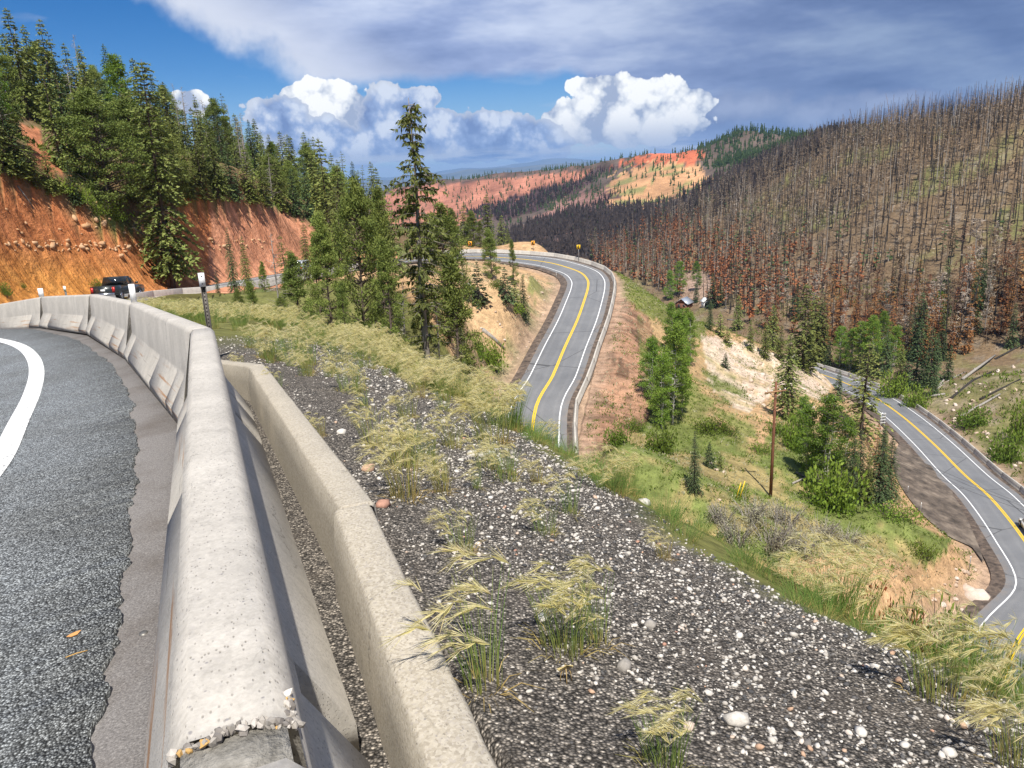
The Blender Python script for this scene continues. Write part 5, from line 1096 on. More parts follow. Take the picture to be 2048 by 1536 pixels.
pv = N.node('ShaderNodeVolumePrincipled'); pv.inputs['Color'].default_value = (0.36, 0.60, 1.0, 1); pv.inputs['Density'].default_value = 0.00006; pv.inputs['Anisotropy'].default_value = 0.0
oo = N.node('ShaderNodeOutputMaterial'); N.l.new(pv.outputs[0], oo.inputs['Volume']); o.data.materials.append(mt); tag(o, 'thin blue haze lying over the far valley and ranges', 'haze', kind='stuff')

# ------------------------------------------------------------------ stones and grass on the near shoulder
mt, N = new_mat('pebbles'); t = N.attr('tint', 'Fac'); n = N.noise(N.pos(), 60, 3, 0.7)
c = N.ramp(t, [(0.0, (0.05, 0.05, 0.052)), (0.22, (0.12, 0.115, 0.11)), (0.34, (0.36, 0.33, 0.29)), (0.6, (0.52, 0.485, 0.43)), (0.86, (0.66, 0.62, 0.56)), (0.93, (0.50, 0.33, 0.22)), (0.97, (0.40, 0.22, 0.16)), (1.0, (0.28, 0.18, 0.16))])
N.bsdf(N.mix(1.0, c, N.maprange(n, 0.3, 0.7, 0.75, 1.15), 'MULTIPLY'), 0.85, N.bump(n, 0.3, 0.004), spec=0.25); M_PEB = mt
SEGS = np.concatenate([[0], np.cumsum(np.linalg.norm(np.diff(BLINE[:, :2], axis=0), axis=1))])
def sl_xy(s, lat):
    """point at arc length s past the chipped end, lateral offset to the right of the barrier line"""
    A_ = s+S0; x = np.interp(A_, SEGS, BLINE[:, 0]); y = np.interp(A_, SEGS, BLINE[:, 1])
    x2 = np.interp(A_+0.8, SEGS, BLINE[:, 0]); y2 = np.interp(A_+0.8, SEGS, BLINE[:, 1]); x1 = np.interp(A_-0.8, SEGS, BLINE[:, 0]); y1 = np.interp(A_-0.8, SEGS, BLINE[:, 1])
    tx, ty = x2-x1, y2-y1; l = np.hypot(tx, ty); return x+ty/l*lat, y-tx/l*lat
rgs = np.random.default_rng(31)
def ico():
    import bmesh
    bm = bmesh.new(); bmesh.ops.create_icosphere(bm, subdivisions=1, radius=1.0); V = np.array([v_.co[:] for v_ in bm.verts]); T = np.array([[v_.index for v_ in f.verts] for f in bm.faces]); bm.free(); return V, T
IV, IT = ico()
n = 60000
s_ = rgs.uniform(-0.9, 12.5, n); w_ = rgs.random(n); lat_ = 0.64+w_*(crest_lat(s_+S0)+0.1-0.64)
x_, y_ = sl_xy(s_, lat_); patch = fbm(x_, y_, 0.9, 15, 3)+0.5*fbm(x_, y_, 0.3, 19, 2)
dens = np.clip(0.22+0.85*smooth(0.10, 0.45, w_)+0.55*patch-0.45*smooth(0.9, 0.2, s_)*smooth(0.5, 0.1, w_), 0.03, 1)
keep_ = rgs.random(n) < dens*np.clip(3.2/(1.2+np.hypot(x_, y_)), 0.25, 1.0); x_, y_, s_, w_ = x_[keep_], y_[keep_], s_[keep_], w_[keep_]; z_ = H(x_, y_)
k = len(x_); rad = np.clip(rgs.lognormal(math.log(0.0050), 0.42, k), 0.0026, 0.026)*np.clip(0.8+np.hypot(x_, y_)/14, 0.9, 1.5)
order = np.argsort(-rad/np.hypot(x_, y_)); ind, rest_ = order[:290], order[290:]
def stones_joined(name, label, cat, x, y, z, r, tints, mat, seed, sink=0.25):
    rg = np.random.default_rng(seed); k = len(x); sc = np.stack([r*rg.uniform(0.7, 1.6, k), r*rg.uniform(0.6, 1.2, k), r*rg.uniform(0.4, 0.8, k)], 1); a = rg.uniform(0, 6.28, k); ca, sa = np.cos(a), np.sin(a)
    L_ = IV[None]*(1+rg.uniform(-0.36, 0.3, (k, len(IV), 1)))*sc[:, None]
    X = L_[..., 0]*ca[:, None]-L_[..., 1]*sa[:, None]+x[:, None]; Y = L_[..., 0]*sa[:, None]+L_[..., 1]*ca[:, None]+y[:, None]; Z = L_[..., 2]+(z+sc[:, 2]*(1-2*sink))[:, None]
    V = np.stack([X, Y, Z], -1).reshape(-1, 3); T = (IT[None]+(np.arange(k)*len(IV))[:, None, None]).reshape(-1, 3)
    return tag(link(name, tinted(name, V, T, np.repeat(tints, len(IV)), mat)), label, cat, kind='stuff')
def stone_tints(k, rg, dark=0.3): return np.where(rg.random(k) < dark, rg.uniform(0.0, 0.3, k), rg.beta(1.5, 2.3, k)*0.66+0.34)
stones_joined('gravel_stones', 'loose white, tan and grey pebbles strewn over the dark gravel shoulder', 'gravel', x_[rest_], y_[rest_], z_[rest_], rad[rest_], stone_tints(len(rest_), rgs, 0.42), M_PEB, 8)
PEBM = []
for kk in range(12):
    rg = np.random.default_rng(400+kk); V = IV*(1+rg.uniform(-0.34, 0.3, (len(IV), 1)))*np.array([1.1, 0.85, 0.6]); PEBM.append(tinted('pebble', V, IT, np.full(len(IV), [0.75, 0.5, 0.7, 0.62, 0.88, 0.55, 0.78, 0.4, 0.93, 0.68, 0.26, 0.72][kk]), M_PEB))
NMS = {8: 'dark red', 4: 'orange-tan', 10: 'dark grey', 7: 'grey-tan'}
for q, i in enumerate(ind):
    kk = int(rgs.integers(0, 12)); r_ = rad[i]; o = link('pebble', PEBM[kk], None, (x_[i], y_[i], z_[i]+r_*0.25), (rgs.normal(0, 0.3), rgs.normal(0, 0.3), rgs.uniform(0, 6))); o.scale = (r_, r_, r_)
    cl = NMS.get(kk, 'pale'); tag(o, '%s pebble lying on the dark gravel shoulder' % cl, 'pebble', '%s pebbles on the gravel shoulder' % cl)
STM = {0: tinted('stone', IV*np.array([1, 0.85, 0.7]), IT, np.full(12, 0.7), M_PEB)}
def near_ground(u_, v_):
    P = ground_hit(u_, v_, 0.8, 20)
    if P is None:                                                  # just over the crest: the closest approach of the view line to the shoulder
        d = ray(u_, v_); t = np.geomspace(1.2, 9, 300); Q_ = d[None]*t[:, None]; g = H(Q_[:, 0], Q_[:, 1]); i = int(np.argmin(Q_[:, 2]-g)); P = np.array([Q_[i, 0], Q_[i, 1], g[i]])
    return P
for (u_, v_, r_, tint, lb) in [(1472, 1446, 0.036, 0.62, 'large whitish rock, biggest stone on the gravel at bottom right'), (1248, 1335, 0.030, 0.30, 'grey angular stone between two grass tufts on the gravel'), (1300, 1253, 0.028, 0.32, 'flat blue-grey stone left of the dry weeds'), (1290, 990, 0.05, 0.66, 'white stone left of the big crest tuft') , (975, 915, 0.07, 0.70, 'broad white rock among tufts in the middle of the gravel'), (945, 912, 0.045, 0.68, 'white rock just left of the broad white rock'),
                               (735, 940, 0.045, 0.93, 'dark red stone near the second barrier'), (683, 866, 0.04, 0.72, 'white stone beside the far end of the second barrier'), (1133, 1322, 0.001, 0.7, None), (765, 1012, 0.04, 0.97, 'purple-red stone beside the barrier joint'), (1085, 1238, 0.022, 0.86, 'tan pebble between the two nearest grass tufts'), (1378, 1457, 0.02, 0.90, 'orange flake of rock right of the nearest tuft')]:
    if lb is None: continue
    rg = np.random.default_rng(int(u_)); V = IV*(1+rg.uniform(-0.25, 0.25, (12, 1)))*np.array([1.15, 0.9, 0.68]); P = near_ground(u_, v_)
    o = link('stone', tinted('stone', V, IT, np.full(12, tint), M_PEB), None, P+np.array([0, 0, r_*0.3]), (0, 0, rg.uniform(0, 6))); o.scale = (r_, r_, r_); tag(o, lb, 'stone')
# foxtail grass
def grass_mat(name, stops, trans=0.35):
    mt, N = new_mat(name); t = N.attr('tint', 'Fac'); r = N.rand(); f = N.math('ADD', t, N.math('MULTIPLY', N.math('SUBTRACT', r, 0.5), 0.25)); N.bsdf(N.ramp(f, stops), 0.6, spec=0.2, trans=trans); return mt
M_BLADE = grass_mat('grass_blades', [(0.0, (0.46, 0.34, 0.13)), (0.3, (0.32, 0.34, 0.10)), (0.65, (0.20, 0.30, 0.07)), (1.0, (0.13, 0.24, 0.055))])
M_HEAD = grass_mat('foxtail_heads', [(0.0, (0.48, 0.43, 0.14)), (0.35, (0.70, 0.63, 0.27)), (0.7, (0.85, 0.79, 0.48)), (1.0, (0.70, 0.58, 0.32))], 0.55)
M_WEED = grass_mat('weed_leaves', [(0.0, (0.10, 0.16, 0.03)), (0.5, (0.15, 0.23, 0.04)), (1.0, (0.24, 0.31, 0.07))])
def tuft(seed, n=46, h=0.30, spread=0.07, heads=0.32, wind=(-1.0, 0.25), green=0.6, awns=34, lean=0.10):
    rg = np.random.default_rng(seed); bl = Leaves(); hd = Leaves(); wv = np.array([wind[0], wind[1], 0.0])
    def ribbon_(pts, w0, tint):
        pts = np.asarray(pts); m_ = len(pts); sd = unit(np.cross(pts[-1]-pts[0], rg.normal(0, 1, 3))); ws = w0*np.linspace(1, 0.25, m_)
        V = np.concatenate([pts+sd*ws[:, None]/2, pts-sd*ws[:, None]/2]); T = []
        for i in range(m_-1): T += [(i, i+1, m_+i), (i+1, m_+i+1, m_+i)]
        bl.V.append(V); bl.T.append(np.array(T)+bl.n); bl.t.append(np.tile(tint, 2)); bl.n += len(V)
    for k in range(n):
        az = rg.uniform(0, 6.28); r0 = spread*math.sqrt(rg.random()); b = np.array([math.cos(az)*r0, math.sin(az)*r0, -0.02]); out = np.array([math.cos(az), math.sin(az), 0]); L = h*rg.uniform(0.6, 1.1); ln = lean*rg.uniform(0.3, 1.6)
        t = np.linspace(0, 1, 4); pts = b+np.array([0, 0, 1.0])*(L*t)[:, None]+out*(ln*L*t**1.6)[:, None]*2+wv*(0.03*L*t*t)[:, None]*2
        g = np.clip(green+rg.normal(0, 0.15), 0, 1); ribbon_(pts, 0.0032, np.clip(np.array([0.05, g*0.8, g, g*0.75]), 0, 1))
        if rg.random() < heads:
            w = unit(wv+rg.normal(0, 0.35, 3)*np.array([1, 1, 0.3])); hl = rg.uniform(0.055, 0.10)*h/0.3; tt = np.linspace(0, 1, 5); p0 = pts[-1]
            rach = p0+np.array([0, 0, 1.0])*(hl*(0.75*tt-0.75*tt**2))[:, None]+w*(hl*tt**1.3)[:, None]
            a_t = rg.uniform(0, 1, awns); p = np.stack([np.interp(a_t, tt, rach[:, q]) for q in range(3)], 1); tang = unit(np.stack([np.interp(np.clip(a_t+0.15, 0, 1), tt, rach[:, q])-np.interp(np.clip(a_t-0.15, 0, 1), tt, rach[:, q]) for q in range(3)], 1))
            d = unit(tang+rg.normal(0, 0.20, (awns, 3))+np.array([0, 0, 0.03])); La = hl*rg.uniform(0.45, 0.8, awns)
            hd.cards(p, d, unit(np.cross(d, rg.normal(0, 1, (awns, 3)))), La, np.full(awns, 0.0019*h/0.3), np.clip(rg.normal(0.55, 0.2, awns), 0, 1))
            hd.cards(rach[[0, 2]], unit(rach[[2, 4]]-rach[[0, 2]]), unit(np.cross(unit(rach[[2, 4]]-rach[[0, 2]]), rg.normal(0, 1, (2, 3)))), np.full(2, hl*0.6), np.full(2, 0.007*h/0.3), np.array([0.15, 0.25]))
    for k in range(n//2):                                          # dry basal blades
        az = rg.uniform(0, 6.28); b = np.array([math.cos(az), math.sin(az), 0])*spread*rg.uniform(0.3, 1.1); L = h*rg.uniform(0.2, 0.5); o = unit(np.array([math.cos(az), math.sin(az), rg.uniform(0.3, 1.3)]))
        ribbon_([b-[0, 0, 0.01], b+o*L*0.5, b+o*L+np.array([0, 0, -0.3*L])], 0.0035, np.array([0.0, 0.05, 0.1]))
    out = dict(blades=bl.mesh('blades', M_BLADE), h=h)
    if hd.V: out['seed_heads'] = hd.mesh('seed_heads', M_HEAD)
    return out
TUFT = [tuft(1, 60), tuft(2, 80, 0.30, 0.065, 0.26), tuft(3, 50, 0.32, 0.045, 0.34, green=0.75), tuft(4, 100, 0.28, 0.09, 0.4, (-1, 0.1), 0.55), tuft(5, 120, 0.30, 0.10, 0.42, (-1, 0.0), 0.85, 30, 0.15), tuft(6, 70, 0.26, 0.06, 0.3, green=0.3)]
GREEN = [tuft(21, 70, 0.26, 0.10, 0.0, green=0.95, lean=0.2), tuft(22, 60, 0.22, 0.12, 0.08, green=0.9, lean=0.25)]
def put_tuft(pr, P, h, label, group=None, name='grass_tuft', rz=None):
    k = h/pr['h']; t = thing(name, label, 'grass', (P[0], P[1], P[2]-0.01), random.uniform(-0.5, 0.5) if rz is None else rz, group); t.scale = (k, k, k)
    for q in ('blades', 'seed_heads'):
        if q in pr: link(q, pr[q], t)['kind'] = 'stuff'
    return t
MAIN = [(968, 1372, 1140, 2, 'tall thin foxtail tuft beside the second barrier, nearest on the left'), (1130, 1302, 1120, 1, 'foxtail tuft in the centre of the near gravel'), (1195, 1288, 1150, 2, 'sparse right half of the central pair of foxtail tufts'), (1330, 1536, 1380, 1, 'foxtail tuft cut off by the bottom edge right of centre'), (925, 1102, 1008, 0, 'foxtail tuft by the joint of the second barrier'), (1090, 1068, 985, 0, 'single foxtail tuft right of the barrier-joint tuft'),
        (1328, 1118, 1060, 5, 'small dry tuft on open gravel'), (1225, 985, 905, 4, 'bushy foxtail clump on the crest left of the small fir'), (1660, 1215, 1095, 4, 'bushy foxtail clump on the crest below the utility pole'), (1700, 1205, 1110, 4, 'foxtail clump just right of the bushy crest clump'), (1890, 1398, 1235, 3, 'big foxtail clump on the crest near the lower road'), (1945, 1380, 1250, 4, 'foxtail clump nearest the lower hairpin'), (2025, 1360, 1290, 3, 'foxtail clump at the right picture edge above the corner'), (2045, 1530, 1380, 3, 'foxtail tuft in the bottom right corner'),
        (812, 995, 870, 5, 'dry golden tuft above the barrier joint'), (885, 985, 915, 5, 'short tuft right of the golden tuft'), (955, 978, 925, 2, 'thin tuft left of the white rocks'), (1012, 962, 875, 0, 'tuft just right of the broad white rock'), (748, 892, 800, 5, 'golden tuft left of the three golden tufts'), (800, 935, 850, 5, 'golden tuft in the dense dry group'), (850, 935, 860, 3, 'tuft at the right of the dense dry group'), (905, 895, 820, 5, 'dry upright tuft before the crest'), (985, 885, 790, 3, 'full foxtail tuft on the crest left of the road end'),
        (1075, 965, 910, 5, 'pale dead tuft below the crest'), (1100, 885, 845, 4, 'foxtail clump hiding the lower end of the middle road'), (555, 780, 735, 0, 'tuft beside the bend of the second barrier'), (612, 752, 700, 0, 'upright tuft right of the barrier bend'), (640, 872, 825, 5, 'thin dry tuft near the second barrier'), (700, 785, 725, 3, 'tuft in front of the broad bushy pine'), (720, 780, 730, 5, 'golden tuft beside the one before the bushy pine'), (815, 835, 785, 3, 'tuft with pale heads below the tall spruce'), (480, 735, 705, 5, 'small tuft right of the barrier end')]
for ub, vb, vt, kk, lb in MAIN:
    P = near_ground(min(ub, 2200), min(vb, 1700)); d = ray(ub, vt); h_ = float(np.clip(d[2]*np.hypot(P[0], P[1])/np.hypot(d[0], d[1])-P[2], 0.1, 0.5)); put_tuft(TUFT[kk], P, h_, lb)
# dense grass along the crest and behind the bend
rgg = np.random.default_rng(41); cnt = 0
for q in range(115):
    s = 3.6+11.5*rgg.random()**0.85; lt = float(crest_lat(np.array(s+S0)))+rgg.normal(-0.02, 0.22)
    xx, yy = sl_xy(np.array(s), np.array(lt)); P = np.array([float(xx), float(yy), H1(float(xx), float(yy))])
    if 1015 < proj(P)[0] < 1170: continue
    put_tuft(TUFT[[3, 4, 3, 1, 4, 5][q % 6]], P, rgg.uniform(0.18, 0.40), 'pale foxtail tuft in the dense band along the crest', 'foxtail tufts along the crest')
for q in range(30):
    s = rgg.uniform(2.2, 9.5); lt = rgg.uniform(0.95, 2.15); xx, yy = sl_xy(np.array(s), np.array(lt)); P = np.array([float(xx), float(yy), H1(float(xx), float(yy))])
    put_tuft(TUFT[[2, 5, 0][q % 3]], P, rgg.uniform(0.14, 0.28), 'small upright tuft scattered on the middle of the gravel', 'small tufts on the gravel')
for q in range(85):
    s = rgg.uniform(8, 24); lt = rgg.uniform(1.0, 5.2)
    xx, yy = sl_xy(np.array(s), np.array(lt)); P = np.array([float(xx), float(yy), H1(float(xx), float(yy))])
    put_tuft(TUFT[[3, 4, 1][q % 3]], P, rgg.uniform(0.32, 0.5), 'pale foxtail tuft in the grass behind the curved barrier', 'foxtail tufts behind the curved barrier')
_gp = []
for q in range(150):
    s = rgg.uniform(-0.6, 6.0); lt = float(crest_lat(np.array(s+S0)))+abs(rgg.normal(0.05, 0.35))
    xx, yy = sl_xy(np.array(s), np.array(lt)); P = np.array([float(xx), float(yy), H1(float(xx), float(yy))])
    _gp.append((GREEN[q % 2]['blades'], P, rgg.uniform(0.07, 0.2)/GREEN[q % 2]['h'], rgg.uniform(0, 6.28)))
def join_copies(lst, name, mat):
    """many small clumps that nobody could count, as one mesh"""
    Vs, Ts, ts, n0 = [], [], [], 0
    for me, P, k, a in lst:
        nv = len(me.vertices); V = np.empty(nv*3, np.float32); me.vertices.foreach_get('co', V); V = V.reshape(-1, 3)*k; T = np.empty(len(me.loops), np.int32); me.loops.foreach_get('vertex_index', T); t_ = np.empty(nv, np.float32); me.attributes['tint'].data.foreach_get('value', t_)
        ca, sa = math.cos(a), math.sin(a); Vs.append(np.stack([V[:, 0]*ca-V[:, 1]*sa+P[0], V[:, 0]*sa+V[:, 1]*ca+P[1], V[:, 2]+P[2]-0.01], 1)); Ts.append(T.reshape(-1, 3)+n0); ts.append(t_); n0 += nv
    return link(name, tinted(name, np.concatenate(Vs), np.concatenate(Ts), np.concatenate(ts), mat))
tag(join_copies(_gp, 'edge_grass', M_BLADE), 'short green grass growing along the outer edge of the gravel', 'grass', kind='stuff')
# ground cover scattered as one mass: short dry and green grass on the slopes
def cover(name, label, pred, n, hr, mat, seed, xr, yr, per=6, wid=0.3, tints=(0.5, 0.2)):
    rg = np.random.default_rng(seed); x = rg.uniform(*xr, n); y = rg.uniform(*yr, n); z = H(x, y); u_, v_ = proj(np.stack([x, y, z], 1)); pdist, _, _, _ = poly_dist(x, y, ROAD); k = pred(u_, v_, x, y) & (pdist > 6.3) & ~inpoly(x, y, [(p[0], p[1]) for p in TURN[:-1]])
    x, y, z = x[k], y[k], z[k]; m_ = len(x); lv = Leaves()
    for q in range(per):
        az = rg.uniform(0, 6.28, m_); h_ = rg.uniform(*hr, m_); d = unit(np.stack([np.cos(az)*0.7, np.sin(az)*0.7, rg.uniform(0.5, 1.2, m_)], 1)); b = np.stack([x+rg.normal(0, hr[1]*0.5, m_), y+rg.normal(0, hr[1]*0.5, m_), z-0.03], 1)
        lv.cards(b, d, unit(np.cross(d, rg.normal(0, 1, (m_, 3)))), h_, h_*wid, np.clip(rg.normal(tints[0], tints[1], m_), 0, 1))
    print(name, m_*per*2); return tag(link(name, lv.mesh(name, mat)), label, 'ground cover', kind='stuff')
nzf = lambda x, y: fbm(x, y, 7.0, 51, 4)
cover('slope_grass', 'short green plants spread over the slope inside the lower hairpin', lambda u_, v_, x, y: (u_ > 1170) & (u_ < 1960) & (v_ > 640) & (v_ < 1200) & (nzf(x, y)+0.25*(v_ > 850) > -0.05), 16000, (0.12, 0.42), M_BUSH, 61, (2, 62), (44, 175))
cover('slope_grass', 'dry straw-coloured grass spread over the slope inside the lower hairpin', lambda u_, v_, x, y: (u_ > 1170) & (u_ < 1960) & (v_ > 560) & (v_ < 1200) & (nzf(x, y) < 0.4), 12000, (0.10, 0.36), M_SAGE, 62, (2, 70), (44, 175))
cover('slope_grass', 'sparse plants on the tan slope left of the middle road', lambda u_, v_, x, y: (u_ > 840) & (u_ < 1130) & (v_ > 520) & (v_ < 820) & (nzf(x, y) > -0.1), 5000, (0.12, 0.4), M_SAGE, 63, (-14, 12), (30, 165))
cover('slope_grass', 'green plants on the strip beside the middle road barrier', lambda u_, v_, x, y: inpoly(u_, v_, [(1225, 535), (1300, 580), (1430, 640), (1400, 690), (1300, 640), (1260, 620)]), 5000, (0.15, 0.4), M_BUSH, 64, (14, 50), (120, 175))
cover('forest_undergrowth', 'low green undergrowth beneath the firs of the left hill', lambda u_, v_, x, y: (u_ > -100) & (u_ < 800) & (v_ < np.interp(u_, CUT_T[:, 0], CUT_T[:, 1])+6) & (nzf(x, y) > -0.15), 5000, (0.3, 0.9), M_BUSH, 65, (-120, -10), (60, 180))
cover('valley_undergrowth', 'green undergrowth along the creek and the lower burnt hill', lambda u_, v_, x, y: (u_ > 1500) & (u_ < 2100) & (v_ > 560) & (fbm(x, y, 22.0, 61, 4) > -0.1) & (x > 66+0.1*(y-110)), 12000, (0.3, 0.9), M_BUSH, 66, (60, 200), (100, 280))
cover('burnt_ground_litter', 'grey-brown litter and fallen twigs on the burnt hillside', lambda u_, v_, x, y: (u_ > 1250) & (u_ < 2100) & (v_ < 700) & (x > 66+0.1*(y-110)-np.clip(y-215, 0, 60)*1.2), 16000, (0.4, 1.3), M_BRN, 67, (30, 300), (130, 480), 4, 0.2)
# ------------------------------------------------------------------ plain materials
def flat(name, col, rough=0.5, metal=0.0, spec=0.4, coat=0.0, var=0.1):
    mt, N = new_mat(name); n = N.noise(N.obj(), 9, 3, 0.6); b = N.bsdf(N.mix(1.0, col, N.maprange(n, 0.3, 0.7, 1-var, 1+var), 'MULTIPLY'), rough, metal=metal, spec=spec); b.inputs['Coat Weight'].default_value = coat; return mt
M_STEEL = flat('galvanised_steel', (0.38, 0.38, 0.37), 0.45, 0.6); M_WPLATE = flat('white_reflector', (0.82, 0.82, 0.80), 0.5, var=0.04); M_BLACK = flat('black_print', (0.015, 0.015, 0.015), 0.6); M_YSIGN = flat('yellow_sign', (0.80, 0.50, 0.02), 0.4, var=0.04); M_OSIGN = flat('amber_sign', (0.78, 0.36, 0.03), 0.4, var=0.04)
M_GLASS = flat('dark_glass', (0.015, 0.018, 0.02), 0.08, spec=0.8); M_RUB = flat('tyre_rubber', (0.02, 0.02, 0.02), 0.85); M_RED = flat('tail_lamp', (0.45, 0.02, 0.015), 0.25, spec=0.6); M_CHROME = flat('wheel_metal', (0.45, 0.45, 0.46), 0.25, 0.9)
M_POLE = bark_mat('creosoted_pole', (0.10, 0.045, 0.028), (0.26, 0.12, 0.07), 5); M_ARM = bark_mat('crossarm_wood', (0.22, 0.12, 0.06), (0.45, 0.27, 0.15), 5); M_YPL = flat('yellow_plastic', (0.75, 0.52, 0.03), 0.5)
def upright(P, top, label, name, cat, build, group=None): ...
# white reflector plates on the barrier joints and the steel post behind
def plate_on_barrier(u0, v0, u1, v1, J, f, wpx, label):
    """thin plate standing on the barrier top at fraction f of a segment"""
    a, b = JT[J], JT[J+1]; P = a+(b-a)*f; yaw = math.atan2(b[1]-a[1], b[0]-a[0]); dist = np.linalg.norm(P); h_ = abs(v1-v0)*dist/F*1.03; w_ = wpx*dist/F
    t = thing('reflector_plate', label, 'reflector', P+np.array([0, 0, -0.005]), math.atan2(-P[0], P[1])*0+math.atan2(P[0], -P[1])*0+0.25, 'reflector plates on the barrier')
    m_ = MB(); m_.box((0, 0, h_/2), (w_, 0.012, h_)); link('plate', m_.mesh('plate', [M_WPLATE]), t)
    m_ = MB(); m_.box((0, 0.02, 0.025), (w_*0.8, 0.04, 0.05)); link('bracket', m_.mesh('bracket', [M_STEEL]), t)
    return t
plate_on_barrier(263, 608, 261, 575, 2, 0.03, 10, 'white reflector plate on the barrier joint nearest the tall post')
plate_on_barrier(85, 592, 79, 577, 4, 0.05, 8, 'white reflector plate at the left, on the barrier facing the camera')
M_GRAYP = flat('post_grey', (0.12, 0.12, 0.12), 0.6)
P = y_top(129, 573, 30)[0]; 
t = thing('delineator_post', 'short dark post with white reflector between the plate and the pickup', 'post', P); 
hh = y_top(129, 572, 30)[1]; m_ = MB(); m_.box((0, 0, (hh-0.18)/2-0.1), (0.07, 0.03, hh-0.18+0.2)); link('post', m_.mesh('post', [M_GRAYP]), t); m_ = MB(); m_.box((0, -0.02, hh-0.10), (0.10, 0.012, 0.2)); link('reflector', m_.mesh('reflector', [M_WPLATE]), t)
# tall U-channel post with a white plate
dp = ray(415, 646); gp = None
Yp = 9.2; P, hp = y_top(402, 545, Yp)
t = thing('marker_post', 'tall punched steel post with small white plate behind the barrier', 'post', P, 0.25)
m_ = MB(); m_.box((-0.026, 0, hp/2-0.2), (0.006, 0.035, hp+0.4)).box((0.026, 0, hp/2-0.2), (0.006, 0.035, hp+0.4)).box((0, 0.016, hp/2-0.2), (0.046, 0.005, hp+0.4)); link('channel', m_.mesh('channel', [flat('weathered_steel', (0.11, 0.10, 0.09), 0.6, 0.3)]), t)
m_ = MB()
for q in range(18): m_.box((0, 0.0125, hp-0.2-q*0.045), (0.012, 0.003, 0.018))
link('bolt_holes', m_.mesh('bolt_holes', [M_BLACK]), t)
m_ = MB(); m_.box((0, -0.024, hp-0.085), (0.07, 0.006, 0.165)); pl = link('plate', m_.mesh('plate', [M_WPLATE]), t); m_ = MB()
for q in (-0.045, 0.045): m_.box((0, -0.029, hp-0.085+q), (0.014, 0.004, 0.014))
link('bolts', m_.mesh('bolts', [M_BLACK]), pl)
# chevron signs on the outside of the far bend
def chevron(u_, v_, Y, face, label, wpx=7.2, hpx=8.6, mt=None, rz=0.0):
    C_ = at_y(u_, v_, Y); g = H1(C_[0], C_[1]); w_ = wpx*Y/F; h_ = hpx*Y/F; t = thing('chevron_sign', label, 'sign', (C_[0], C_[1], g), rz, 'chevron signs at the far bend'); z = C_[2]-g
    m_ = MB(); m_.box((0, 0.05, (z+h_/2)/2-0.1), (0.09, 0.06, z+h_/2+0.2)); link('post', m_.mesh('post', [M_STEEL]), t)
    m_ = MB(); m_.box((0, 0, z), (w_, 0.03, h_)); pn = link('panel', m_.mesh('panel', [mt or M_YSIGN]), t); s_ = face*w_*0.26; tk = h_*0.26
    V = [(-s_, -0.02, z+h_*0.40), (-s_+face*tk, -0.02, z+h_*0.40), (s_+face*tk*0.2, -0.02, z), (-s_+face*tk, -0.02, z-h_*0.40), (-s_, -0.02, z-h_*0.40), (s_-face*tk*0.9, -0.02, z)]
    V = np.array(V); V2 = V+np.array([0, -0.006, 0]); m_ = MB(); A6 = [(0, 1, 2, 5), (5, 2, 3, 4)]; B6 = [tuple(i+6 for i in q) for q in A6]; sdq = [(i, (i+1) % 6, (i+1) % 6+6, i+6) for i in range(6)]
    m_.add(np.vstack([V, V2]), quads=A6+B6+sdq); link('arrow', m_.mesh('arrow', [M_BLACK]), pn); return t
chevron(940, 487, 177, 1, 'amber chevron sign pointing right, leftmost of the three at the far bend', mt=M_OSIGN)
chevron(1066, 486, 177, -1, 'amber chevron sign, middle of the three at the far bend', mt=M_OSIGN)
chevron(1157, 494, 164, -1, 'yellow chevron sign pointing left, rightmost of the three at the far bend')
# slim ditch marker posts
for (ub, vb, vt, lb) in [(1113, 560, 545, 'slim marker post at the inside edge of the hairpin'), (1840, 1033, 1005, 'slim pale marker post beside the turnout'), (1938, 1142, 1112, 'slim marker post at the inside of the lower hairpin'), (1815, 988, 972, 'short marker post at the upper end of the turnout')]:
    P, h_ = base_top(ub, vb, ub, vt, 40); t = thing('marker_post', lb, 'post', P, 0.0, 'slim roadside marker posts'); m_ = MB(); m_.box((0, 0, h_/2-0.1), (0.07, 0.04, h_+0.2)); link('post', m_.mesh('post', [M_STEEL]), t); m_ = MB(); m_.box((0, -0.03, h_-0.12), (0.09, 0.012, 0.16)); link('reflector', m_.mesh('reflector', [M_WPLATE]), t)
# back of a road sign on two posts
P, h_ = base_top(1760, 905, 1760, 826, 60); t = thing('road_sign', 'grey back of a road sign with cross braces beside the lowest road', 'sign', P, 0.2)
wd = 0.95
for sx in (-0.32, 0.32): m_ = MB(); m_.box((sx, 0.0, h_/2-0.15), (0.07, 0.07, h_+0.3)); link('post', m_.mesh('post', [M_STEEL]), t)
m_ = MB(); m_.box((0, 0.06, h_-0.95), (wd, 0.02, 1.9)); pn = link('panel', m_.mesh('panel', [flat('sign_back', (0.40, 0.41, 0.43), 0.4, 0.5)]), t)
for q in range(4): m_ = MB(); m_.box((0, -0.05, h_-0.22-q*0.46), (wd, 0.03, 0.10)); link('brace', m_.mesh('brace', [M_WPLATE]), pn)
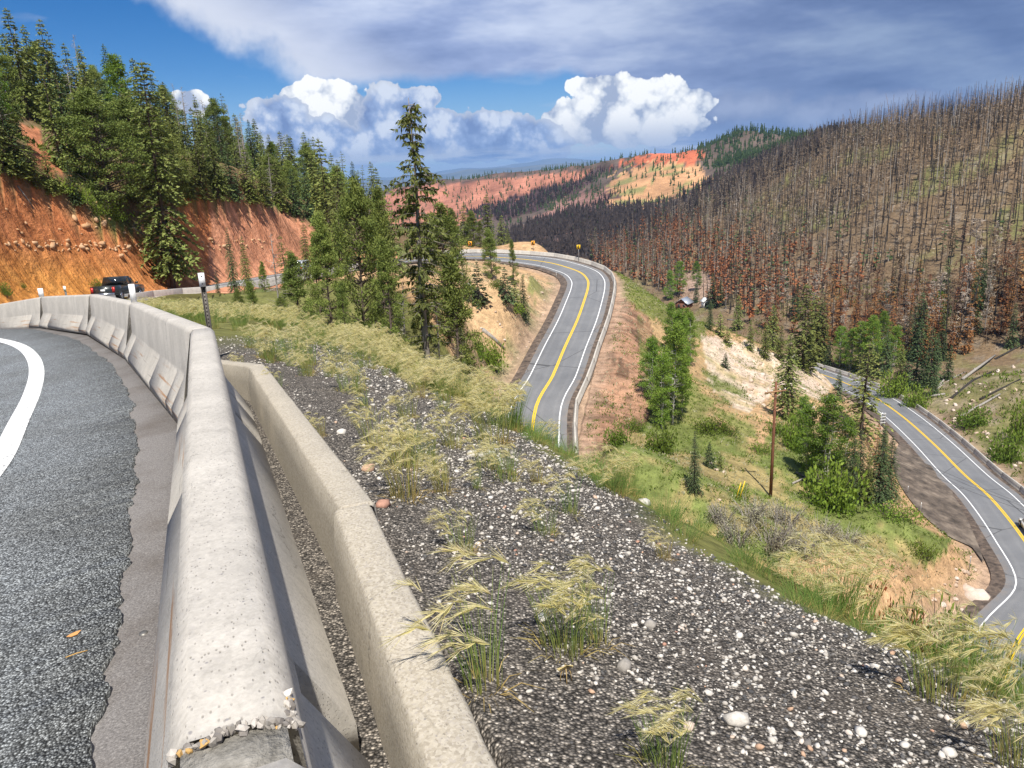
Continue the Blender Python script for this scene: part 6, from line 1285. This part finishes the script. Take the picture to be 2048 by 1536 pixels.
# utility pole
P, h_ = base_top(1541, 993, 1550, 764, 40); t = thing('utility_pole', 'tall brown wooden utility pole with crossarm in the hollow', 'utility pole', P)
m_ = MB(); m_.tube([(0, 0, -0.5), (0, 0, h_*0.5), (0, 0, h_)], [0.17, 0.145, 0.115], 10); link('post', m_.mesh('post', [M_POLE], True), t)
az_ = h_-0.95; m_ = MB(); ad = np.array([0.95, 0.30, 0.0])/math.hypot(0.95, 0.30); an = math.atan2(ad[1], ad[0]); m_.box((-0.18*ad[1], 0.18*ad[0]*-1, az_), (2.5, 0.12, 0.15), an); ar = link('crossarm', m_.mesh('crossarm', [M_ARM]), t)
ends = []
for q in (-1.1, -0.45, 0.5, 1.1):
    c_ = ad*q+np.array([-0.18*ad[1], -0.18*ad[0], az_+0.15]); m_ = MB(); m_.tube([c_-[0, 0, 0.08], c_, c_+[0, 0, 0.08]], [0.03, 0.06, 0.035], 6); link('insulator', m_.mesh('insulator', [M_WPLATE]), ar); ends.append(P+c_+np.array([0, 0, 0.08]))
for sx in (-1, 1): m_ = MB(); m_.tube([ad*sx*0.75+np.array([0, -0.12, az_-0.05]), np.array([0, -0.12, az_-0.75])], 0.025, 4); link('brace', m_.mesh('brace', [M_STEEL]), t)
mt, N = new_mat('wire'); N.bsdf((0.05, 0.05, 0.05), 0.5, spec=0.3); M_WIRE = mt
far_end = at_y(2260, 1082, 62)
for q, e_ in enumerate([ends[0], ends[2], ends[3]]):
    b_ = far_end+np.array([0.4*q, -0.9*q, 0.25*q]); tt = np.linspace(0, 1, 26)[:, None]; pts = e_*(1-tt)+b_*tt; pts[:, 2] -= (1.6*4*tt*(1-tt))[:, 0]; m_ = MB(); m_.tube(pts, 0.014, 4, cap=False); tag(link('overhead_wire', m_.mesh('overhead_wire', [M_WIRE])), ['power line from the left end of the crossarm', 'power line from the middle of the crossarm', 'power line from the right end of the crossarm, crossing the lowest road'][q], 'wire', 'power lines from the utility pole')
for q, (ub, vb, ut, vt) in enumerate([(1472, 998, 1482, 965), (1478, 1000, 1490, 962)]):
    A_ = ground_hit(ub, vb, 40); d = ray(ut, vt); B_ = d*(A_[1]/d[1]); m_ = MB(); m_.tube([A_, B_], 0.045, 6); tag(link('guy_guard', m_.mesh('guy_guard', [M_YPL])), ['left yellow guy-wire guard left of the utility pole', 'right yellow guy-wire guard left of the utility pole'][q], 'guard')
# ------------------------------------------------------------------ cabin and shed in the valley
M_WOODW = bark_mat('cabin_wood', (0.10, 0.045, 0.03), (0.24, 0.11, 0.07), 3); M_ROOF = flat('metal_roof', (0.42, 0.46, 0.52), 0.4, 0.4); M_WHT = flat('white_siding', (0.75, 0.75, 0.73), 0.6)
def cabin(P, L, W, hw, hr, rz, label, wall, roof, name):
    t = thing(name, label, 'house', P, rz); m_ = MB(); m_.box((0, 0, hw/2-0.4), (L, W, hw+0.8)); V = np.array([(-L/2, -W/2, hw), (-L/2, W/2, hw), (-L/2, 0, hw+hr), (L/2, -W/2, hw), (L/2, W/2, hw), (L/2, 0, hw+hr)]); m_.add(V, tris=[(0, 2, 1), (3, 4, 5)], quads=[(0, 1, 4, 3)]); w_ = link('wall', m_.mesh('wall', [wall]), t)
    m_ = MB(); ov = 0.45; k = hr/(W/2)
    for s in (-1, 1):
        a = np.array([(-L/2-ov, 0, hw+hr+0.03), (L/2+ov, 0, hw+hr+0.03), (L/2+ov, s*(W/2+ov), hw-ov*k+0.03), (-L/2-ov, s*(W/2+ov), hw-ov*k+0.03)]); V = np.vstack([a, a+np.array([0, 0, 0.12])]); m_.add(V, quads=[(0, 1, 2, 3), (4, 7, 6, 5), (0, 4, 5, 1), (1, 5, 6, 2), (2, 6, 7, 3), (3, 7, 4, 0)])
    link('roof', m_.mesh('roof', [roof]), t)
    m_ = MB(); m_.box((L/2+0.03, -W*0.2, 1.0), (0.06, 0.9, 2.0)); link('door', m_.mesh('door', [M_BLACK]), t)
    for yy in (W*0.22,): m_ = MB(); m_.box((L/2+0.03, yy, 1.5), (0.06, 0.9, 0.9)); link('window', m_.mesh('window', [M_GLASS]), t)
    return t
Pc = ground_hit(1368, 616, 150); cabin(Pc, 6.0, 5.2, 2.4, 1.9, math.radians(-125), 'small cabin with pale blue metal roof among the aspens in the valley', M_WOODW, M_ROOF, 'cabin')
Pc = ground_hit(1411, 613, 150); cabin(Pc, 2.6, 2.4, 2.4, 1.1, math.radians(-80), 'tiny white shed right of the cabin in the valley', M_WHT, M_WHT, 'shed')
# ------------------------------------------------------------------ vehicles
def paint(name, col):
    mt, N = new_mat(name); b = N.bsdf(col, 0.35, metal=0.2, spec=0.5); b.inputs['Coat Weight'].default_value = 0.8; b.inputs['Coat Roughness'].default_value = 0.08; return mt
def prism(m_, prof, y0, y1, inset=None):
    """side profile (x, z) extruded from y0 to y1; inset = list of per-point narrowing"""
    n = len(prof); ins = inset or [0]*n; V = np.array([(x, y0+i_, z) for (x, z), i_ in zip(prof, ins)]+[(x, y1-i_, z) for (x, z), i_ in zip(prof, ins)]); m_.add(V, quads=[(i, (i+1) % n, n+(i+1) % n, n+i) for i in range(n)])
    c0 = m_.n-2*n; m_.t.append(np.array([(c0, c0+k+1, c0+k) for k in range(1, n-1)])); m_.t.append(np.array([(c0+n, c0+n+k, c0+n+k+1) for k in range(1, n-1)]))
def vehicle(kind, loc, rz, label, name, mp, slope=0.0):
    t = thing(name, label, {'pickup': 'pickup truck'}.get(kind, 'car'), loc, 0); t.rotation_euler = (0, -slope, rz); t.rotation_mode = 'XYZ'
    M_ = Matrix.Rotation(rz, 4, 'Z')@Matrix.Rotation(slope, 4, 'Y'); t.rotation_euler = M_.to_euler(); Wd = 0.98
    if kind == 'pickup':
        low = [(-2.9, 0.62), (-2.9, 1.18), (-0.95, 1.18), (-0.95, 1.16), (1.15, 1.16), (1.5, 1.14), (2.6, 1.06), (2.85, 0.95), (2.9, 0.62), (2.7, 0.45), (-2.75, 0.45)]; cab = [(-0.95, 1.14), (-0.78, 1.86), (0.35, 1.88), (1.2, 1.14)]
        wx = (-1.85, 1.9); wins = [(-0.72, -0.02), (0.06, 0.82)]
    else:
        low = [(-2.3, 0.55), (-2.32, 0.98), (1.0, 1.0), (2.05, 0.88), (2.3, 0.7), (2.3, 0.45), (2.1, 0.35), (-2.15, 0.35)]; cab = [(-2.25, 0.96), (-1.85, 1.62), (0.1, 1.66), (1.05, 0.97)]; wx = (-1.4, 1.4); wins = [(-1.75, -0.95), (-0.85, -0.1), (0.0, 0.6)]
    m_ = MB(); prism(m_, low, -Wd, Wd, [0.04]*len(low)); prism(m_, cab, -Wd+0.06, Wd-0.06, [0, 0.16, 0.16, 0]); body = link('body', m_.mesh('body', [mp]), t)
    zb = cab[0][1]; zt = cab[1][1]; 
    def edge(z): k = (z-zb)/(zt-zb); return Wd-0.06-0.16*k
    for s in (-1, 1):
        for a, b in wins:
            z0, z1 = zb+0.12, zt-0.12; sh = 0.28 if b == wins[-1][1] else 0.0; m_ = MB()
            V = np.array([(a, s*(edge(z0)+0.008), z0), (b+sh, s*(edge(z0)+0.008), z0), (b-0.10*(sh > 0), s*(edge(z1)+0.008), z1), (a+0.05, s*(edge(z1)+0.008), z1)]); m_.add(np.vstack([V, V-np.array([0, s*0.02, 0])]), quads=[(0, 1, 2, 3), (4, 7, 6, 5), (0, 4, 5, 1), (1, 5, 6, 2), (2, 6, 7, 3), (3, 7, 4, 0)]); link('side_window', m_.mesh('side_window', [M_GLASS]), t)
        m_ = MB(); m_.box((wins[-1][1]+0.2, s*(Wd+0.10), zb+0.15), (0.10, 0.22, 0.18)); link('mirror', m_.mesh('mirror', [mp]), t)
        for x in wx:
            m_ = MB(); th_ = np.linspace(0, 2*math.pi, 19); m_.tube([(x, s*(Wd-0.26), 0.38), (x, s*(Wd-0.02), 0.38)], 0.38, 18); wh = link('wheel', m_.mesh('wheel', [M_RUB]), t); m_ = MB(); m_.tube([(x, s*(Wd-0.03), 0.38), (x, s*(Wd+0.005), 0.38)], 0.23, 14); link('rim', m_.mesh('rim', [M_CHROME]), wh)
            m_ = MB(); m_.tube([(x, s*(Wd-0.30), 0.42), (x, s*(Wd-0.025), 0.42)], 0.47, 18); link('wheel_arch', m_.mesh('wheel_arch', [M_BLACK]), t)
        m_ = MB(); m_.box((low[0][0]-0.005, s*(Wd-0.16), zb-0.24), (0.05, 0.20, 0.42)); link('tail_lamp', m_.mesh('tail_lamp', [M_RED]), t); m_ = MB(); m_.box((low[-3][0]-0.06, s*(Wd-0.24), 0.82 if kind == 'pickup' else 0.72), (0.10, 0.30, 0.18)); link('headlight', m_.mesh('headlight', [M_WPLATE]), t)
    for (i0, i1, dx) in ((0, 1, -0.012), (3, 2, 0.012)):
        (xa, za), (xb, zb2) = cab[i0], cab[i1]; f0, f1 = 0.16, 0.88; V = []
        for f_ in (f0, f1):
            x = xa+(xb-xa)*f_+dx; z = za+(zb2-za)*f_+0.01; w2 = edge(z)-0.10; V += [(x, -w2, z), (x, w2, z)]
        V = np.array(V); m_ = MB(); m_.add(np.vstack([V, V-np.array([dx*1.6, 0, 0])]), quads=[(0, 1, 3, 2), (4, 6, 7, 5), (0, 4, 5, 1), (2, 3, 7, 6), (0, 2, 6, 4), (1, 5, 7, 3)]); link('rear_window' if i0 == 0 else 'windscreen', m_.mesh('glass', [M_GLASS]), t)
    m_ = MB(); m_.box((low[0][0]-0.07, 0, 0.55), (0.16, 1.8, 0.2)); link('bumper', m_.mesh('bumper', [M_CHROME if kind == 'pickup' else M_BLACK]), t); m_ = MB(); m_.box((low[0][0]-0.008, 0, 0.86), (0.02, 0.34, 0.16)); link('number_plate', m_.mesh('number_plate', [M_WPLATE]), t)
    if kind == 'pickup':
        m_ = MB(); m_.box((-1.92, 0, 1.183), (1.75, 1.6, 0.02)); link('cargo_bed', m_.mesh('cargo_bed', [M_BLACK]), t)
    return t
def on_road_at(x, y, off):
    i = near_idx(x, y); p = road_pt(i, off, 0.035); tg = ROAD[i+1]-ROAD[i-1]; return p, math.atan2(tg[1], tg[0]), -math.atan2(tg[2], math.hypot(tg[0], tg[1]))
p, rz, sl = on_road_at(-33, 63, 1.2); vehicle('pickup', p, rz, 'dark crew-cab pickup truck driving away below the red cut', 'pickup_truck', paint('dark_grey_paint', (0.022, 0.026, 0.024, 1)), sl)
p, rz, sl = on_road_at(-25, 101, -1.3); vehicle('car', p, rz, 'silver car partly hidden by pines on the road under the red cut', 'car', paint('silver_paint', (0.50, 0.52, 0.56, 1)), sl)
p, rz, sl = on_road_at(58.6, 82, 1.45); vehicle('car', p, rz, 'white sport utility car on the lowest road at the right edge', 'car', paint('white_paint', (0.78, 0.78, 0.77, 1)), sl)
# ------------------------------------------------------------------ shrubs
def shrub(seed, rx=1.0, ry=0.8, h=0.5, n=900, ls=0.09, mat=None, tw=0, mat2=None, frac2=0.0):
    rg = np.random.default_rng(seed); lv = Leaves(); l2 = Leaves(); tb = MB(); lob = [(rg.uniform(-0.6, 0.6)*rx, rg.uniform(-0.6, 0.6)*ry, rg.uniform(0.35, 0.6)) for _ in range(7)]
    for q, (cx, cy, r_) in enumerate(lob):
        k = n//7; p = unit(rg.normal(0, 1, (k, 3)))*(rg.random((k, 1))**0.4); p[:, 2] = np.abs(p[:, 2]); c_ = np.array([cx, cy, 0])+p*np.array([rx*r_, ry*r_, h*rg.uniform(0.7, 1.05)]); d = unit(p+rg.normal(0, 0.6, (k, 3))); L = ls*rg.uniform(0.6, 1.4, k)
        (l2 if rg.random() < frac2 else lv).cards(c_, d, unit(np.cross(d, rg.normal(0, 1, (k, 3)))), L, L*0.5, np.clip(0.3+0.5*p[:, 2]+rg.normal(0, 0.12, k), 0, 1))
        for w in range(3+tw): a = rg.uniform(0, 6.28); e_ = np.array([cx+math.cos(a)*rx*r_*0.8, cy+math.sin(a)*ry*r_*0.8, h*rg.uniform(0.5, 1.0)]); tb.tube([(cx*0.4, cy*0.4, -0.1), (np.array([cx*0.4, cy*0.4, 0])+e_)/2+[0, 0, 0.06*h], e_], [0.025*h+0.006, 0.012*h+0.004, 0.003], 3, cap=False)
    out = dict(foliage=lv.mesh('foliage', mat or M_BUSH), stems=tb.mesh('stems', [M_GREY if tw else M_BARK]))
    if l2.V: out['red_foliage'] = l2.mesh('red_foliage', mat2)
    return out
SHR = [shrub(1), shrub(2, 1.2, 0.7, 0.45, 1100), shrub(3, 1.0, 1.0, 0.9, 1300, 0.12)]; DRY = [shrub(4, 1.0, 0.9, 1.0, 1500, 0.08, M_SAGE, 5), shrub(5, 1.2, 1.0, 0.9, 1400, 0.08, M_SAGE, 5)]; REDB = shrub(6, 1.0, 0.8, 0.55, 2600, 0.055, M_BUSH, 0, M_REDL, 0.3)
def put_shrub(pr, ub, vb, wpx, hpx, label, group=None, Ymin=2.0, name='shrub'):
    P = ground_hit(ub, vb, Ymin); dist = np.linalg.norm(P); k = wpx/2*dist/F; t = thing(name, label, 'shrub', P-np.array([0, 0, 0.03]), random.uniform(-0.4, 0.4), group); t.scale = (k, k, max(hpx*dist/F, 0.1)/0.6)
    for q in pr: link(q, pr[q], t)
for (pr, ub, vb, w_, h_, lb) in [(SHR[1], 1425, 862, 85, 36, 'bright green mat of shrubs right of the aspen grove'), (SHR[0], 1455, 868, 50, 30, 'darker shrub at the right end of the green mat'), (SHR[1], 1032, 625, 55, 22, 'low green mat at the foot of the firs on the tan slope'), (SHR[0], 995, 575, 40, 20, 'light green mat behind the small fir on the tan slope'), (SHR[2], 985, 735, 60, 40, 'green bush below the pale log'), (SHR[2], 960, 715, 40, 34, 'green bush left of the ditch under the log'),
                                (SHR[2], 1665, 1010, 120, 60, 'leafy green bush at the foot of the aspens by the pole'), (SHR[0], 1620, 940, 50, 30, 'low bush left of the clump'), (SHR[2], 1235, 890, 60, 30, 'bush below the end of the middle road barrier'), (SHR[2], 1320, 905, 70, 40, 'bush under the aspen grove'), (SHR[0], 1270, 860, 50, 30, 'low bush left of the aspen trunks'), (SHR[0], 1560, 870, 60, 40, 'green bush behind the utility pole'), (SHR[2], 1590, 900, 60, 50, 'bush right of the utility pole'), (SHR[0], 1520, 905, 50, 24, 'low bush left of the utility pole'), (SHR[0], 1475, 990, 60, 22, 'low green bush left of the pole base'), (SHR[0], 1790, 1035, 90, 30, 'green mat beside the gravel ditch of the turnout'), (SHR[0], 1845, 1110, 60, 30, 'bush at the right end of the dry shrubs'),
                                (SHR[1], 130, 385, 70, 34, 'bright green mat on the lip of the red cut, leftmost'), (SHR[0], 165, 405, 60, 30, 'green mat right of the leftmost mat on the cut'), (SHR[1], 205, 428, 80, 30, 'green mat halfway down the lip of the red cut'), (SHR[1], 235, 440, 50, 22, 'lowest green mat on the lip of the cut before the big fir'), (SHR[1], 508, 402, 40, 18, 'small green mat above the shaded part of the cut'), (SHR[1], 572, 418, 36, 14, 'small green mat near the right end of the cut'), (SHR[0], 195, 578, 40, 22, 'dull green bush left of the pickup'), (SHR[0], 10, 590, 30, 26, 'small bush at the left edge on the cut'), (SHR[0], 45, 575, 16, 10, 'tiny bush on the orange cut'),
                                (SHR[2], 1780, 795, 60, 34, 'green bush beside the barrier of the lowest road'), (SHR[2], 1830, 815, 50, 30, 'second green bush beside the barrier of the lowest road'), (SHR[2], 2005, 920, 60, 40, 'bright green bush by the creek at the right'), (SHR[2], 1940, 850, 60, 26, 'green mat between creek rocks'), (SHR[2], 2040, 880, 60, 50, 'dark bush at the right edge above the road')]:
    put_shrub(pr, ub, vb, w_, h_, lb, None, 20.0)
_dry = [(1470, 1090, 110, 60), (1540, 1100, 120, 70), (1600, 1110, 120, 60), (1500, 1040, 110, 50), (1570, 1055, 110, 55), (1640, 1080, 100, 50), (1440, 1050, 90, 50), (1690, 1090, 90, 40)]; _rk = ranks(_dry, lambda p: p[0])
for q, (ub, vb, w_, h_) in enumerate(_dry): put_shrub(DRY[q % 2], ub, vb, w_*0.75, h_*0.6, 'grey twiggy shrub in the thicket below the pole, %s from the left' % ORD[_rk[q]], 'dry shrubs below the pole', 30.0, 'dry_shrub')
for q, (ub, vb, w_, h_, lb) in enumerate([(1785, 1225, 150, 50, 'leafy shrub with red leaves just over the crest, left one'), (1880, 1262, 170, 60, 'leafy green shrub over the crest before the lower hairpin'), (1975, 1310, 160, 60, 'shrub with red tips at the right, nearest the lower road')]): 
    d = ray(ub, vb); Y = 5.2; P = d*(Y/d[1]); g = H1(P[0], P[1]); dist = np.linalg.norm(P); k = w_/2*dist/F; t = thing('shrub', lb, 'shrub', (P[0], P[1], g-0.05), q*1.3); t.scale = (k*1.1, k*1.1, max((P[2]-g)+h_*dist/F, 0.25)/0.55)
    for q2 in REDB: link(q2, REDB[q2], t)
# ------------------------------------------------------------------ rocks, logs and roadside litter
mt, N = new_mat('pale_rock'); P_ = N.pos(); n = N.noise(P_, 2.5, 5, 0.7); r = N.rand(); c = N.ramp(n, [(0.3, (0.30, 0.20, 0.13)), (0.7, (0.62, 0.48, 0.36))]); c = N.mix(N.maprange(r, 0, 1, 0, 0.6), c, (0.66, 0.60, 0.54)); N.bsdf(c, 0.9, N.bump(n, 0.6, 0.1), spec=0.15); M_ROCK = mt
ROCKM = []
for kk in range(6):
    rg = np.random.default_rng(700+kk); me = tinted('rock', IV*(1+rg.uniform(-0.28, 0.28, (12, 1)))*np.array([1.2, 0.9, 0.75]), IT, np.full(12, 0.5), M_ROCK); ROCKM.append(me)
mt, N = new_mat('ledge_rock'); P_ = N.pos(); n = N.noise(P_, 2.0, 5, 0.7); r = N.rand(); c = N.ramp(n, [(0.3, (0.36, 0.17, 0.075)), (0.7, (0.62, 0.40, 0.22))]); c = N.mix(N.maprange(r, 0, 1, 0, 0.5), c, (0.60, 0.44, 0.29)); N.bsdf(c, 0.9, N.bump(n, 0.6, 0.1), spec=0.15); LEDM = []
for kk in range(6):
    rg = np.random.default_rng(760+kk); LEDM.append(tinted('rock', IV*(1+rg.uniform(-0.35, 0.3, (12, 1)))*np.array([1.3, 0.8, 0.7]), IT, np.full(12, 0.5), mt))
def rocks(lst, label, group, M=None):
    M = M or ROCKM
    for q, (u_, v_, wpx) in enumerate(lst):
        P = ground_hit(u_, v_, 20.0)
        if P is None: continue
        k = wpx/2*np.linalg.norm(P)/F; o = link('rock', M[q % 6], None, P+np.array([0, 0, k*0.05]), (rgs.normal(0, 0.4), rgs.normal(0, 0.4), rgs.uniform(0, 6))); o.scale = (k, k, k*0.9); tag(o, label, 'rock', group)
led = [(15+k*3.6+rgs.normal(0, 5), 492+0.012*k*4+rgs.normal(0, 6), min(4+rgs.exponential(3.2), 17)) for k in range(84)]+[(400+k*4.4+rgs.normal(0, 4), 490-0.06*k*4.4+rgs.normal(0, 5), min(3.5+rgs.exponential(3.0), 13)) for k in range(30)]
rocks(led, 'tan rock in the ledge across the red cut', 'rocks in the ledge on the cut', M=LEDM)
rocks([(rgs.uniform(5, 330), rgs.uniform(400, 470), rgs.uniform(3, 8)) for k in range(26)], 'loose stone on the upper face of the red cut', 'loose stones on the cut', M=LEDM)
rocks([(208, 447, 16), (170, 452, 18), (148, 436, 14), (192, 440, 13)], 'larger tan boulder on the face of the red cut', 'boulders on the cut', M=LEDM)
rocks([(1560+rgs.normal(0, 35), 762+rgs.normal(0, 22), rgs.uniform(6, 16)) for k in range(34)], 'whitish rock of the outcrop above the lowest road', 'rocks of the pale outcrop')
rocks([(1895+k*4.5+rgs.normal(0, 10), 808+k*3.6+rgs.normal(0, 9), rgs.uniform(4, 12)) for k in range(34)], 'pale boulder along the creek beside the lowest road', 'creek boulders')
rocks([(rgs.uniform(1900, 2048), rgs.uniform(730, 830), rgs.uniform(4, 9)) for k in range(24)], 'rock on the burnt bank above the creek', 'rocks on the burnt bank')
rocks([(1773, 1017, 14)], 'white boulder beside the clump at the turnout', None); rocks([(1432, 940, 12), (1420, 928, 9), (1446, 945, 8), (1438, 1000, 9)], 'pinkish rock near the small firs in the hollow', 'rocks in the hollow')
rocks([(1905+rgs.normal(0, 30), 1170+rgs.normal(0, 22), rgs.uniform(5, 13)) for k in range(20)], 'pinkish ditch rock beside the lower hairpin', 'ditch rocks'); rocks([(1950, 1195, 44), (1935, 1180, 26)], 'large pale boulder at the inside of the lower hairpin', 'hairpin boulders')
rocks([(rgs.uniform(960, 1090), rgs.uniform(580, 760), rgs.uniform(3, 8)) for k in range(26)], 'small stone on the tan slope left of the middle road', 'stones on the tan slope')
def log(u0, v0, u1, v1, wpx, label, mat, group=None, lift=0.0):
    A_, B_ = ground_hit(u0, v0, 15), ground_hit(u1, v1, 15); r_ = wpx/2*np.linalg.norm(A_)/F; A_ = A_+[0, 0, r_*0.7]; B_ = B_+[0, 0, r_*0.7]; M_l = (A_+B_)/2; g = H1(M_l[0], M_l[1]); M_l = np.array([M_l[0], M_l[1], max(M_l[2], g+r_*0.6)])
    m_ = MB(); m_.tube([A_, M_l, B_], [r_, r_*0.85, r_*0.6], 8); tag(link('fallen_log', m_.mesh('fallen_log', [mat], True)), label, 'log', group)
log(937, 572, 958, 603, 9, 'thick pale fallen log beside the small conical fir', M_GREY); log(965, 662, 1008, 700, 9, 'long pale log with a dark shadow on the tan slope', M_GREY); log(1018, 600, 1035, 612, 4, 'thin log between the firs on the tan slope', M_GREY); log(905, 545, 930, 552, 6, 'pale log near the far left of the tan slope', M_GREY)
for q, (a_, b_, c_, d_, w_) in enumerate([(1900, 800, 1985, 745, 5), (1920, 835, 2000, 790, 5), (1875, 775, 1898, 752, 4), (1960, 800, 2040, 760, 4), (1925, 760, 1990, 712, 5), (1850, 800, 1890, 790, 6), (1990, 720, 2045, 690, 4), (1870, 782, 1930, 745, 3)]): log(a_, b_, c_, d_, w_, 'charred or bleached fallen trunk on the burnt bank by the creek', M_CHAR if q % 3 == 0 else M_GREY, 'fallen trunks on the burnt bank')
for q, (a_, b_, c_, d_, w_) in enumerate([(1455, 640, 1485, 643, 2.5), (1580, 720, 1600, 700, 2.5), (1585, 968, 1625, 950, 4), (1590, 945, 1620, 960, 4)]): log(a_, b_, c_, d_, w_, 'bleached fallen branch on the valley side', M_GREY, 'fallen branches')
rg = np.random.default_rng(3)
# dead branches spilled over the lip of the cut
log(35, 372, 70, 420, 2.5, 'bleached root hanging over the left lip of the cut', M_GREY); log(265, 455, 300, 480, 3, 'dead branch on the cut left of the big fir', M_GREY); log(560, 405, 600, 425, 3, 'fallen trunk at the right lip of the cut', M_GREY)
# leaf, twig and bottle cap on the road
def on_chip(u_, v_): P = on_road(u_, v_); P[2] += 0.003; return P
P = on_chip(148, 1272); m_ = MB(); V = np.array([(-0.028, 0, 0.004), (-0.012, 0.010, 0.006), (0.012, 0.011, 0.010), (0.03, 0.004, 0.014), (0.014, -0.009, 0.006), (-0.01, -0.010, 0.003)]); m_.add(np.vstack([V, V-[0, 0, 0.0015]]), quads=[(0, 1, 4, 5), (1, 2, 3, 4), (6, 11, 10, 7), (7, 10, 9, 8)]); o = link('dry_leaf', m_.mesh('dry_leaf', [flat('orange_leaf', (0.55, 0.27, 0.09), 0.7)]), None, P, (0, 0, 0.5)); tag(o, 'dry orange leaf lying on the chip-seal road', 'leaf')
P = on_chip(155, 1312); m_ = MB(); m_.tube([P+[-0.035, -0.02, 0.006], P+[0, 0, 0.01], P+[0.03, 0.022, 0.006]], 0.0025, 5); tag(link('twig', m_.mesh('twig', [flat('yellow_straw', (0.45, 0.27, 0.08), 0.7)])), 'thin yellow straw on the road below the orange leaf', 'twig')
P = on_road(285, 1256); m_ = MB(); m_.tube([P+[0, 0, -0.04], P+[0, 0, -0.022]], 0.018, 14); tag(link('bottle_cap', m_.mesh('bottle_cap', [flat('dull_metal', (0.20, 0.19, 0.17), 0.5, 0.6)])), 'flat round metal cap on the old pavement strip', 'cap')
# wilted yellow plant in the middle of the gravel
P = near_ground(1132, 1362); t = thing('wilted_plant', 'small wilted plant with a flat yellow top on bare gravel', 'plant', P); m_ = MB()
for a in (0.2, 1.9, 3.3, 4.8): m_.tube([(0.02*math.cos(a), 0.02*math.sin(a), -0.01), (0.015*math.cos(a), 0.015*math.sin(a), 0.03), (0.004*math.cos(a), 0.004*math.sin(a), 0.055)], 0.0018, 4)
link('stem', m_.mesh('stem', [flat('straw_stem', (0.42, 0.30, 0.13), 0.7)]), t); m_ = MB(); V = []
for k in range(9): a = k*2*math.pi/9; V += [((0.024+0.006*math.sin(5*k))*math.cos(a), 0.013*math.sin(a), 0.050+0.012*math.cos(a+1)+0.004*math.sin(3*a))]
V = np.array(V+[(0, 0, 0.055)]); m_.add(np.vstack([V, V-[0, 0, 0.004]]), tris=[(9, k, (k+1) % 9) for k in range(9)]+[(19, 10+(k+1) % 9, 10+k) for k in range(9)]); link('flower_head', m_.mesh('flower_head', [flat('straw_yellow', (0.55, 0.44, 0.20), 0.8)]), t)
